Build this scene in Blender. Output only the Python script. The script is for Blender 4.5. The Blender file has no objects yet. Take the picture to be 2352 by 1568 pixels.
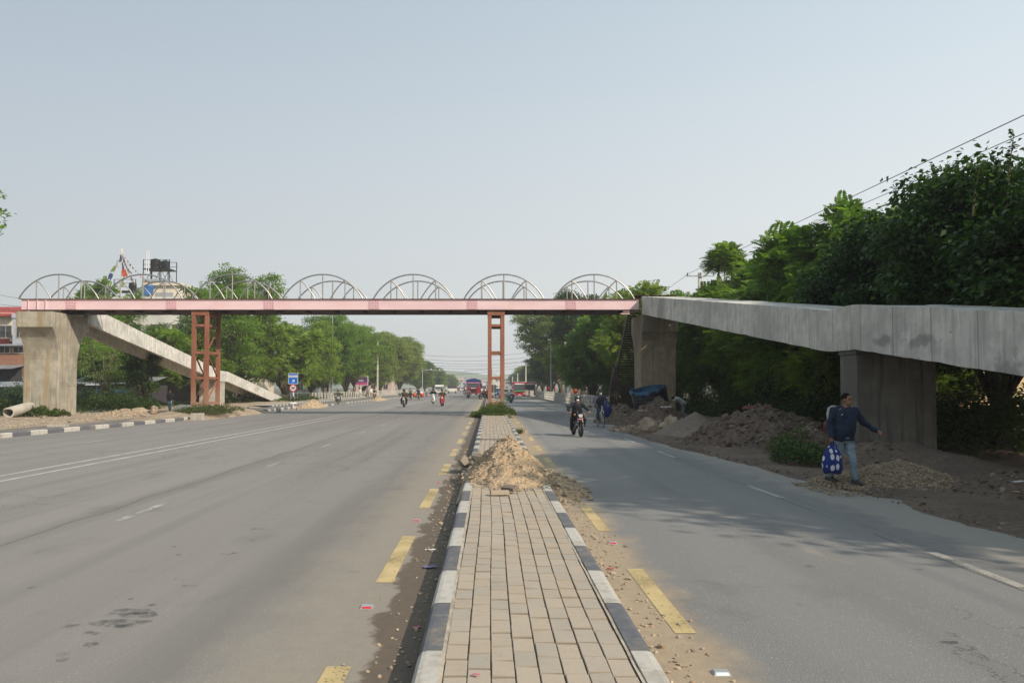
import bpy, bmesh, math, random
import numpy as np
from mathutils import Vector, Matrix, noise as mnoise
R = math.radians
sc = bpy.context.scene
COL = sc.collection

# ---------------------------------------------------------------- camera
F = 1829.0; U0 = 1124.0; V0 = 888.0; PW = 2352.0
CAMH = 1.85
PITCH = math.atan(65.0 / F)
cam_d = bpy.data.cameras.new('camera'); cam = bpy.data.objects.new('camera', cam_d); COL.objects.link(cam)
cam.location = (0, 0, CAMH); cam.rotation_euler = (math.pi / 2 + PITCH, 0, 0)
cam_d.sensor_width = 36; cam_d.lens = F / PW * 36
cam_d.shift_x = (1176 - U0) / PW; cam_d.shift_y = 39.0 / PW
cam_d.clip_start = 0.1; cam_d.clip_end = 6000
sc.camera = cam

def P(u, v, Y):
    "real point at depth Y that the photograph shows at (u, v) of its 2352 px wide view"
    a = (u - U0) / F; b = (V0 - 65 - v) / F
    d = Vector((a, math.cos(PITCH) - b * math.sin(PITCH), math.sin(PITCH) + b * math.cos(PITCH)))
    t = Y / d.y
    return Vector((d.x * t, Y, CAMH + d.z * t))
def G(u, v, z=0.0):
    a = (u - U0) / F; b = (V0 - 65 - v) / F
    d = Vector((a, math.cos(PITCH) - b * math.sin(PITCH), math.sin(PITCH) + b * math.cos(PITCH)))
    t = (z - CAMH) / d.z
    return Vector((d.x * t, d.y * t, z))

# ---------------------------------------------------------------- sun, sky, exposure
SUN = Vector((1.12, -0.95, 1.0)).normalized()
elev = math.asin(SUN.z)
sl = bpy.data.lights.new('sun', 'SUN'); sl.energy = 4.0; sl.angle = R(0.7); sl.color = (1.0, 0.88, 0.73)
so = bpy.data.objects.new('sun', sl); COL.objects.link(so)
so.rotation_euler = (-SUN).to_track_quat('-Z', 'Y').to_euler()
w = bpy.data.worlds.new('World'); sc.world = w; w.use_nodes = True
nt = w.node_tree; nt.nodes.clear()
sky = nt.nodes.new('ShaderNodeTexSky'); sky.sky_type = 'NISHITA'; sky.sun_disc = False
sky.sun_elevation = elev; sky.sun_rotation = math.atan2(SUN.x, SUN.y)
sky.air_density = 1.0; sky.dust_density = 4.0; sky.ozone_density = 1.5
# thin high haze veil: greys the blue, most of all near the horizon
tc = nt.nodes.new('ShaderNodeTexCoord'); sx = nt.nodes.new('ShaderNodeSeparateXYZ')
nt.links.new(tc.outputs['Generated'], sx.inputs[0])
rp = nt.nodes.new('ShaderNodeValToRGB')
rp.color_ramp.elements[0].position = 0.0; rp.color_ramp.elements[0].color = (0.93, 0.93, 0.93, 1)
rp.color_ramp.elements[1].position = 0.55; rp.color_ramp.elements[1].color = (0.62, 0.62, 0.62, 1)
nt.links.new(sx.outputs['Z'], rp.inputs[0])
ad = nt.nodes.new('ShaderNodeMath'); ad.operation = 'MULTIPLY_ADD'; nt.links.new(sx.outputs['X'], ad.inputs[0]); ad.inputs[1].default_value = 0.16; nt.links.new(rp.outputs[0], ad.inputs[2]); ad.use_clamp = True
vc = nt.nodes.new('ShaderNodeValToRGB'); vc.color_ramp.elements[0].position = 0.0; vc.color_ramp.elements[0].color = (0.67, 0.668, 0.65, 1)
vc.color_ramp.elements[1].position = 0.62; vc.color_ramp.elements[1].color = (0.50, 0.635, 0.73, 1); q_ = vc.color_ramp.elements.new(0.22); q_.color = (0.635, 0.675, 0.69, 1)
nt.links.new(sx.outputs['Z'], vc.inputs[0]); vm = nt.nodes.new('ShaderNodeVectorMath'); vm.operation = 'SCALE'; sb = nt.nodes.new('ShaderNodeMath'); sb.operation = 'MULTIPLY_ADD'; nt.links.new(sx.outputs['X'], sb.inputs[0]); sb.inputs[1].default_value = 2.6; sb.inputs[2].default_value = 10.6; nt.links.new(sb.outputs[0], vm.inputs['Scale']); nt.links.new(vc.outputs[0], vm.inputs[0])
mx = nt.nodes.new('ShaderNodeMix'); mx.data_type = 'RGBA'
nt.links.new(ad.outputs[0], mx.inputs[0]); nt.links.new(sky.outputs[0], mx.inputs[6]); nt.links.new(vm.outputs[0], mx.inputs[7])
bg = nt.nodes.new('ShaderNodeBackground'); bg.inputs[1].default_value = 0.095
wo = nt.nodes.new('ShaderNodeOutputWorld')
nt.links.new(mx.outputs[2], bg.inputs[0]); nt.links.new(bg.outputs[0], wo.inputs[0])
sc.view_settings.view_transform = 'Standard'; sc.view_settings.look = 'None'
sc.view_settings.gamma = 1; sc.view_settings.exposure = 0.25
try:
    sc.cycles.max_bounces = 6; sc.cycles.transparent_max_bounces = 8
    sc.cycles.volume_bounces = 1
except Exception: pass

# ---------------------------------------------------------------- materials
class NT:
    def __init__(s, name):
        s.m = bpy.data.materials.new(name); s.m.use_nodes = True
        s.t = s.m.node_tree; s.b = s.t.nodes['Principled BSDF']; s.o = s.t.nodes['Material Output']
        s.b.inputs['Specular IOR Level'].default_value = 0.3
        s.geo = None
    def n(s, t): return s.t.nodes.new(t)
    def l(s, a, b): s.t.links.new(a, b)
    def pos(s):
        if not s.geo: s.geo = s.n('ShaderNodeNewGeometry')
        return s.geo.outputs['Position']
    def xyz(s):
        q = s.n('ShaderNodeSeparateXYZ'); s.l(s.pos(), q.inputs[0]); return q.outputs
    def val(s, x, inp):
        if hasattr(x, 'links') or hasattr(x, 'is_linked'): s.l(x, inp)
        else: inp.default_value = x
    def math(s, op, a, b=0.0, c=0.0, clamp=False):
        q = s.n('ShaderNodeMath'); q.operation = op; q.use_clamp = clamp
        s.val(a, q.inputs[0]); s.val(b, q.inputs[1]); s.val(c, q.inputs[2]); return q.outputs[0]
    def noise(s, scale=1.0, stretch=(1, 1, 1), detail=4, rough=0.55, off=(0, 0, 0)):
        m = s.n('ShaderNodeMapping'); s.l(s.pos(), m.inputs[0])
        m.inputs['Scale'].default_value = [scale * k for k in stretch]; m.inputs['Location'].default_value = off
        q = s.n('ShaderNodeTexNoise'); s.l(m.outputs[0], q.inputs['Vector'])
        q.inputs['Scale'].default_value = 1.0; q.inputs['Detail'].default_value = detail; q.inputs['Roughness'].default_value = rough
        return q.outputs['Fac']
    def vor(s, scale=1.0, stretch=(1, 1, 1), feature='F1', rnd=1.0, out='Distance'):
        m = s.n('ShaderNodeMapping'); s.l(s.pos(), m.inputs[0]); m.inputs['Scale'].default_value = [scale * k for k in stretch]
        q = s.n('ShaderNodeTexVoronoi'); q.feature = feature; s.l(m.outputs[0], q.inputs['Vector']); q.inputs['Scale'].default_value = 1
        q.inputs['Randomness'].default_value = rnd
        return q.outputs[out]
    def ramp(s, x, a, b, va=0.0, vb=1.0):
        q = s.n('ShaderNodeMapRange'); q.interpolation_type = 'SMOOTHSTEP' if va == 0.0 and vb == 1.0 else 'LINEAR'
        s.val(x, q.inputs[0]); q.inputs[1].default_value = a; q.inputs[2].default_value = b
        q.inputs[3].default_value = va; q.inputs[4].default_value = vb; return q.outputs[0]
    def mix(s, f, a, b, mode='MIX'):
        q = s.n('ShaderNodeMix'); q.data_type = 'RGBA'; q.blend_type = mode
        s.val(f, q.inputs[0])
        for x, i in ((a, 6), (b, 7)):
            if isinstance(x, tuple): q.inputs[i].default_value = (x[0], x[1], x[2], 1)
            else: s.l(x, q.inputs[i])
        return q.outputs[2]
    def col(s, c, rough=None, metal=None):
        if isinstance(c, tuple): s.b.inputs['Base Color'].default_value = (c[0], c[1], c[2], 1)
        else: s.l(c, s.b.inputs['Base Color'])
        if rough is not None: s.val(rough, s.b.inputs['Roughness'])
        if metal is not None: s.b.inputs['Metallic'].default_value = metal
        return s
    def bump(s, h, strength=0.3, dist=0.02):
        q = s.n('ShaderNodeBump'); q.inputs['Strength'].default_value = strength; q.inputs['Distance'].default_value = dist
        s.l(h, q.inputs['Height']); s.l(q.outputs[0], s.b.inputs['Normal']); return s
M = {}
def simple(name, c, rough=0.6, metal=0.0, var=0.25, scale=3.0, bump=0.0, bscale=30.0, dark=None, spec=None):
    k = NT(name)
    n = k.noise(scale, detail=5)
    d = dark or tuple(x * (1 - var) for x in c); b_ = tuple(min(1, x * (1 + var * 0.5)) for x in c)
    k.col(k.mix(k.ramp(n, 0.3, 0.7), d, b_), rough, metal)
    if spec is not None: k.b.inputs['Specular IOR Level'].default_value = spec
    if bump: k.bump(k.noise(bscale, detail=3), bump, 0.02)
    M[name] = k.m; return k.m

def concrete(name, base, joints=True, stain=0.5, warm=0.0, patches=()):
    k = NT(name)
    big = k.noise(0.45, detail=5); mid = k.noise(2.2, (1, 1, 1), 6); streak = k.noise(1.0, (5.0, 5.0, 0.35), 5, 0.6)
    fine = k.noise(40, detail=3)
    dk = tuple(x * 0.55 for x in base); lt = tuple(min(1, x * 1.18) for x in base)
    c = k.mix(k.ramp(mid, 0.25, 0.75), tuple(x * 0.8 for x in base), lt)
    c = k.mix(k.math('MULTIPLY', k.ramp(streak, 0.5, 0.72), stain), c, dk)
    c = k.mix(k.math('MULTIPLY', k.ramp(big, 0.45, 0.66), 0.25 + stain * 0.6), c, tuple(x * 0.58 for x in base))
    b3 = k.noise(0.9, (1, 1, 1), 6, 0.65, (9, 9, 1)); c = k.mix(k.math('MULTIPLY', k.ramp(b3, 0.55, 0.66), 0.4), c, tuple(x * 0.7 for x in base))
    if warm:
        rust = k.noise(0.8, (2.4, 2.4, 0.3), 4, off=(7, 3, 0))
        c = k.mix(k.math('MULTIPLY', k.ramp(rust, 0.52, 0.68), warm), c, (base[0] * 0.85, base[1] * 0.60, base[2] * 0.25))
    dr_ = k.noise(1.0, (9.0, 9.0, 0.25), 6, 0.65, (2, 5, 0)); c = k.mix(k.math('MULTIPLY', k.ramp(dr_, 0.56, 0.66), stain * 0.8), c, tuple(x * 0.42 for x in base))
    wh_ = k.noise(1.0, (7.0, 7.0, 0.3), 5, 0.6, (8, 1, 3)); c = k.mix(k.math('MULTIPLY', k.ramp(wh_, 0.60, 0.70), 0.45), c, tuple(min(1, x * 1.45) for x in base))
    po_ = k.vor(16, (1, 1, 1)); c = k.mix(k.math('MULTIPLY', k.math('MULTIPLY', k.ramp(k.math('SUBTRACT', 0.16, po_), 0.0, 0.05), k.ramp(mid, 0.45, 0.6)), 0.6), c, tuple(x * 0.35 for x in base))
    blot = k.ramp(k.noise(1.3, (1, 1, 1.6), 6, 0.7, (3, 9, 4)), 0.66, 0.72)
    c = k.mix(k.math('MULTIPLY', blot, 0.55), c, tuple(x * 0.4 for x in base))
    h = k.math('ADD', k.math('MULTIPLY', mid, 0.6), k.math('MULTIPLY', fine, 0.25))
    if joints:
        xyz = k.xyz()
        wob = k.math('MULTIPLY', k.noise(1.5, (1, 0.2, 1.5), 3), 0.06)
        fy = k.math('FRACT', k.math('DIVIDE', k.math('ADD', xyz[1], wob), 1.63))
        dj = k.math('ABSOLUTE', k.math('SUBTRACT', fy, 0.5))
        ln = k.ramp(dj, 0.006, 0.02)
        c = k.mix(k.math('MULTIPLY', k.math('SUBTRACT', 1.0, ln), 0.55), c, tuple(x * 0.3 for x in base))
        brd = k.math('FRACT', k.math('MULTIPLY', k.math('ADD', xyz[0], xyz[1]), 4.1))
        tone = k.vor(4.1, (1, 1, 0.001), out='Color')
        h = k.math('ADD', h, k.math('MULTIPLY', ln, 0.5))
        # tie marks
        v2 = k.vor(1.0, (0.01, 2.4, 4.2), rnd=0.85)
        c = k.mix(k.math('MULTIPLY', k.math('MULTIPLY', k.ramp(k.math('SUBTRACT', 0.115, v2), 0.0, 0.04), k.ramp(k.noise(1.1, detail=3, off=(2, 2, 2)), 0.44, 0.56)), 0.6), c, tuple(x * 0.25 for x in base))
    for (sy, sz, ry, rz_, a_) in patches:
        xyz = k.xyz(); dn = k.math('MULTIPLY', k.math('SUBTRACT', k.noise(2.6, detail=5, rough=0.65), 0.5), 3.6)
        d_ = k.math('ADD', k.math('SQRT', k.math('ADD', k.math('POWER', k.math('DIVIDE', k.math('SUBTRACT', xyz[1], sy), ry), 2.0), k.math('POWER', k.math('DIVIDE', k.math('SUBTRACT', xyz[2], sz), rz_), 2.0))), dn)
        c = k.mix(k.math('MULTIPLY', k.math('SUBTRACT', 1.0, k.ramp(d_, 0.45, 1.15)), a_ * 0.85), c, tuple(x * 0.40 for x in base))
    k.col(c, 0.88); k.bump(h, 0.5, 0.03)
    M[name] = k.m; return k.m

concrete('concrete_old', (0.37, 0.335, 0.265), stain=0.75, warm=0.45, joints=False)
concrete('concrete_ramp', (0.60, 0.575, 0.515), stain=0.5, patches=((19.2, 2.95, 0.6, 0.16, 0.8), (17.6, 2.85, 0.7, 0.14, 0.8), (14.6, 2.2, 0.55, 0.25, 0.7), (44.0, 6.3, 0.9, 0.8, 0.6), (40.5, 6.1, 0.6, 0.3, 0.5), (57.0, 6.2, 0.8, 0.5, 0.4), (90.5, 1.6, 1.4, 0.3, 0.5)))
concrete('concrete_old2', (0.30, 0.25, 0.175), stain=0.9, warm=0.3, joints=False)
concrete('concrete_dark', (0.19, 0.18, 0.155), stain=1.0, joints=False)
concrete('concrete_plain', (0.42, 0.39, 0.33), stain=0.4, joints=False)
simple('fence_white', (0.55, 0.53, 0.47), 0.8, var=0.3, scale=2.5)
simple('pink_paint', (0.80, 0.50, 0.50), 0.5, var=0.05, scale=1.2, bump=0.05)
# pink girder paint with faint rust bleeding
k = NT('pink_girder'); n1 = k.noise(0.7, (0.6, 1, 2), 4); n2 = k.noise(0.9, (1.2, 1, 0.5), 5, off=(5, 1, 2))
c = k.mix(k.ramp(n1, 0.35, 0.7), (0.70, 0.49, 0.51), (0.77, 0.57, 0.57)); c = k.mix(k.math('MULTIPLY', k.ramp(n2, 0.55, 0.75), 0.45), c, (0.72, 0.44, 0.32))
c = k.mix(k.math('MULTIPLY', k.ramp(k.noise(6, (1, 1, 0.2), 5), 0.66, 0.74), 0.5), c, (0.45, 0.25, 0.2))
k.col(c, 0.5); k.bump(k.noise(3, detail=2), 0.08, 0.02); M['pink_girder'] = k.m
simple('pink_plate', (0.66, 0.41, 0.44), 0.5, var=0.06)
simple('bolt_pink', (0.30, 0.16, 0.17), 0.6)
# red oxide primer steel
k = NT('red_oxide'); n1 = k.noise(0.9, (2, 2, 0.5), 5); n2 = k.noise(9, detail=4); xyz = k.xyz()
c = k.mix(k.ramp(n1, 0.35, 0.7), (0.215, 0.085, 0.05), (0.30, 0.125, 0.075)); c = k.mix(k.math('MULTIPLY', k.ramp(n2, 0.55, 0.7), 0.5), c, (0.12, 0.05, 0.035))
dust = k.math('SUBTRACT', 1.0, k.ramp(k.math('ADD', xyz[2], k.math('MULTIPLY', n1, 1.5)), 1.0, 3.2))
c = k.mix(k.math('MULTIPLY', dust, 0.55), c, (0.34, 0.24, 0.17)); k.col(c, 0.7); k.bump(n2, 0.15, 0.02); M['red_oxide'] = k.m
simple('rust_edge', (0.17, 0.075, 0.04), 0.85, var=0.6, scale=5)
simple('dark_steel', (0.055, 0.035, 0.028), 0.7, var=0.4, scale=3)
simple('stair_steel', (0.06, 0.035, 0.028), 0.7, var=0.5, scale=4)
simple('stainless', (0.42, 0.405, 0.38), 0.42, metal=0.9, var=0.15, scale=6)
simple('black_steel', (0.02, 0.02, 0.022), 0.5)
simple('galv', (0.42, 0.44, 0.45), 0.45, metal=0.5, var=0.2)
simple('black_plastic', (0.02, 0.02, 0.02), 0.45)
simple('tank_plastic', (0.028, 0.028, 0.03), 0.5, bump=0.1, bscale=5)
simple('tyre', (0.022, 0.021, 0.02), 0.85)
simple('chrome', (0.25, 0.25, 0.25), 0.5, metal=0.6, var=0.05)
simple('engine_grey', (0.10, 0.10, 0.10), 0.4, metal=0.7)
simple('paint_black', (0.015, 0.015, 0.018), 0.22, spec=0.5)
simple('paint_red', (0.45, 0.02, 0.03), 0.28, var=0.1, spec=0.5)
simple('truck_red', (0.30, 0.02, 0.03), 0.45, var=0.25)
simple('bus_red', (0.36, 0.02, 0.04), 0.4, var=0.2)
simple('paint_white', (0.72, 0.72, 0.70), 0.3, var=0.08, spec=0.5)
simple('paint_blue', (0.04, 0.12, 0.28), 0.3, spec=0.5)
simple('glass_dark', (0.04, 0.05, 0.055), 0.08, var=0.1, spec=0.8)
simple('headlight', (0.5, 0.51, 0.52), 0.35, metal=0.1, var=0.05)
simple('amber', (0.8, 0.25, 0.03), 0.3)
simple('plate_red', (0.42, 0.03, 0.03), 0.5)
simple('sign_blue', (0.015, 0.13, 0.50), 0.45, var=0.06)
simple('sign_white', (0.72, 0.72, 0.70), 0.5, var=0.06)
simple('sign_red', (0.52, 0.03, 0.035), 0.45, var=0.08)
simple('sign_black', (0.02, 0.02, 0.022), 0.5)
simple('billboard_purple', (0.12, 0.05, 0.16), 0.5)
simple('billboard_pink', (0.45, 0.07, 0.20), 0.5)
simple('tarp_blue', (0.02, 0.045, 0.17), 0.5, bump=0.3, bscale=4)
simple('tank_blue', (0.035, 0.115, 0.20), 0.5, var=0.4, bump=0.2, bscale=6)
simple('orange_cloth', (0.62, 0.13, 0.03), 0.9)
simple('basket_orange', (0.55, 0.10, 0.04), 0.9, var=0.5, scale=8)
simple('green_bag', (0.04, 0.42, 0.10), 0.5)
simple('sack', (0.45, 0.40, 0.36), 0.9, var=0.3, scale=6, bump=0.4, bscale=18)
simple('sack_red', (0.22, 0.08, 0.07), 0.9, var=0.4, scale=7, bump=0.3, bscale=18)
simple('plastic_white', (0.62, 0.62, 0.60), 0.5, var=0.15)
simple('plastic_pink', (0.55, 0.14, 0.18), 0.5, var=0.3, scale=20)
simple('plastic_orange', (0.70, 0.13, 0.04), 0.5)
simple('plastic_blue', (0.04, 0.18, 0.5), 0.4)
simple('foil_purple', (0.16, 0.14, 0.34), 0.3, var=0.7, scale=40)
simple('skin', (0.26, 0.125, 0.075), 0.55, var=0.15, scale=12)
simple('hair', (0.010, 0.008, 0.008), 0.95, spec=0.05)
simple('eye_dark', (0.01, 0.008, 0.008), 0.3)
simple('lip', (0.17, 0.07, 0.05), 0.5)
simple('jacket_navy', (0.012, 0.025, 0.052), 0.75, var=0.3, scale=5, bump=0.5, bscale=14)
simple('jacket_dark', (0.016, 0.017, 0.026), 0.8, var=0.3, bump=0.3, bscale=12)
simple('hoodie_slate', (0.045, 0.05, 0.075), 0.9, var=0.3)
simple('cloth_black', (0.013, 0.013, 0.016), 0.85)
simple('cloth_olive', (0.07, 0.075, 0.045), 0.9)
simple('cloth_grey', (0.20, 0.21, 0.22), 0.9)
simple('cloth_white', (0.62, 0.61, 0.58), 0.85, var=0.15, bump=0.3, bscale=10)
simple('cloth_beige', (0.38, 0.32, 0.25), 0.9)
simple('cloth_red', (0.45, 0.04, 0.06), 0.9)
simple('cloth_navy', (0.02, 0.04, 0.12), 0.9)
simple('denim', (0.055, 0.075, 0.10), 0.9, var=0.3)
simple('shoe_dark', (0.05, 0.045, 0.042), 0.8)
simple('mask_white', (0.75, 0.76, 0.77), 0.8, var=0.05)
simple('mask_blue', (0.35, 0.52, 0.58), 0.8, var=0.05)
simple('helmet_black', (0.02, 0.022, 0.026), 0.15, spec=0.7)
simple('visor', (0.10, 0.11, 0.12), 0.08, spec=0.9)
k = NT('denim_faded'); n1 = k.noise(3.0, (1, 1, 0.4), 4); n2 = k.noise(11, (1, 1, 2.2), 3)
k.col(k.mix(k.ramp(n1, 0.3, 0.7), (0.085, 0.13, 0.17), (0.24, 0.32, 0.37)), 0.9); k.bump(n2, 0.6, 0.03); M['denim_faded'] = k.m

# asphalt
def asphalt(name, base, left=True):
    k = NT(name); xyz = k.xyz()
    agg = k.noise(95, detail=3, rough=0.8); big = k.noise(0.12, (1, 0.25, 1), 4); st = k.noise(0.5, (2.2, 0.06, 1), 4)
    spk = k.vor(26)
    c = k.mix(k.ramp(agg, 0.32, 0.68), tuple(x * 0.60 for x in base), tuple(x * 1.36 for x in base))
    c = k.mix(k.math('MULTIPLY', k.ramp(k.vor(75, out='Color'), 0.83, 0.92), 0.5), c, tuple(x * 1.9 for x in base))
    c = k.mix(k.math('MULTIPLY', k.ramp(big, 0.4, 0.62), 0.45), c, tuple(x * 1.35 for x in base))
    c = k.mix(k.math('MULTIPLY', k.ramp(st, 0.47, 0.66), 0.45), c, tuple(x * 0.7 for x in base))
    # small oil / tar drips
    dr = k.vor(1.15, (1, 1, 0)); dm = k.math('MULTIPLY', k.ramp(k.math('SUBTRACT', 0.085, dr), 0.0, 0.02), k.ramp(k.noise(0.33, (1, .6, 1), 3, off=(4, 4, 0)), 0.50, 0.60))
    c = k.mix(k.math('MULTIPLY', dm, 0.5), c, tuple(x * 0.42 for x in base))
    bl = k.noise(0.9, (1, 0.7, 1), 6, 0.6, (5, 8, 0)); c = k.mix(k.math('MULTIPLY', k.ramp(bl, 0.56, 0.70), 0.35), c, tuple(x * 0.62 for x in base))
    tyre = k.math('ABSOLUTE', k.math('SINE', k.math('MULTIPLY', xyz[0], 1.75))); c = k.mix(k.math('MULTIPLY', k.ramp(tyre, 0.5, 1.0), 0.14), c, tuple(x * 1.5 for x in base))
    cn = k.noise(0.55, (1, 0.8, 1), 7, 0.62, (1, 1, 0)); cr_ = k.math('ABSOLUTE', k.math('SUBTRACT', cn, 0.5)); cm = k.ramp(k.noise(0.16, (1, 1, 1), 2, 0.5, (6, 2, 0)), 0.50, 0.58)
    c = k.mix(k.math('MULTIPLY', k.math('MULTIPLY', k.math('SUBTRACT', 1.0, k.ramp(cr_, 0.0012, 0.004)), cm), 0.7), c, tuple(x * 0.3 for x in base))
    n3 = k.noise(1.6, (1, 0.8, 1), 6, 0.65); n4 = k.noise(9, detail=4)
    if left:
        # dust band and wet silt along the median kerb
        d = k.math('SUBTRACT', -0.46, xyz[0])
        dust = k.math('SUBTRACT', 1.0, k.ramp(k.math('SUBTRACT', d, k.math('MULTIPLY', n3, 1.2)), 0.15, 1.1))
        c = k.mix(k.math('MULTIPLY', dust, 0.5), c, k.mix(n4, (0.28, 0.235, 0.17), (0.38, 0.325, 0.245)))
        wet = k.math('SUBTRACT', 1.0, k.ramp(k.math('SUBTRACT', k.math('SUBTRACT', d, k.math('MULTIPLY', n3, 0.62)), k.math('MULTIPLY', n4, 0.10)), 0.0, 0.07))
        c = k.mix(k.math('MULTIPLY', wet, 0.88), c, k.mix(n4, (0.075, 0.055, 0.038), (0.14, 0.105, 0.07)))
        # seam between two paving passes
        sd = k.math('ABSOLUTE', k.math('ADD', k.math('ADD', xyz[0], 5.7), k.math('MULTIPLY', k.math('SUBTRACT', k.noise(0.35, (0, 1, 0), 3), 0.5), 0.5)))
        c = k.mix(k.math('MULTIPLY', k.math('SUBTRACT', 1.0, k.ramp(sd, 0.008, 0.05)), 0.5), c, tuple(x * 0.45 for x in base))
        ed = k.ramp(xyz[0], -16.4, -17.6)
        sand = k.math('MULTIPLY', k.math('SUBTRACT', 1.0, k.ramp(k.math('ADD', xyz[0], k.math('MULTIPLY', n3, -0.8)), -17.6, -16.9)), 0.0)
    else:
        d = k.math('SUBTRACT', xyz[0], 1.05)
        dust = k.math('SUBTRACT', 1.0, k.ramp(k.math('SUBTRACT', d, k.math('MULTIPLY', n3, 0.9)), -0.15, 0.35))
        c = k.mix(k.math('MULTIPLY', dust, 0.85), c, k.mix(n4, (0.30, 0.225, 0.14), (0.46, 0.36, 0.24)))
        d2 = k.math('SUBTRACT', 6.6, xyz[0])
        dust2 = k.math('SUBTRACT', 1.0, k.ramp(k.math('SUBTRACT', d2, k.math('MULTIPLY', n3, 1.8)), 0.0, 0.5))
        c = k.mix(k.math('MULTIPLY', dust2, 0.55), c, (0.33, 0.30, 0.25))
        sd = k.math('ABSOLUTE', k.math('SUBTRACT', k.math('SUBTRACT', xyz[0], 4.84), k.math('MULTIPLY', k.math('SUBTRACT', k.noise(0.9, (0, 1, 0), 4), 0.5), 0.16)))
        brk = k.ramp(k.noise(0.5, (0, 1, 0), 2, off=(0, 3, 0)), 0.42, 0.5)
        c = k.mix(k.math('MULTIPLY', k.math('MULTIPLY', k.math('SUBTRACT', 1.0, k.ramp(sd, 0.004, 0.016)), brk), 0.75), c, (0.03, 0.03, 0.03))
        pt = k.ramp(k.noise(0.55, (1.6, 0.5, 1), 5, 0.6, (11, 2, 0)), 0.66, 0.78)
        c = k.mix(k.math('MULTIPLY', pt, 0.5), c, (0.40, 0.33, 0.24))
    k.col(c, 0.85); k.b.inputs['Specular IOR Level'].default_value = 0.35
    k.bump(k.math('ADD', agg, k.math('MULTIPLY', spk, -0.4)), 0.35, 0.012)
    M[name] = k.m
asphalt('asphalt_left', (0.205, 0.192, 0.175), True)
asphalt('asphalt_right', (0.195, 0.19, 0.18), False)
k = NT('asphalt_service'); a = k.noise(60, detail=2); n = k.noise(0.5, detail=5)
k.col(k.mix(k.ramp(n, 0.4, 0.7), k.mix(a, (0.11, 0.10, 0.09), (0.19, 0.175, 0.155)), (0.24, 0.20, 0.155)), 0.9); M['asphalt_service'] = k.m

def paint(name, c, thr):
    k = NT(name); n = k.noise(38, detail=3, rough=0.7); n2 = k.noise(1.7, detail=5)
    msk = k.ramp(k.math('ADD', n, k.math('MULTIPLY', n2, 0.5)), thr, thr + 0.06)
    k.col(k.mix(k.ramp(n2, 0.35, 0.7), tuple(x * 0.75 for x in c), c), 0.7)
    tr = k.n('ShaderNodeBsdfTransparent'); ms = k.n('ShaderNodeMixShader')
    k.l(msk, ms.inputs[0]); k.l(tr.outputs[0], ms.inputs[1]); k.l(k.b.outputs[0], ms.inputs[2]); k.l(ms.outputs[0], k.o.inputs[0])
    M[name] = k.m
paint('line_white', (0.48, 0.46, 0.42), 0.52); paint('line_white_worn', (0.5, 0.48, 0.44), 0.74)
paint('line_yellow', (0.56, 0.43, 0.21), 0.60); paint('line_white_right', (0.42, 0.39, 0.34), 0.62)

# kerb: painted black and white stones along Y
def kerbmat(name, seg, phase=0.0, black=(0.085, 0.088, 0.097), white=(0.50, 0.475, 0.42), inner=None):
    k = NT(name); xyz = k.xyz()
    f = k.math('FRACT', k.math('DIVIDE', k.math('ADD', xyz[1], phase), 2 * seg))
    bw = k.math('GREATER_THAN', f, 0.5)
    wear = k.ramp(k.noise(5, detail=6, rough=0.7), 0.52, 0.68); gr = k.noise(14, detail=4)
    c = k.mix(bw, k.mix(gr, white, tuple(x * 0.85 for x in white)), k.mix(gr, black, tuple(x * 1.7 for x in black)))
    c = k.mix(k.math('MULTIPLY', wear, 0.7), c, (0.28, 0.24, 0.185)); g2 = k.noise(2.2, detail=6, rough=0.65, off=(3, 1, 8)); c = k.mix(k.math('MULTIPLY', k.ramp(g2, 0.5, 0.68), 0.45), c, (0.24, 0.20, 0.155))
    f2 = k.math('FRACT', k.math('DIVIDE', k.math('ADD', xyz[1], phase), seg)); dj = k.math('ABSOLUTE', k.math('SUBTRACT', f2, 0.5))
    ln = k.ramp(dj, 0.480, 0.495)
    c = k.mix(k.math('MULTIPLY', ln, 0.6), c, (0.09, 0.075, 0.06))
    k.col(c, 0.85); k.bump(k.math('ADD', gr, k.math('MULTIPLY', ln, -1.5)), 0.4, 0.02); M[name] = k.m
SEG = 1.65 * F * 1.7415 * 0.2078e-3
HAZE = 0.0005
kerbmat("kerb_median", SEG, -5.063 + 5 * SEG); kerbmat("kerb_verge", 1.1, 0.3); kerbmat('kerb_far', 0.7, 0.0)

# earth
def earth(name, a, b_, scale=1.0, bump=0.6, green=None, gthr=0.6):
    k = NT(name); n = k.noise(0.6 * scale, detail=6, rough=0.62); f = k.noise(14 * scale, detail=5, rough=0.7); v = k.vor(9 * scale)
    c = k.mix(k.ramp(n, 0.3, 0.7), a, b_); c = k.mix(k.math('MULTIPLY', k.ramp(f, 0.45, 0.7), 0.5), c, tuple(x * 1.45 for x in b_))
    c = k.mix(k.math('MULTIPLY', k.ramp(f, 0.5, 0.3), 0.5), c, tuple(x * 0.5 for x in a))
    if green:
        c = k.mix(k.ramp(k.noise(0.25, detail=6, rough=0.6, off=(3, 3, 3)), gthr, gthr + 0.08), c, green)
    k.col(c, 0.95); k.bump(k.math('ADD', f, k.math('MULTIPLY', v, 0.6)), bump, 0.06); M[name] = k.m
earth('earth_pale', (0.25, 0.19, 0.13), (0.40, 0.32, 0.23))
earth('earth_dark', (0.10, 0.072, 0.052), (0.17, 0.128, 0.095))
earth('earth_ground', (0.17, 0.14, 0.09), (0.26, 0.21, 0.15), 0.3, 0.3, (0.05, 0.075, 0.03), 0.45)
earth('sand_tan', (0.36, 0.26, 0.155), (0.52, 0.39, 0.25), 1.6, 0.9)
earth('sand_grey', (0.165, 0.13, 0.10), (0.235, 0.19, 0.145), 1.2, 0.5)
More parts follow.
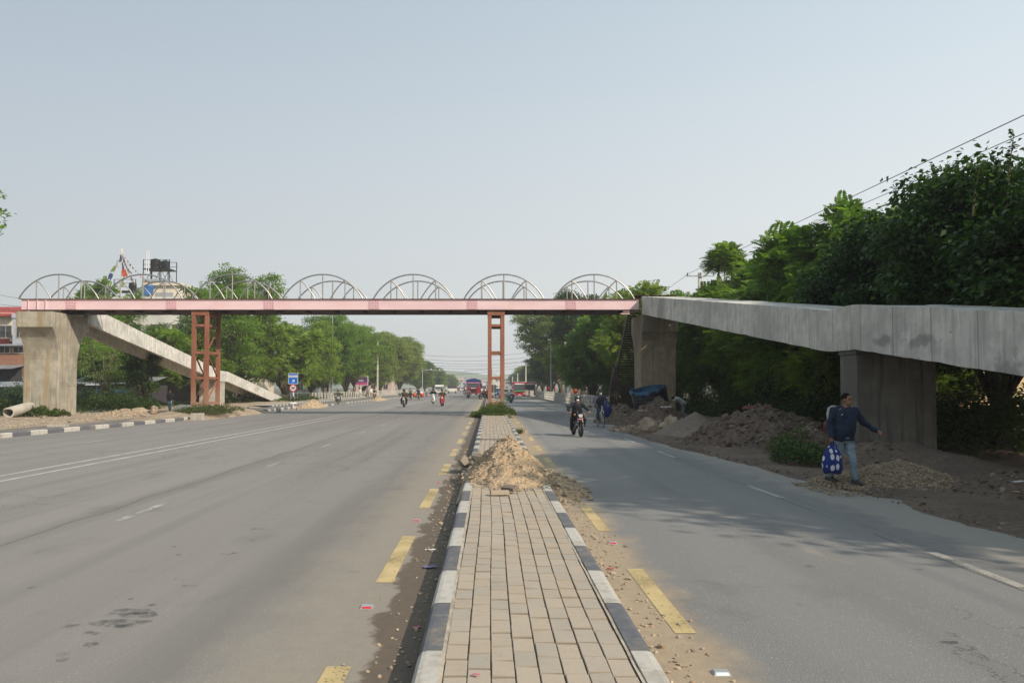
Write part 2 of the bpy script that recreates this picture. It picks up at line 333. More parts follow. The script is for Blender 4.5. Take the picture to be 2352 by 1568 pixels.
earth('sidewalk_mat', (0.30, 0.26, 0.20), (0.40, 0.35, 0.28), 0.6, 0.2)
def stones(name, cols):
    k = NT(name); g = k.n('ShaderNodeNewGeometry'); r = k.n('ShaderNodeValToRGB'); k.l(g.outputs['Random Per Island'], r.inputs[0])
    e = r.color_ramp.elements; e[0].position = 0; e[0].color = (*cols[0], 1); e[1].position = 1; e[1].color = (*cols[-1], 1)
    for i in range(1, len(cols) - 1):
        q = e.new(i / (len(cols) - 1)); q.color = (*cols[i], 1)
    f = k.noise(18, detail=4)
    k.col(k.mix(k.math('MULTIPLY', k.ramp(f, 0.4, 0.7), 0.4), r.outputs[0], (0.2, 0.16, 0.12)), 0.9); k.bump(f, 0.3, 0.02); M[name] = k.m
stones('pebbles_tan', [(0.30, 0.22, 0.14), (0.45, 0.36, 0.26), (0.22, 0.19, 0.16), (0.50, 0.40, 0.28), (0.36, 0.25, 0.15)])
stones('pebbles_grey', [(0.24, 0.20, 0.15), (0.38, 0.33, 0.25), (0.15, 0.13, 0.10), (0.31, 0.26, 0.19)])
stones('pebbles_brown', [(0.27, 0.205, 0.135), (0.38, 0.30, 0.20), (0.17, 0.13, 0.09), (0.31, 0.24, 0.155)])
stones('clods_dark', [(0.10, 0.07, 0.05), (0.155, 0.115, 0.085), (0.125, 0.09, 0.066), (0.25, 0.205, 0.155)])
stones('paver', [(0.37, 0.31, 0.235), (0.40, 0.335, 0.255), (0.36, 0.31, 0.245), (0.41, 0.33, 0.24), (0.385, 0.315, 0.235)])
simple('boulder', (0.36, 0.28, 0.20), 0.9, var=0.35, scale=2.5, bump=0.5, bscale=6)
simple('paver_edge', (0.27, 0.225, 0.165), 0.95)
simple('paver_joint', (0.21, 0.175, 0.13), 0.95)

k = NT('paver'); g = k.n('ShaderNodeNewGeometry'); r = k.n('ShaderNodeValToRGB'); k.l(g.outputs['Random Per Island'], r.inputs[0])
e = r.color_ramp.elements; e[0].color = (0.36, 0.31, 0.25, 1); e[1].color = (0.395, 0.335, 0.26, 1); q = e.new(0.5); q.color = (0.385, 0.315, 0.235, 1); q = e.new(0.3); q.color = (0.345, 0.305, 0.25, 1)
d1 = k.noise(1.1, detail=6, rough=0.65); d2 = k.noise(20, detail=4, rough=0.7); c = k.mix(k.math('MULTIPLY', k.ramp(d1, 0.42, 0.66), 0.6), r.outputs[0], (0.41, 0.35, 0.275))
c = k.mix(k.math('MULTIPLY', k.ramp(d2, 0.5, 0.75), 0.35), c, (0.24, 0.20, 0.155)); rs_ = k.noise(2.4, (1, 2.2, 1), 5, 0.6, (4, 2, 0)); c = k.mix(k.math('MULTIPLY', k.ramp(rs_, 0.66, 0.72), 0.4), c, (0.36, 0.17, 0.09))
xyz = k.xyz(); cl_ = k.ramp(k.math('ADD', k.math('MULTIPLY', d1, 3.0), k.math('ABSOLUTE', k.math('SUBTRACT', xyz[1], 12.6))), 1.2, 2.3); c = k.mix(k.math('MULTIPLY', k.math('SUBTRACT', 1.0, cl_), 0.6), c, (0.45, 0.36, 0.235))
k.col(c, 0.9); k.bump(d2, 0.25, 0.008); M['paver'] = k.m
# foliage
def leafmat(name, cols, trans=0.52, rough=0.55):
    k = NT(name); g = k.n('ShaderNodeNewGeometry'); r = k.n('ShaderNodeValToRGB'); k.l(g.outputs['Random Per Island'], r.inputs[0])
    e = r.color_ramp.elements; e[0].color = (*cols[0], 1); e[1].color = (*cols[-1], 1)
    for i in range(1, len(cols) - 1):
        q = e.new(i / (len(cols) - 1)); q.color = (*cols[i], 1)
    oi = k.n('ShaderNodeObjectInfo'); hs = k.n('ShaderNodeHueSaturation'); k.l(r.outputs[0], hs.inputs['Color'])
    k.l(k.ramp(oi.outputs['Random'], 0.0, 1.0, 0.478, 0.512), hs.inputs['Hue']); k.l(k.math('MULTIPLY', k.ramp(k.noise(0.6, detail=4), 0.3, 0.7, 0.65, 1.35), k.ramp(oi.outputs['Random'], 0.0, 1.0, 1.2, 0.85)), hs.inputs['Value'])
    k.col(hs.outputs[0], rough)
    t = k.n('ShaderNodeBsdfTranslucent'); k.l(k.mix(1.0, hs.outputs[0], (1.15, 1.25, 0.5), 'MULTIPLY'), t.inputs[0])
    ms = k.n('ShaderNodeMixShader'); ms.inputs[0].default_value = trans
    k.l(k.b.outputs[0], ms.inputs[1]); k.l(t.outputs[0], ms.inputs[2]); k.l(ms.outputs[0], k.o.inputs[0]); M[name] = k.m
leafmat('leaf_jacaranda', [(0.124, 0.206, 0.036), (0.191, 0.298, 0.053), (0.158, 0.248, 0.046), (0.248, 0.355, 0.074)])
leafmat('leaf_far', [(0.152, 0.205, 0.061), (0.197, 0.266, 0.076), (0.168, 0.228, 0.069), (0.236, 0.305, 0.099)])
leafmat('leaf_dark', [(0.035, 0.07, 0.018), (0.05, 0.10, 0.026), (0.042, 0.08, 0.022), (0.07, 0.12, 0.032)], 0.35)
leafmat('leaf_mulberry', [(0.019, 0.052, 0.012), (0.035, 0.081, 0.016), (0.027, 0.065, 0.013), (0.060, 0.120, 0.022)], 0.35, 0.45)
leafmat('leaf_weed', [(0.044, 0.083, 0.022), (0.083, 0.132, 0.033), (0.061, 0.099, 0.028), (0.110, 0.143, 0.050)])
leafmat('leaf_drygrass', [(0.12, 0.12, 0.05), (0.20, 0.17, 0.09), (0.09, 0.11, 0.035), (0.16, 0.15, 0.07)])
leafmat('flower_lilac', [(0.22, 0.18, 0.45), (0.3, 0.25, 0.55)])
simple('bark', (0.12, 0.09, 0.065), 0.95, var=0.5, scale=4, bump=0.6, bscale=12)
simple('bark_warm', (0.22, 0.13, 0.085), 0.95, var=0.5, scale=4, bump=0.5, bscale=12)

# walls
simple('wall_cream', (0.62, 0.55, 0.44), 0.9, var=0.12, scale=0.6)
simple('wall_white', (0.62, 0.61, 0.57), 0.9, var=0.15, scale=0.5)
simple('wall_grey', (0.30, 0.30, 0.31), 0.9, var=0.2, scale=0.6)
simple('wall_yellow', (0.75, 0.58, 0.33), 0.9, var=0.08, scale=0.5)
simple('wall_pink', (0.50, 0.38, 0.34), 0.9, var=0.15)
simple('wall_lilac', (0.40, 0.41, 0.46), 0.9, var=0.12)
simple('roof_red', (0.33, 0.06, 0.045), 0.7, var=0.3, scale=3)
simple('roof_tin', (0.30, 0.32, 0.34), 0.5, var=0.35, scale=1.2, metal=0.3)
simple('window_glass', (0.035, 0.04, 0.045), 0.15, spec=0.8)
simple('window_frame', (0.45, 0.42, 0.36), 0.7)
simple('shutter_dark', (0.06, 0.055, 0.06), 0.7)
k = NT('brick'); bt = k.n('ShaderNodeTexBrick'); mp = k.n('ShaderNodeMapping'); k.l(k.pos(), mp.inputs[0]); mp.inputs['Rotation'].default_value = (R(90), 0, 0)
k.l(mp.outputs[0], bt.inputs['Vector']); bt.inputs['Scale'].default_value = 2.2; bt.inputs['Color1'].default_value = (0.30, 0.12, 0.07, 1)
bt.inputs['Color2'].default_value = (0.38, 0.17, 0.10, 1); bt.inputs['Mortar'].default_value = (0.26, 0.20, 0.15, 1); bt.inputs['Mortar Size'].default_value = 0.03
k.col(k.mix(k.math('MULTIPLY', k.noise(1.5, detail=5), 0.6), bt.outputs['Color'], (0.14, 0.08, 0.06)), 0.9); M['brick'] = k.m

# ---------------------------------------------------------------- mesh helpers
def tag(o, label=None, cat=None, group=None, kind=None):
    if label: o['label'] = label
    if cat: o['category'] = cat
    if group: o['group'] = group
    if kind: o['kind'] = kind
    return o
def thing(name, label, cat, loc=(0, 0, 0), rz=0.0, group=None):
    o = bpy.data.objects.new(name, None); COL.objects.link(o); o.empty_display_size = 0.2
    o.location = loc; o.rotation_euler = (0, 0, rz); tag(o, label, cat, group); return o
def copy_tree(o, parent=None):
    c = o.copy(); COL.objects.link(c)
    if parent: c.parent = parent
    for ch in [x for x in KIDS.get(o.name, [])]:
        cc = copy_tree(ch, c); KIDS.setdefault(c.name, []).append(cc)
    return c
KIDS = {}
class MB:
    def __init__(s): s.v = []; s.f = []; s.mi = []; s.cur = 0
    def _add(s, vs, fs, mat=None):
        o = len(s.v)
        if mat is not None: vs = [mat @ Vector(q) for q in vs]
        s.v += [tuple(q) for q in vs]; s.f += [tuple(i + o for i in f) for f in fs]; s.mi += [s.cur] * len(fs); return s
    def box(s, x0, x1, y0, y1, z0, z1, mat=None):
        vs = [(x0, y0, z0), (x1, y0, z0), (x1, y1, z0), (x0, y1, z0), (x0, y0, z1), (x1, y0, z1), (x1, y1, z1), (x0, y1, z1)]
        return s._add(vs, [(3, 2, 1, 0), (4, 5, 6, 7), (0, 1, 5, 4), (1, 2, 6, 5), (2, 3, 7, 6), (3, 0, 4, 7)], mat)
    def cbox(s, c, sz, mat=None):
        return s.box(c[0] - sz[0] / 2, c[0] + sz[0] / 2, c[1] - sz[1] / 2, c[1] + sz[1] / 2, c[2] - sz[2] / 2, c[2] + sz[2] / 2, mat)
    def bevbox(s, x0, x1, y0, y1, z0, z1, b=0.02, mat=None):
        bm = bmesh.new(); bmesh.ops.create_cube(bm, size=1)
        for q in bm.verts: q.co = Vector((x0 + (q.co.x + .5) * (x1 - x0), y0 + (q.co.y + .5) * (y1 - y0), z0 + (q.co.z + .5) * (z1 - z0)))
        bmesh.ops.bevel(bm, geom=bm.edges[:], offset=b, segments=2, affect='EDGES', profile=0.6)
        bm.verts.index_update(); s._add([q.co.copy() for q in bm.verts], [[q.index for q in f.verts] for f in bm.faces], mat); bm.free(); return s
    def beam(s, p0, p1, w, h, up=(0, 0, 1)):
        p0 = Vector(p0); p1 = Vector(p1); d = p1 - p0; L = d.length; d.normalize(); up = Vector(up)
        if abs(d.dot(up)) > 0.98: up = Vector((0, 1, 0))
        x = d.cross(up).normalized(); z = x.cross(d)
        m = Matrix((x, d, z)).transposed().to_4x4(); m.translation = p0
        return s.box(-w / 2, w / 2, 0, L, -h / 2, h / 2, m)
    def tube(s, pts, r, n=8, cap=True):
        pts = [Vector(p) for p in pts]; rs = r if isinstance(r, (list, tuple)) else [r] * len(pts)
        vs = []; fs = []; prev = None
        for i, p in enumerate(pts):
            d = (pts[min(i + 1, len(pts) - 1)] - pts[max(i - 1, 0)]).normalized()
            if prev is None:
                a = Vector((0, 0, 1)) if abs(d.z) < 0.9 else Vector((1, 0, 0)); x = d.cross(a).normalized()
            else: x = (prev - d * prev.dot(d)).normalized()
            prev = x; y = d.cross(x)
            for j in range(n):
                t = 2 * math.pi * j / n; vs.append(p + (x * math.cos(t) + y * math.sin(t)) * rs[i])
        for i in range(len(pts) - 1):
            for j in range(n):
                a = i * n + j; b = i * n + (j + 1) % n; fs.append((a, b, b + n, a + n))
        if cap: fs.append(tuple(range(n - 1, -1, -1))); fs.append(tuple((len(pts) - 1) * n + j for j in range(n)))
        return s._add(vs, fs)
    def ell(s, c, r, mat=None, nu=12, nv=8):
        vs = [(c[0], c[1], c[2] - r[2])]; fs = []
        for i in range(1, nv):
            t = math.pi * i / nv - math.pi / 2
            for j in range(nu):
                a = 2 * math.pi * j / nu; vs.append((c[0] + r[0] * math.cos(t) * math.cos(a), c[1] + r[1] * math.cos(t) * math.sin(a), c[2] + r[2] * math.sin(t)))
        vs.append((c[0], c[1], c[2] + r[2])); n = len(vs) - 1
        for j in range(nu): fs.append((0, 1 + (j + 1) % nu, 1 + j)); fs.append((n, n - nu + j, n - nu + (j + 1) % nu))
        for i in range(nv - 2):
            for j in range(nu):
                a = 1 + i * nu + j; b = 1 + i * nu + (j + 1) % nu; fs.append((a, b, b + nu, a + nu))
        return s._add(vs, fs, mat)
    def limb(s, p0, p1, r0, r1, n=10):
        s.tube([p0, p1], [r0, r1], n); s.ell(p0, (r0,) * 3, None, n, 6); s.ell(p1, (r1,) * 3, None, n, 6); return s
    def lathe(s, prof, n=20, c=(0, 0, 0), mat=None):
        vs = []; fs = []
        for r, z in prof:
            for j in range(n):
                a = 2 * math.pi * j / n; vs.append((c[0] + r * math.cos(a), c[1] + r * math.sin(a), c[2] + z))
        for i in range(len(prof) - 1):
            for j in range(n):
                a = i * n + j; b = i * n + (j + 1) % n; fs.append((a, b, b + n, a + n))
        fs.append(tuple(range(n - 1, -1, -1))); fs.append(tuple((len(prof) - 1) * n + j for j in range(n)))
        return s._add(vs, fs, mat)
    def prism(s, poly, a0, a1, axis='x'):
        "poly in the other two axes (y,z) for x, (x,z) for y, (x,y) for z"
        n = len(poly)
        def mk(p, a): return (a, p[0], p[1]) if axis == 'x' else ((p[0], a, p[1]) if axis == 'y' else (p[0], p[1], a))
        vs = [mk(p, a0) for p in poly] + [mk(p, a1) for p in poly]
        fs = [tuple(range(n - 1, -1, -1)), tuple(range(n, 2 * n))] + [(i, (i + 1) % n, (i + 1) % n + n, i + n) for i in range(n)]
        return s._add(vs, fs)
    def loft(s, rings, closed=True):
        n = len(rings[0]); vs = [q for r in rings for q in r]; fs = []
        for i in range(len(rings) - 1):
            for j in range(n):
                a = i * n + j; b = i * n + (j + 1) % n; fs.append((a, b, b + n, a + n))
        if closed: fs.append(tuple(range(n - 1, -1, -1))); fs.append(tuple((len(rings) - 1) * n + j for j in range(n)))
        return s._add(vs, fs)
    def rock(s, c, r, seed, sub=2, rough=0.35, sq=(1, 1, 1), flat=0.0):
        bm = bmesh.new(); bmesh.ops.create_icosphere(bm, subdivisions=sub, radius=1.0); rr = random.Random(seed); off = Vector((rr.uniform(-50, 50), rr.uniform(-50, 50), rr.uniform(-50, 50)))
        rot = Matrix.Rotation(rr.uniform(0, 6.28), 3, 'Z')
        for q in bm.verts:
            d = q.co.normalized(); k = 1 + rough * mnoise.noise(d * 1.1 + off) * 1.6 + rough * 0.4 * mnoise.noise(d * 3.1 + off)
            p = rot @ Vector((d.x * k * sq[0], d.y * k * sq[1], d.z * k * sq[2])); q.co = Vector(c) + p * r
        bm.verts.index_update(); s._add([q.co.copy() for q in bm.verts], [[q.index for q in f.verts] for f in bm.faces]); bm.free(); return s
    def build(s, name, mat, parent=None, smooth=False, auto=None, fixn=True):
        me = bpy.data.meshes.new(name); me.from_pydata(s.v, [], s.f); mats = mat if isinstance(mat, (list, tuple)) else [mat]
        for m_ in mats: me.materials.append(M[m_])
        if len(mats) > 1: me.polygons.foreach_set('material_index', s.mi)
        if fixn and len(s.f) < 60000:
            bm = bmesh.new(); bm.from_mesh(me); bmesh.ops.recalc_face_normals(bm, faces=bm.faces[:]); bm.to_mesh(me); bm.free()
        if smooth: me.polygons.foreach_set('use_smooth', [True] * len(me.polygons))
        o = bpy.data.objects.new(name, me); COL.objects.link(o)
        if auto and smooth: me.set_sharp_from_angle(angle=R(auto))
        if parent is not None: o.parent = parent; KIDS.setdefault(parent.name, []).append(o)
        return o
def join_solid(mb, name, mat, parent, voxel=0.012, sm=4, smooth=True):
    "fuse overlapping closed shapes into one continuous surface"
    o = mb.build(name, mat, parent, smooth=False)
    r = o.modifiers.new('r', 'REMESH'); r.mode = 'VOXEL'; r.voxel_size = voxel; r.use_smooth_shade = True
    if sm: s_ = o.modifiers.new('s', 'SMOOTH'); s_.iterations = sm; s_.factor = 0.5
    dg = bpy.context.evaluated_depsgraph_get(); me = bpy.data.meshes.new_from_object(o.evaluated_get(dg))
    o.modifiers.clear(); old = o.data; o.data = me; bpy.data.meshes.remove(old); me.name = name
    if not me.materials: me.materials.append(M[mat])
    me.polygons.foreach_set('use_smooth', [smooth] * len(me.polygons))
    return o
def np_mesh(name, V, Fc, mat, parent=None, smooth=False):
    "V (n,3), Fc (m,k) numpy"
    me = bpy.data.meshes.new(name); V = np.asarray(V, dtype=np.float32); Fc = np.asarray(Fc, dtype=np.int32)
    me.vertices.add(len(V)); me.vertices.foreach_set('co', V.ravel()); k_ = Fc.shape[1]
    me.loops.add(Fc.size); me.loops.foreach_set('vertex_index', Fc.ravel())
    me.polygons.add(len(Fc)); me.polygons.foreach_set('loop_start', np.arange(0, Fc.size, k_, dtype=np.int32)); me.polygons.foreach_set('loop_total', np.full(len(Fc), k_, dtype=np.int32))
    me.update(calc_edges=True); me.materials.append(M[mat])
    if smooth: me.polygons.foreach_set('use_smooth', [True] * len(Fc))
    o = bpy.data.objects.new(name, me); COL.objects.link(o)
    if parent is not None: o.parent = parent; KIDS.setdefault(parent.name, []).append(o)
    return o
def text_mesh(txt, size, name, mat, parent, mtx, depth=0.002, bold=0.0, sx=1.0):
    cu = bpy.data.curves.new('t', 'FONT'); cu.body = txt; cu.size = size; cu.extrude = depth; cu.align_x = 'CENTER'; cu.align_y = 'CENTER'; cu.offset = bold
    t = bpy.data.objects.new('t', cu); COL.objects.link(t); dg = bpy.context.evaluated_depsgraph_get(); me = bpy.data.meshes.new_from_object(t.evaluated_get(dg))
    bpy.data.objects.remove(t); me.name = name; me.materials.clear(); me.materials.append(M[mat])
    me.transform(mtx @ Matrix.Scale(sx, 4, (1, 0, 0))); o = bpy.data.objects.new(name, me); COL.objects.link(o)
    if parent is not None: o.parent = parent; KIDS.setdefault(parent.name, []).append(o)
    return o
def fbm(x, y, s=1.0, oct_=4):
    v = 0; a = 1; t = 0
    for i in range(oct_):
        v += a * mnoise.noise(Vector((x * s, y * s, i * 7.3))); t += a; a *= 0.5; s *= 2.1
    return v / t
# ================================================================ setting: ground, roads, kerbs, markings
def sheet(name, pts_left, pts_right, z, mat, kind='structure', drop=0.0):
    "strip between two polylines given as (x, y) lists of equal length"
    mb = MB(); vs = []; fs = []
    for (a, b_) in zip(pts_left, pts_right): vs += [(a[0], a[1], z), (b_[0], b_[1], z)]
    for i in range(len(pts_left) - 1): fs.append((2 * i, 2 * i + 1, 2 * i + 3, 2 * i + 2))
    mb._add(vs, fs); return tag(mb.build(name, mat, fixn=False), kind=kind)
g = MB(); g._add([(-1500, -200, -0.03), (1500, -200, -0.03), (1500, 3000, -0.03), (-1500, 3000, -0.03)], [(0, 1, 2, 3)])
tag(g.build('ground', 'earth_ground', fixn=False), kind='structure')

# left outer kerb line measured in the photo (front foot of the kerb)
KL = [G(-260, 1036), G(0, 1006.4), G(134, 993), G(260, 981.5), G(436, 964.3), G(569.6, 950.8), G(673.4, 938), G(767, 930.5)]
KL = [(p.x, p.y) for p in KL]
KL = [(-17.9, -15)] + KL
KL2 = [G(800, 926.5), G(860, 919.5), G(921, 913.9), G(985, 908.5)]; KL2 = [(p.x, p.y) for p in KL2]; KL2.append((-14.8, 420))
# main carriageways
sheet('road_left', [(-0.2, -15), (-0.2, 900)], [KL[0], (-16.2, 900)], 0.0, 'asphalt_left')
edge = [KL[0]] + KL[1:] + KL2
def polysheet(name, pts, z, mat):
    mb = MB(); mb._add([(x, y, z) for x, y in pts], [tuple(range(len(pts)))]); return tag(mb.build(name, mat, fixn=False), kind='structure')
sheet('road_right', [(0.8, -15), (0.8, 900)], [(9.2, -15), (9.2, 900)], 0.0, 'asphalt_right')
sheet('service_road', [(-15.5, -15), (-15.5, 60), (-14.6, 75), (-14.8, 300)], [(-21.4, -15), (-21.2, 40), (-20.3, 75), (-20.8, 300)], -0.008, 'asphalt_service')

# gentle earth margin between main road and service road, with kerb
def kerb(name, pts, w, h, mat, side=-1, ch=0.03, z0=0.0, label=None):
    mb = MB(); rings = []
    # densify
    P2 = []
    for i in range(len(pts) - 1):
        a = Vector(pts[i]); b_ = Vector(pts[i + 1]); n = max(1, int((b_ - a).length / 0.6)) if (b_ - a).length < 120 else 60
        for j in range(n): P2.append(a + (b_ - a) * j / n)
    P2.append(Vector(pts[-1]))
    for i, p in enumerate(P2):
        d = (P2[min(i + 1, len(P2) - 1)] - P2[max(i - 1, 0)]).normalized(); nx = Vector((d.y, -d.x)) * (-side)
        # nx points away from the carriageway
        q = [(0, z0 - 0.05), (0.0, h - ch), (ch * 0.8, h), (w, h), (w, z0 - 0.05)]
        jit = 0.006 * mnoise.noise(Vector((p.x, p.y * 1.3, 0)))
        rings.append([(p.x + nx.x * (a + jit), p.y + nx.y * (a + jit), b_ + (jit if b_ > 0 else 0)) for a, b_ in q])
    mb.loft(rings, closed=True); return tag(mb.build(name, mat), kind='structure')
kerb('kerb', KL[:6] , 0.22, 0.17, 'kerb_verge', side=1)
kerb('kerb', KL[6:], 0.22, 0.17, 'kerb_verge', side=1)
kerb('kerb', KL2, 0.22, 0.17, 'kerb_verge', side=1)

# ---------- median: kerbs and paving
MX0, MX1, MZ = -0.46, 1.05, 0.20
KW = 0.165
def kerb_st(name, x0, x1, y0, y1, outer):
    kk = MB(); rings = []; y = y0
    ys = np.arange(y0, y1, 0.5).tolist() + [y1]
    for y in ys:
        j = 0.005 * mnoise.noise(Vector((x0 * 9, y * 0.9, 3)))
        if outer < 0: q = [(x0 + j, -0.05), (x0 + 0.012 + j, MZ - 0.045), (x0 + 0.04 + j, MZ - 0.006), (x0 + 0.07, MZ), (x1, MZ), (x1, -0.05)]
        else: q = [(x0, -0.05), (x0, MZ), (x1 - 0.07, MZ), (x1 - 0.04 + j, MZ - 0.006), (x1 - 0.012 + j, MZ - 0.045), (x1 + j, -0.05)]
        rings.append([(a, y, b_ + j * .6) for a, b_ in q])
    kk.loft(rings); return tag(kk.build(name, 'kerb_median'), kind='structure')
MEND = 48.5
kerb_st('median_kerb', MX0, MX0 + KW, -3, MEND, -1); kerb_st('median_kerb', MX1 - KW, MX1, -3, MEND, 1)
rnd = random.Random(5)
mb = MB(); mb.box(MX0 + KW - 0.01, MX1 - KW + 0.01, -3, MEND, -0.04, MZ - 0.022); tag(mb.build('median_bed', 'paver_joint'), kind='structure')
# pavers: eight columns, staggered
pv = MB(); ncol = 8; x0 = MX0 + KW + 0.03; x1 = MX1 - KW - 0.03; cw = (x1 - x0) / ncol; PL = 0.277
for c_ in range(ncol):
    y = -1.0 - rnd.random() * PL
    while y < MEND - 0.3:
        L_ = PL * (1 + rnd.uniform(-0.02, 0.02)); dz = rnd.gauss(0, 0.0022); tx = rnd.gauss(0, 0.0014); ty = rnd.gauss(0, 0.0014)
        wv = 0.010 * math.sin(y * 0.8) + 0.006 * mnoise.noise(Vector((c_, y * 0.4, 0)))
        a = x0 + c_ * cw + 0.005 + wv + rnd.gauss(0, 0.0012); b_ = a + cw - 0.0075; zt = MZ - 0.004 + dz; e = 0.005; e2 = 0.007; ya = y + 0.006; yb = y + L_ - 0.006
        v_ = [(a, ya, zt - 0.03), (b_, ya, zt - 0.03), (b_, yb, zt - 0.03), (a, yb, zt - 0.03), (a, ya, zt - e), (b_, ya, zt - e), (b_, yb, zt - e), (a, yb, zt - e),
              (a + e * .7, ya + e2, zt - tx - ty), (b_ - e * .7, ya + e2, zt + tx - ty), (b_ - e * .7, yb - e2, zt + tx + ty), (a + e * .7, yb - e2, zt - tx + ty)]
        pv._add(v_, [(0, 1, 5, 4), (1, 2, 6, 5), (2, 3, 7, 6), (3, 0, 4, 7), (4, 5, 9, 8), (5, 6, 10, 9), (6, 7, 11, 10), (7, 4, 8, 11), (8, 9, 10, 11)])
        pv.mi[-9:] = [1] * 4 + [1, 0, 1, 0, 0]
        y += L_
tag(pv.build('median_paving', ['paver', 'paver_edge'], fixn=False), kind='structure')
# mortar fillets beside the kerbs
for nm, xa, xb in (('median_mortar', MX0 + KW, x0 - 0.002), ('median_mortar', x1 + 0.002, MX1 - KW)):
    mo = MB(); vs = []; fs = []; n = 0
    for i, y in enumerate(np.arange(-3, MEND, 0.12)):
        j1 = 0.012 * mnoise.noise(Vector((xa * 7, y * 3, 0))); j2 = 0.012 * mnoise.noise(Vector((xa * 7, y * 3, 9)))
        vs += [(xa, y, MZ - 0.004 + j1 * .4), (xb + j2, y, MZ - 0.010 + j2 * .3)]; n = i
    for i in range(n): fs.append((2 * i, 2 * i + 1, 2 * i + 3, 2 * i + 2))
    mo._add(vs, fs); tag(mo.build(nm, 'sidewalk_mat', fixn=False), kind='structure')
# median beyond the tower
kerb_st('median_kerb', MX0, MX0 + KW, 56, 108, -1); kerb_st('median_kerb', MX1 - KW, MX1, 56, 108, 1)
kerb_st('median_kerb', MX0, MX0 + KW, 124, 600, -1); kerb_st('median_kerb', MX1 - KW, MX1, 124, 600, 1)
def bumpy(name, xa, xb, ya, yb, hf, mat, nx, ny, kind='structure', parent=None, smooth=True):
    xs = np.linspace(xa, xb, nx); ys = np.linspace(ya, yb, ny); V = [(x, y, hf(x, y)) for y in ys for x in xs]
    Fc = [(j * nx + i, j * nx + i + 1, (j + 1) * nx + i + 1, (j + 1) * nx + i) for j in range(ny - 1) for i in range(nx - 1)]
    o = np_mesh(name, V, Fc, mat, parent, smooth)
    if kind: tag(o, kind=kind)
    return o
def med_h(x, y):
    e = min(x - MX0, MX1 - x) ; return 0.12 + 0.28 * max(0, min(1, e / 0.45)) * (0.7 + 0.6 * fbm(x, y, 0.8)) + 0.05 * fbm(x, y, 3)
bumpy('median_earth', MX0 + 0.1, MX1 - 0.1, 56, 108, med_h, 'earth_pale', 9, 120)
bumpy('median_earth', MX0 + 0.1, MX1 - 0.1, 124, 420, med_h, 'earth_pale', 7, 160)

# ---------- painted markings
def quadstrip(name, segs, mat, z=0.004):
    mb = MB()
    for (xa, ya, xb, yb, w_) in segs:
        d = Vector((xb - xa, yb - ya)).normalized(); n_ = Vector((d.y, -d.x)) * w_ / 2
        mb._add([(xa - n_.x, ya - n_.y, z), (xa + n_.x, ya + n_.y, z), (xb + n_.x, yb + n_.y, z), (xb - n_.x, yb - n_.y, z)], [(0, 1, 2, 3)])
    return tag(mb.build(name, mat, fixn=False), kind='structure')
a = G(-200, 1142.7); b_ = G(974.6, 921.6); c_ = G(-200, 1128.5); d_ = G(974.6, 919.3)
def ext(p, q, y): t = (y - p.y) / (q.y - p.y); return p.x + (q.x - p.x) * t
quadstrip('centre_line', [(ext(a, b_, 4), 4, ext(a, b_, 200), 200, 0.15), (ext(c_, d_, 4), 4, ext(c_, d_, 200), 200, 0.13)], 'line_white')
ds = []
y = 11.1
for i in range(34): ds.append((-5.13, y - 0.1 + i * 6.75, -5.16, y + 1.75 + i * 6.75, 0.11))
ds += [(-13.4, 26 + i * 6.75, -13.4, 27.8 + i * 6.75, 0.1) for i in range(20)]
quadstrip('lane_dash', ds, 'line_white_worn')
quadstrip('edge_dash', [(-0.995, 3.0 + i * 4.6, -0.995, 5.34 + i * 4.6, 0.165) for i in range(26)], 'line_yellow')
quadstrip('edge_dash', [(1.475, 6.05 + (i - 1) * 4.25, 1.475, 8.17 + (i - 1) * 4.25, 0.16) for i in range(26)], 'line_yellow')
p0 = G(2140, 1268); p1 = G(2352, 1349); q0 = G(1716, 1115); q1 = G(1797, 1143)
quadstrip('lane_dash', [(p0.x, p0.y, p1.x, p1.y, 0.12), (q0.x, q0.y, q1.x, q1.y, 0.10)] + [(4.85, 21 + i * 5.6, 4.85, 23 + i * 5.6, 0.10) for i in range(20)], 'line_white_right')
# oil stains on the left carriageway: thin irregular films
def splat(mb, x, y, rx, ry, seed, z=0.003):
    rr = random.Random(seed); n = 26; o = Vector((rr.uniform(0, 99), rr.uniform(0, 99), 0)); vs = [(x, y, z)]
    for i in range(n):
        t = 2 * math.pi * i / n; k_ = 1 + 0.55 * mnoise.noise(Vector((math.cos(t) * 1.7, math.sin(t) * 1.7, 0)) + o) + rr.uniform(-.1, .1)
        vs.append((x + rx * k_ * math.cos(t), y + ry * k_ * math.sin(t), z))
    mb._add(vs, [(0, 1 + i, 1 + (i + 1) % n) for i in range(n)])
kk = NT('oil_film'); nn = kk.noise(9, detail=6, rough=0.75); kk.col((0.045, 0.042, 0.04), 0.5)
tr = kk.n('ShaderNodeBsdfTransparent'); ms = kk.n('ShaderNodeMixShader'); kk.l(kk.ramp(nn, 0.40, 0.66, 0.02, 0.50), ms.inputs[0]); kk.l(tr.outputs[0], ms.inputs[1]); kk.l(kk.b.outputs[0], ms.inputs[2]); kk.l(ms.outputs[0], kk.o.inputs[0]); M['oil_film'] = kk.m
os_ = MB()
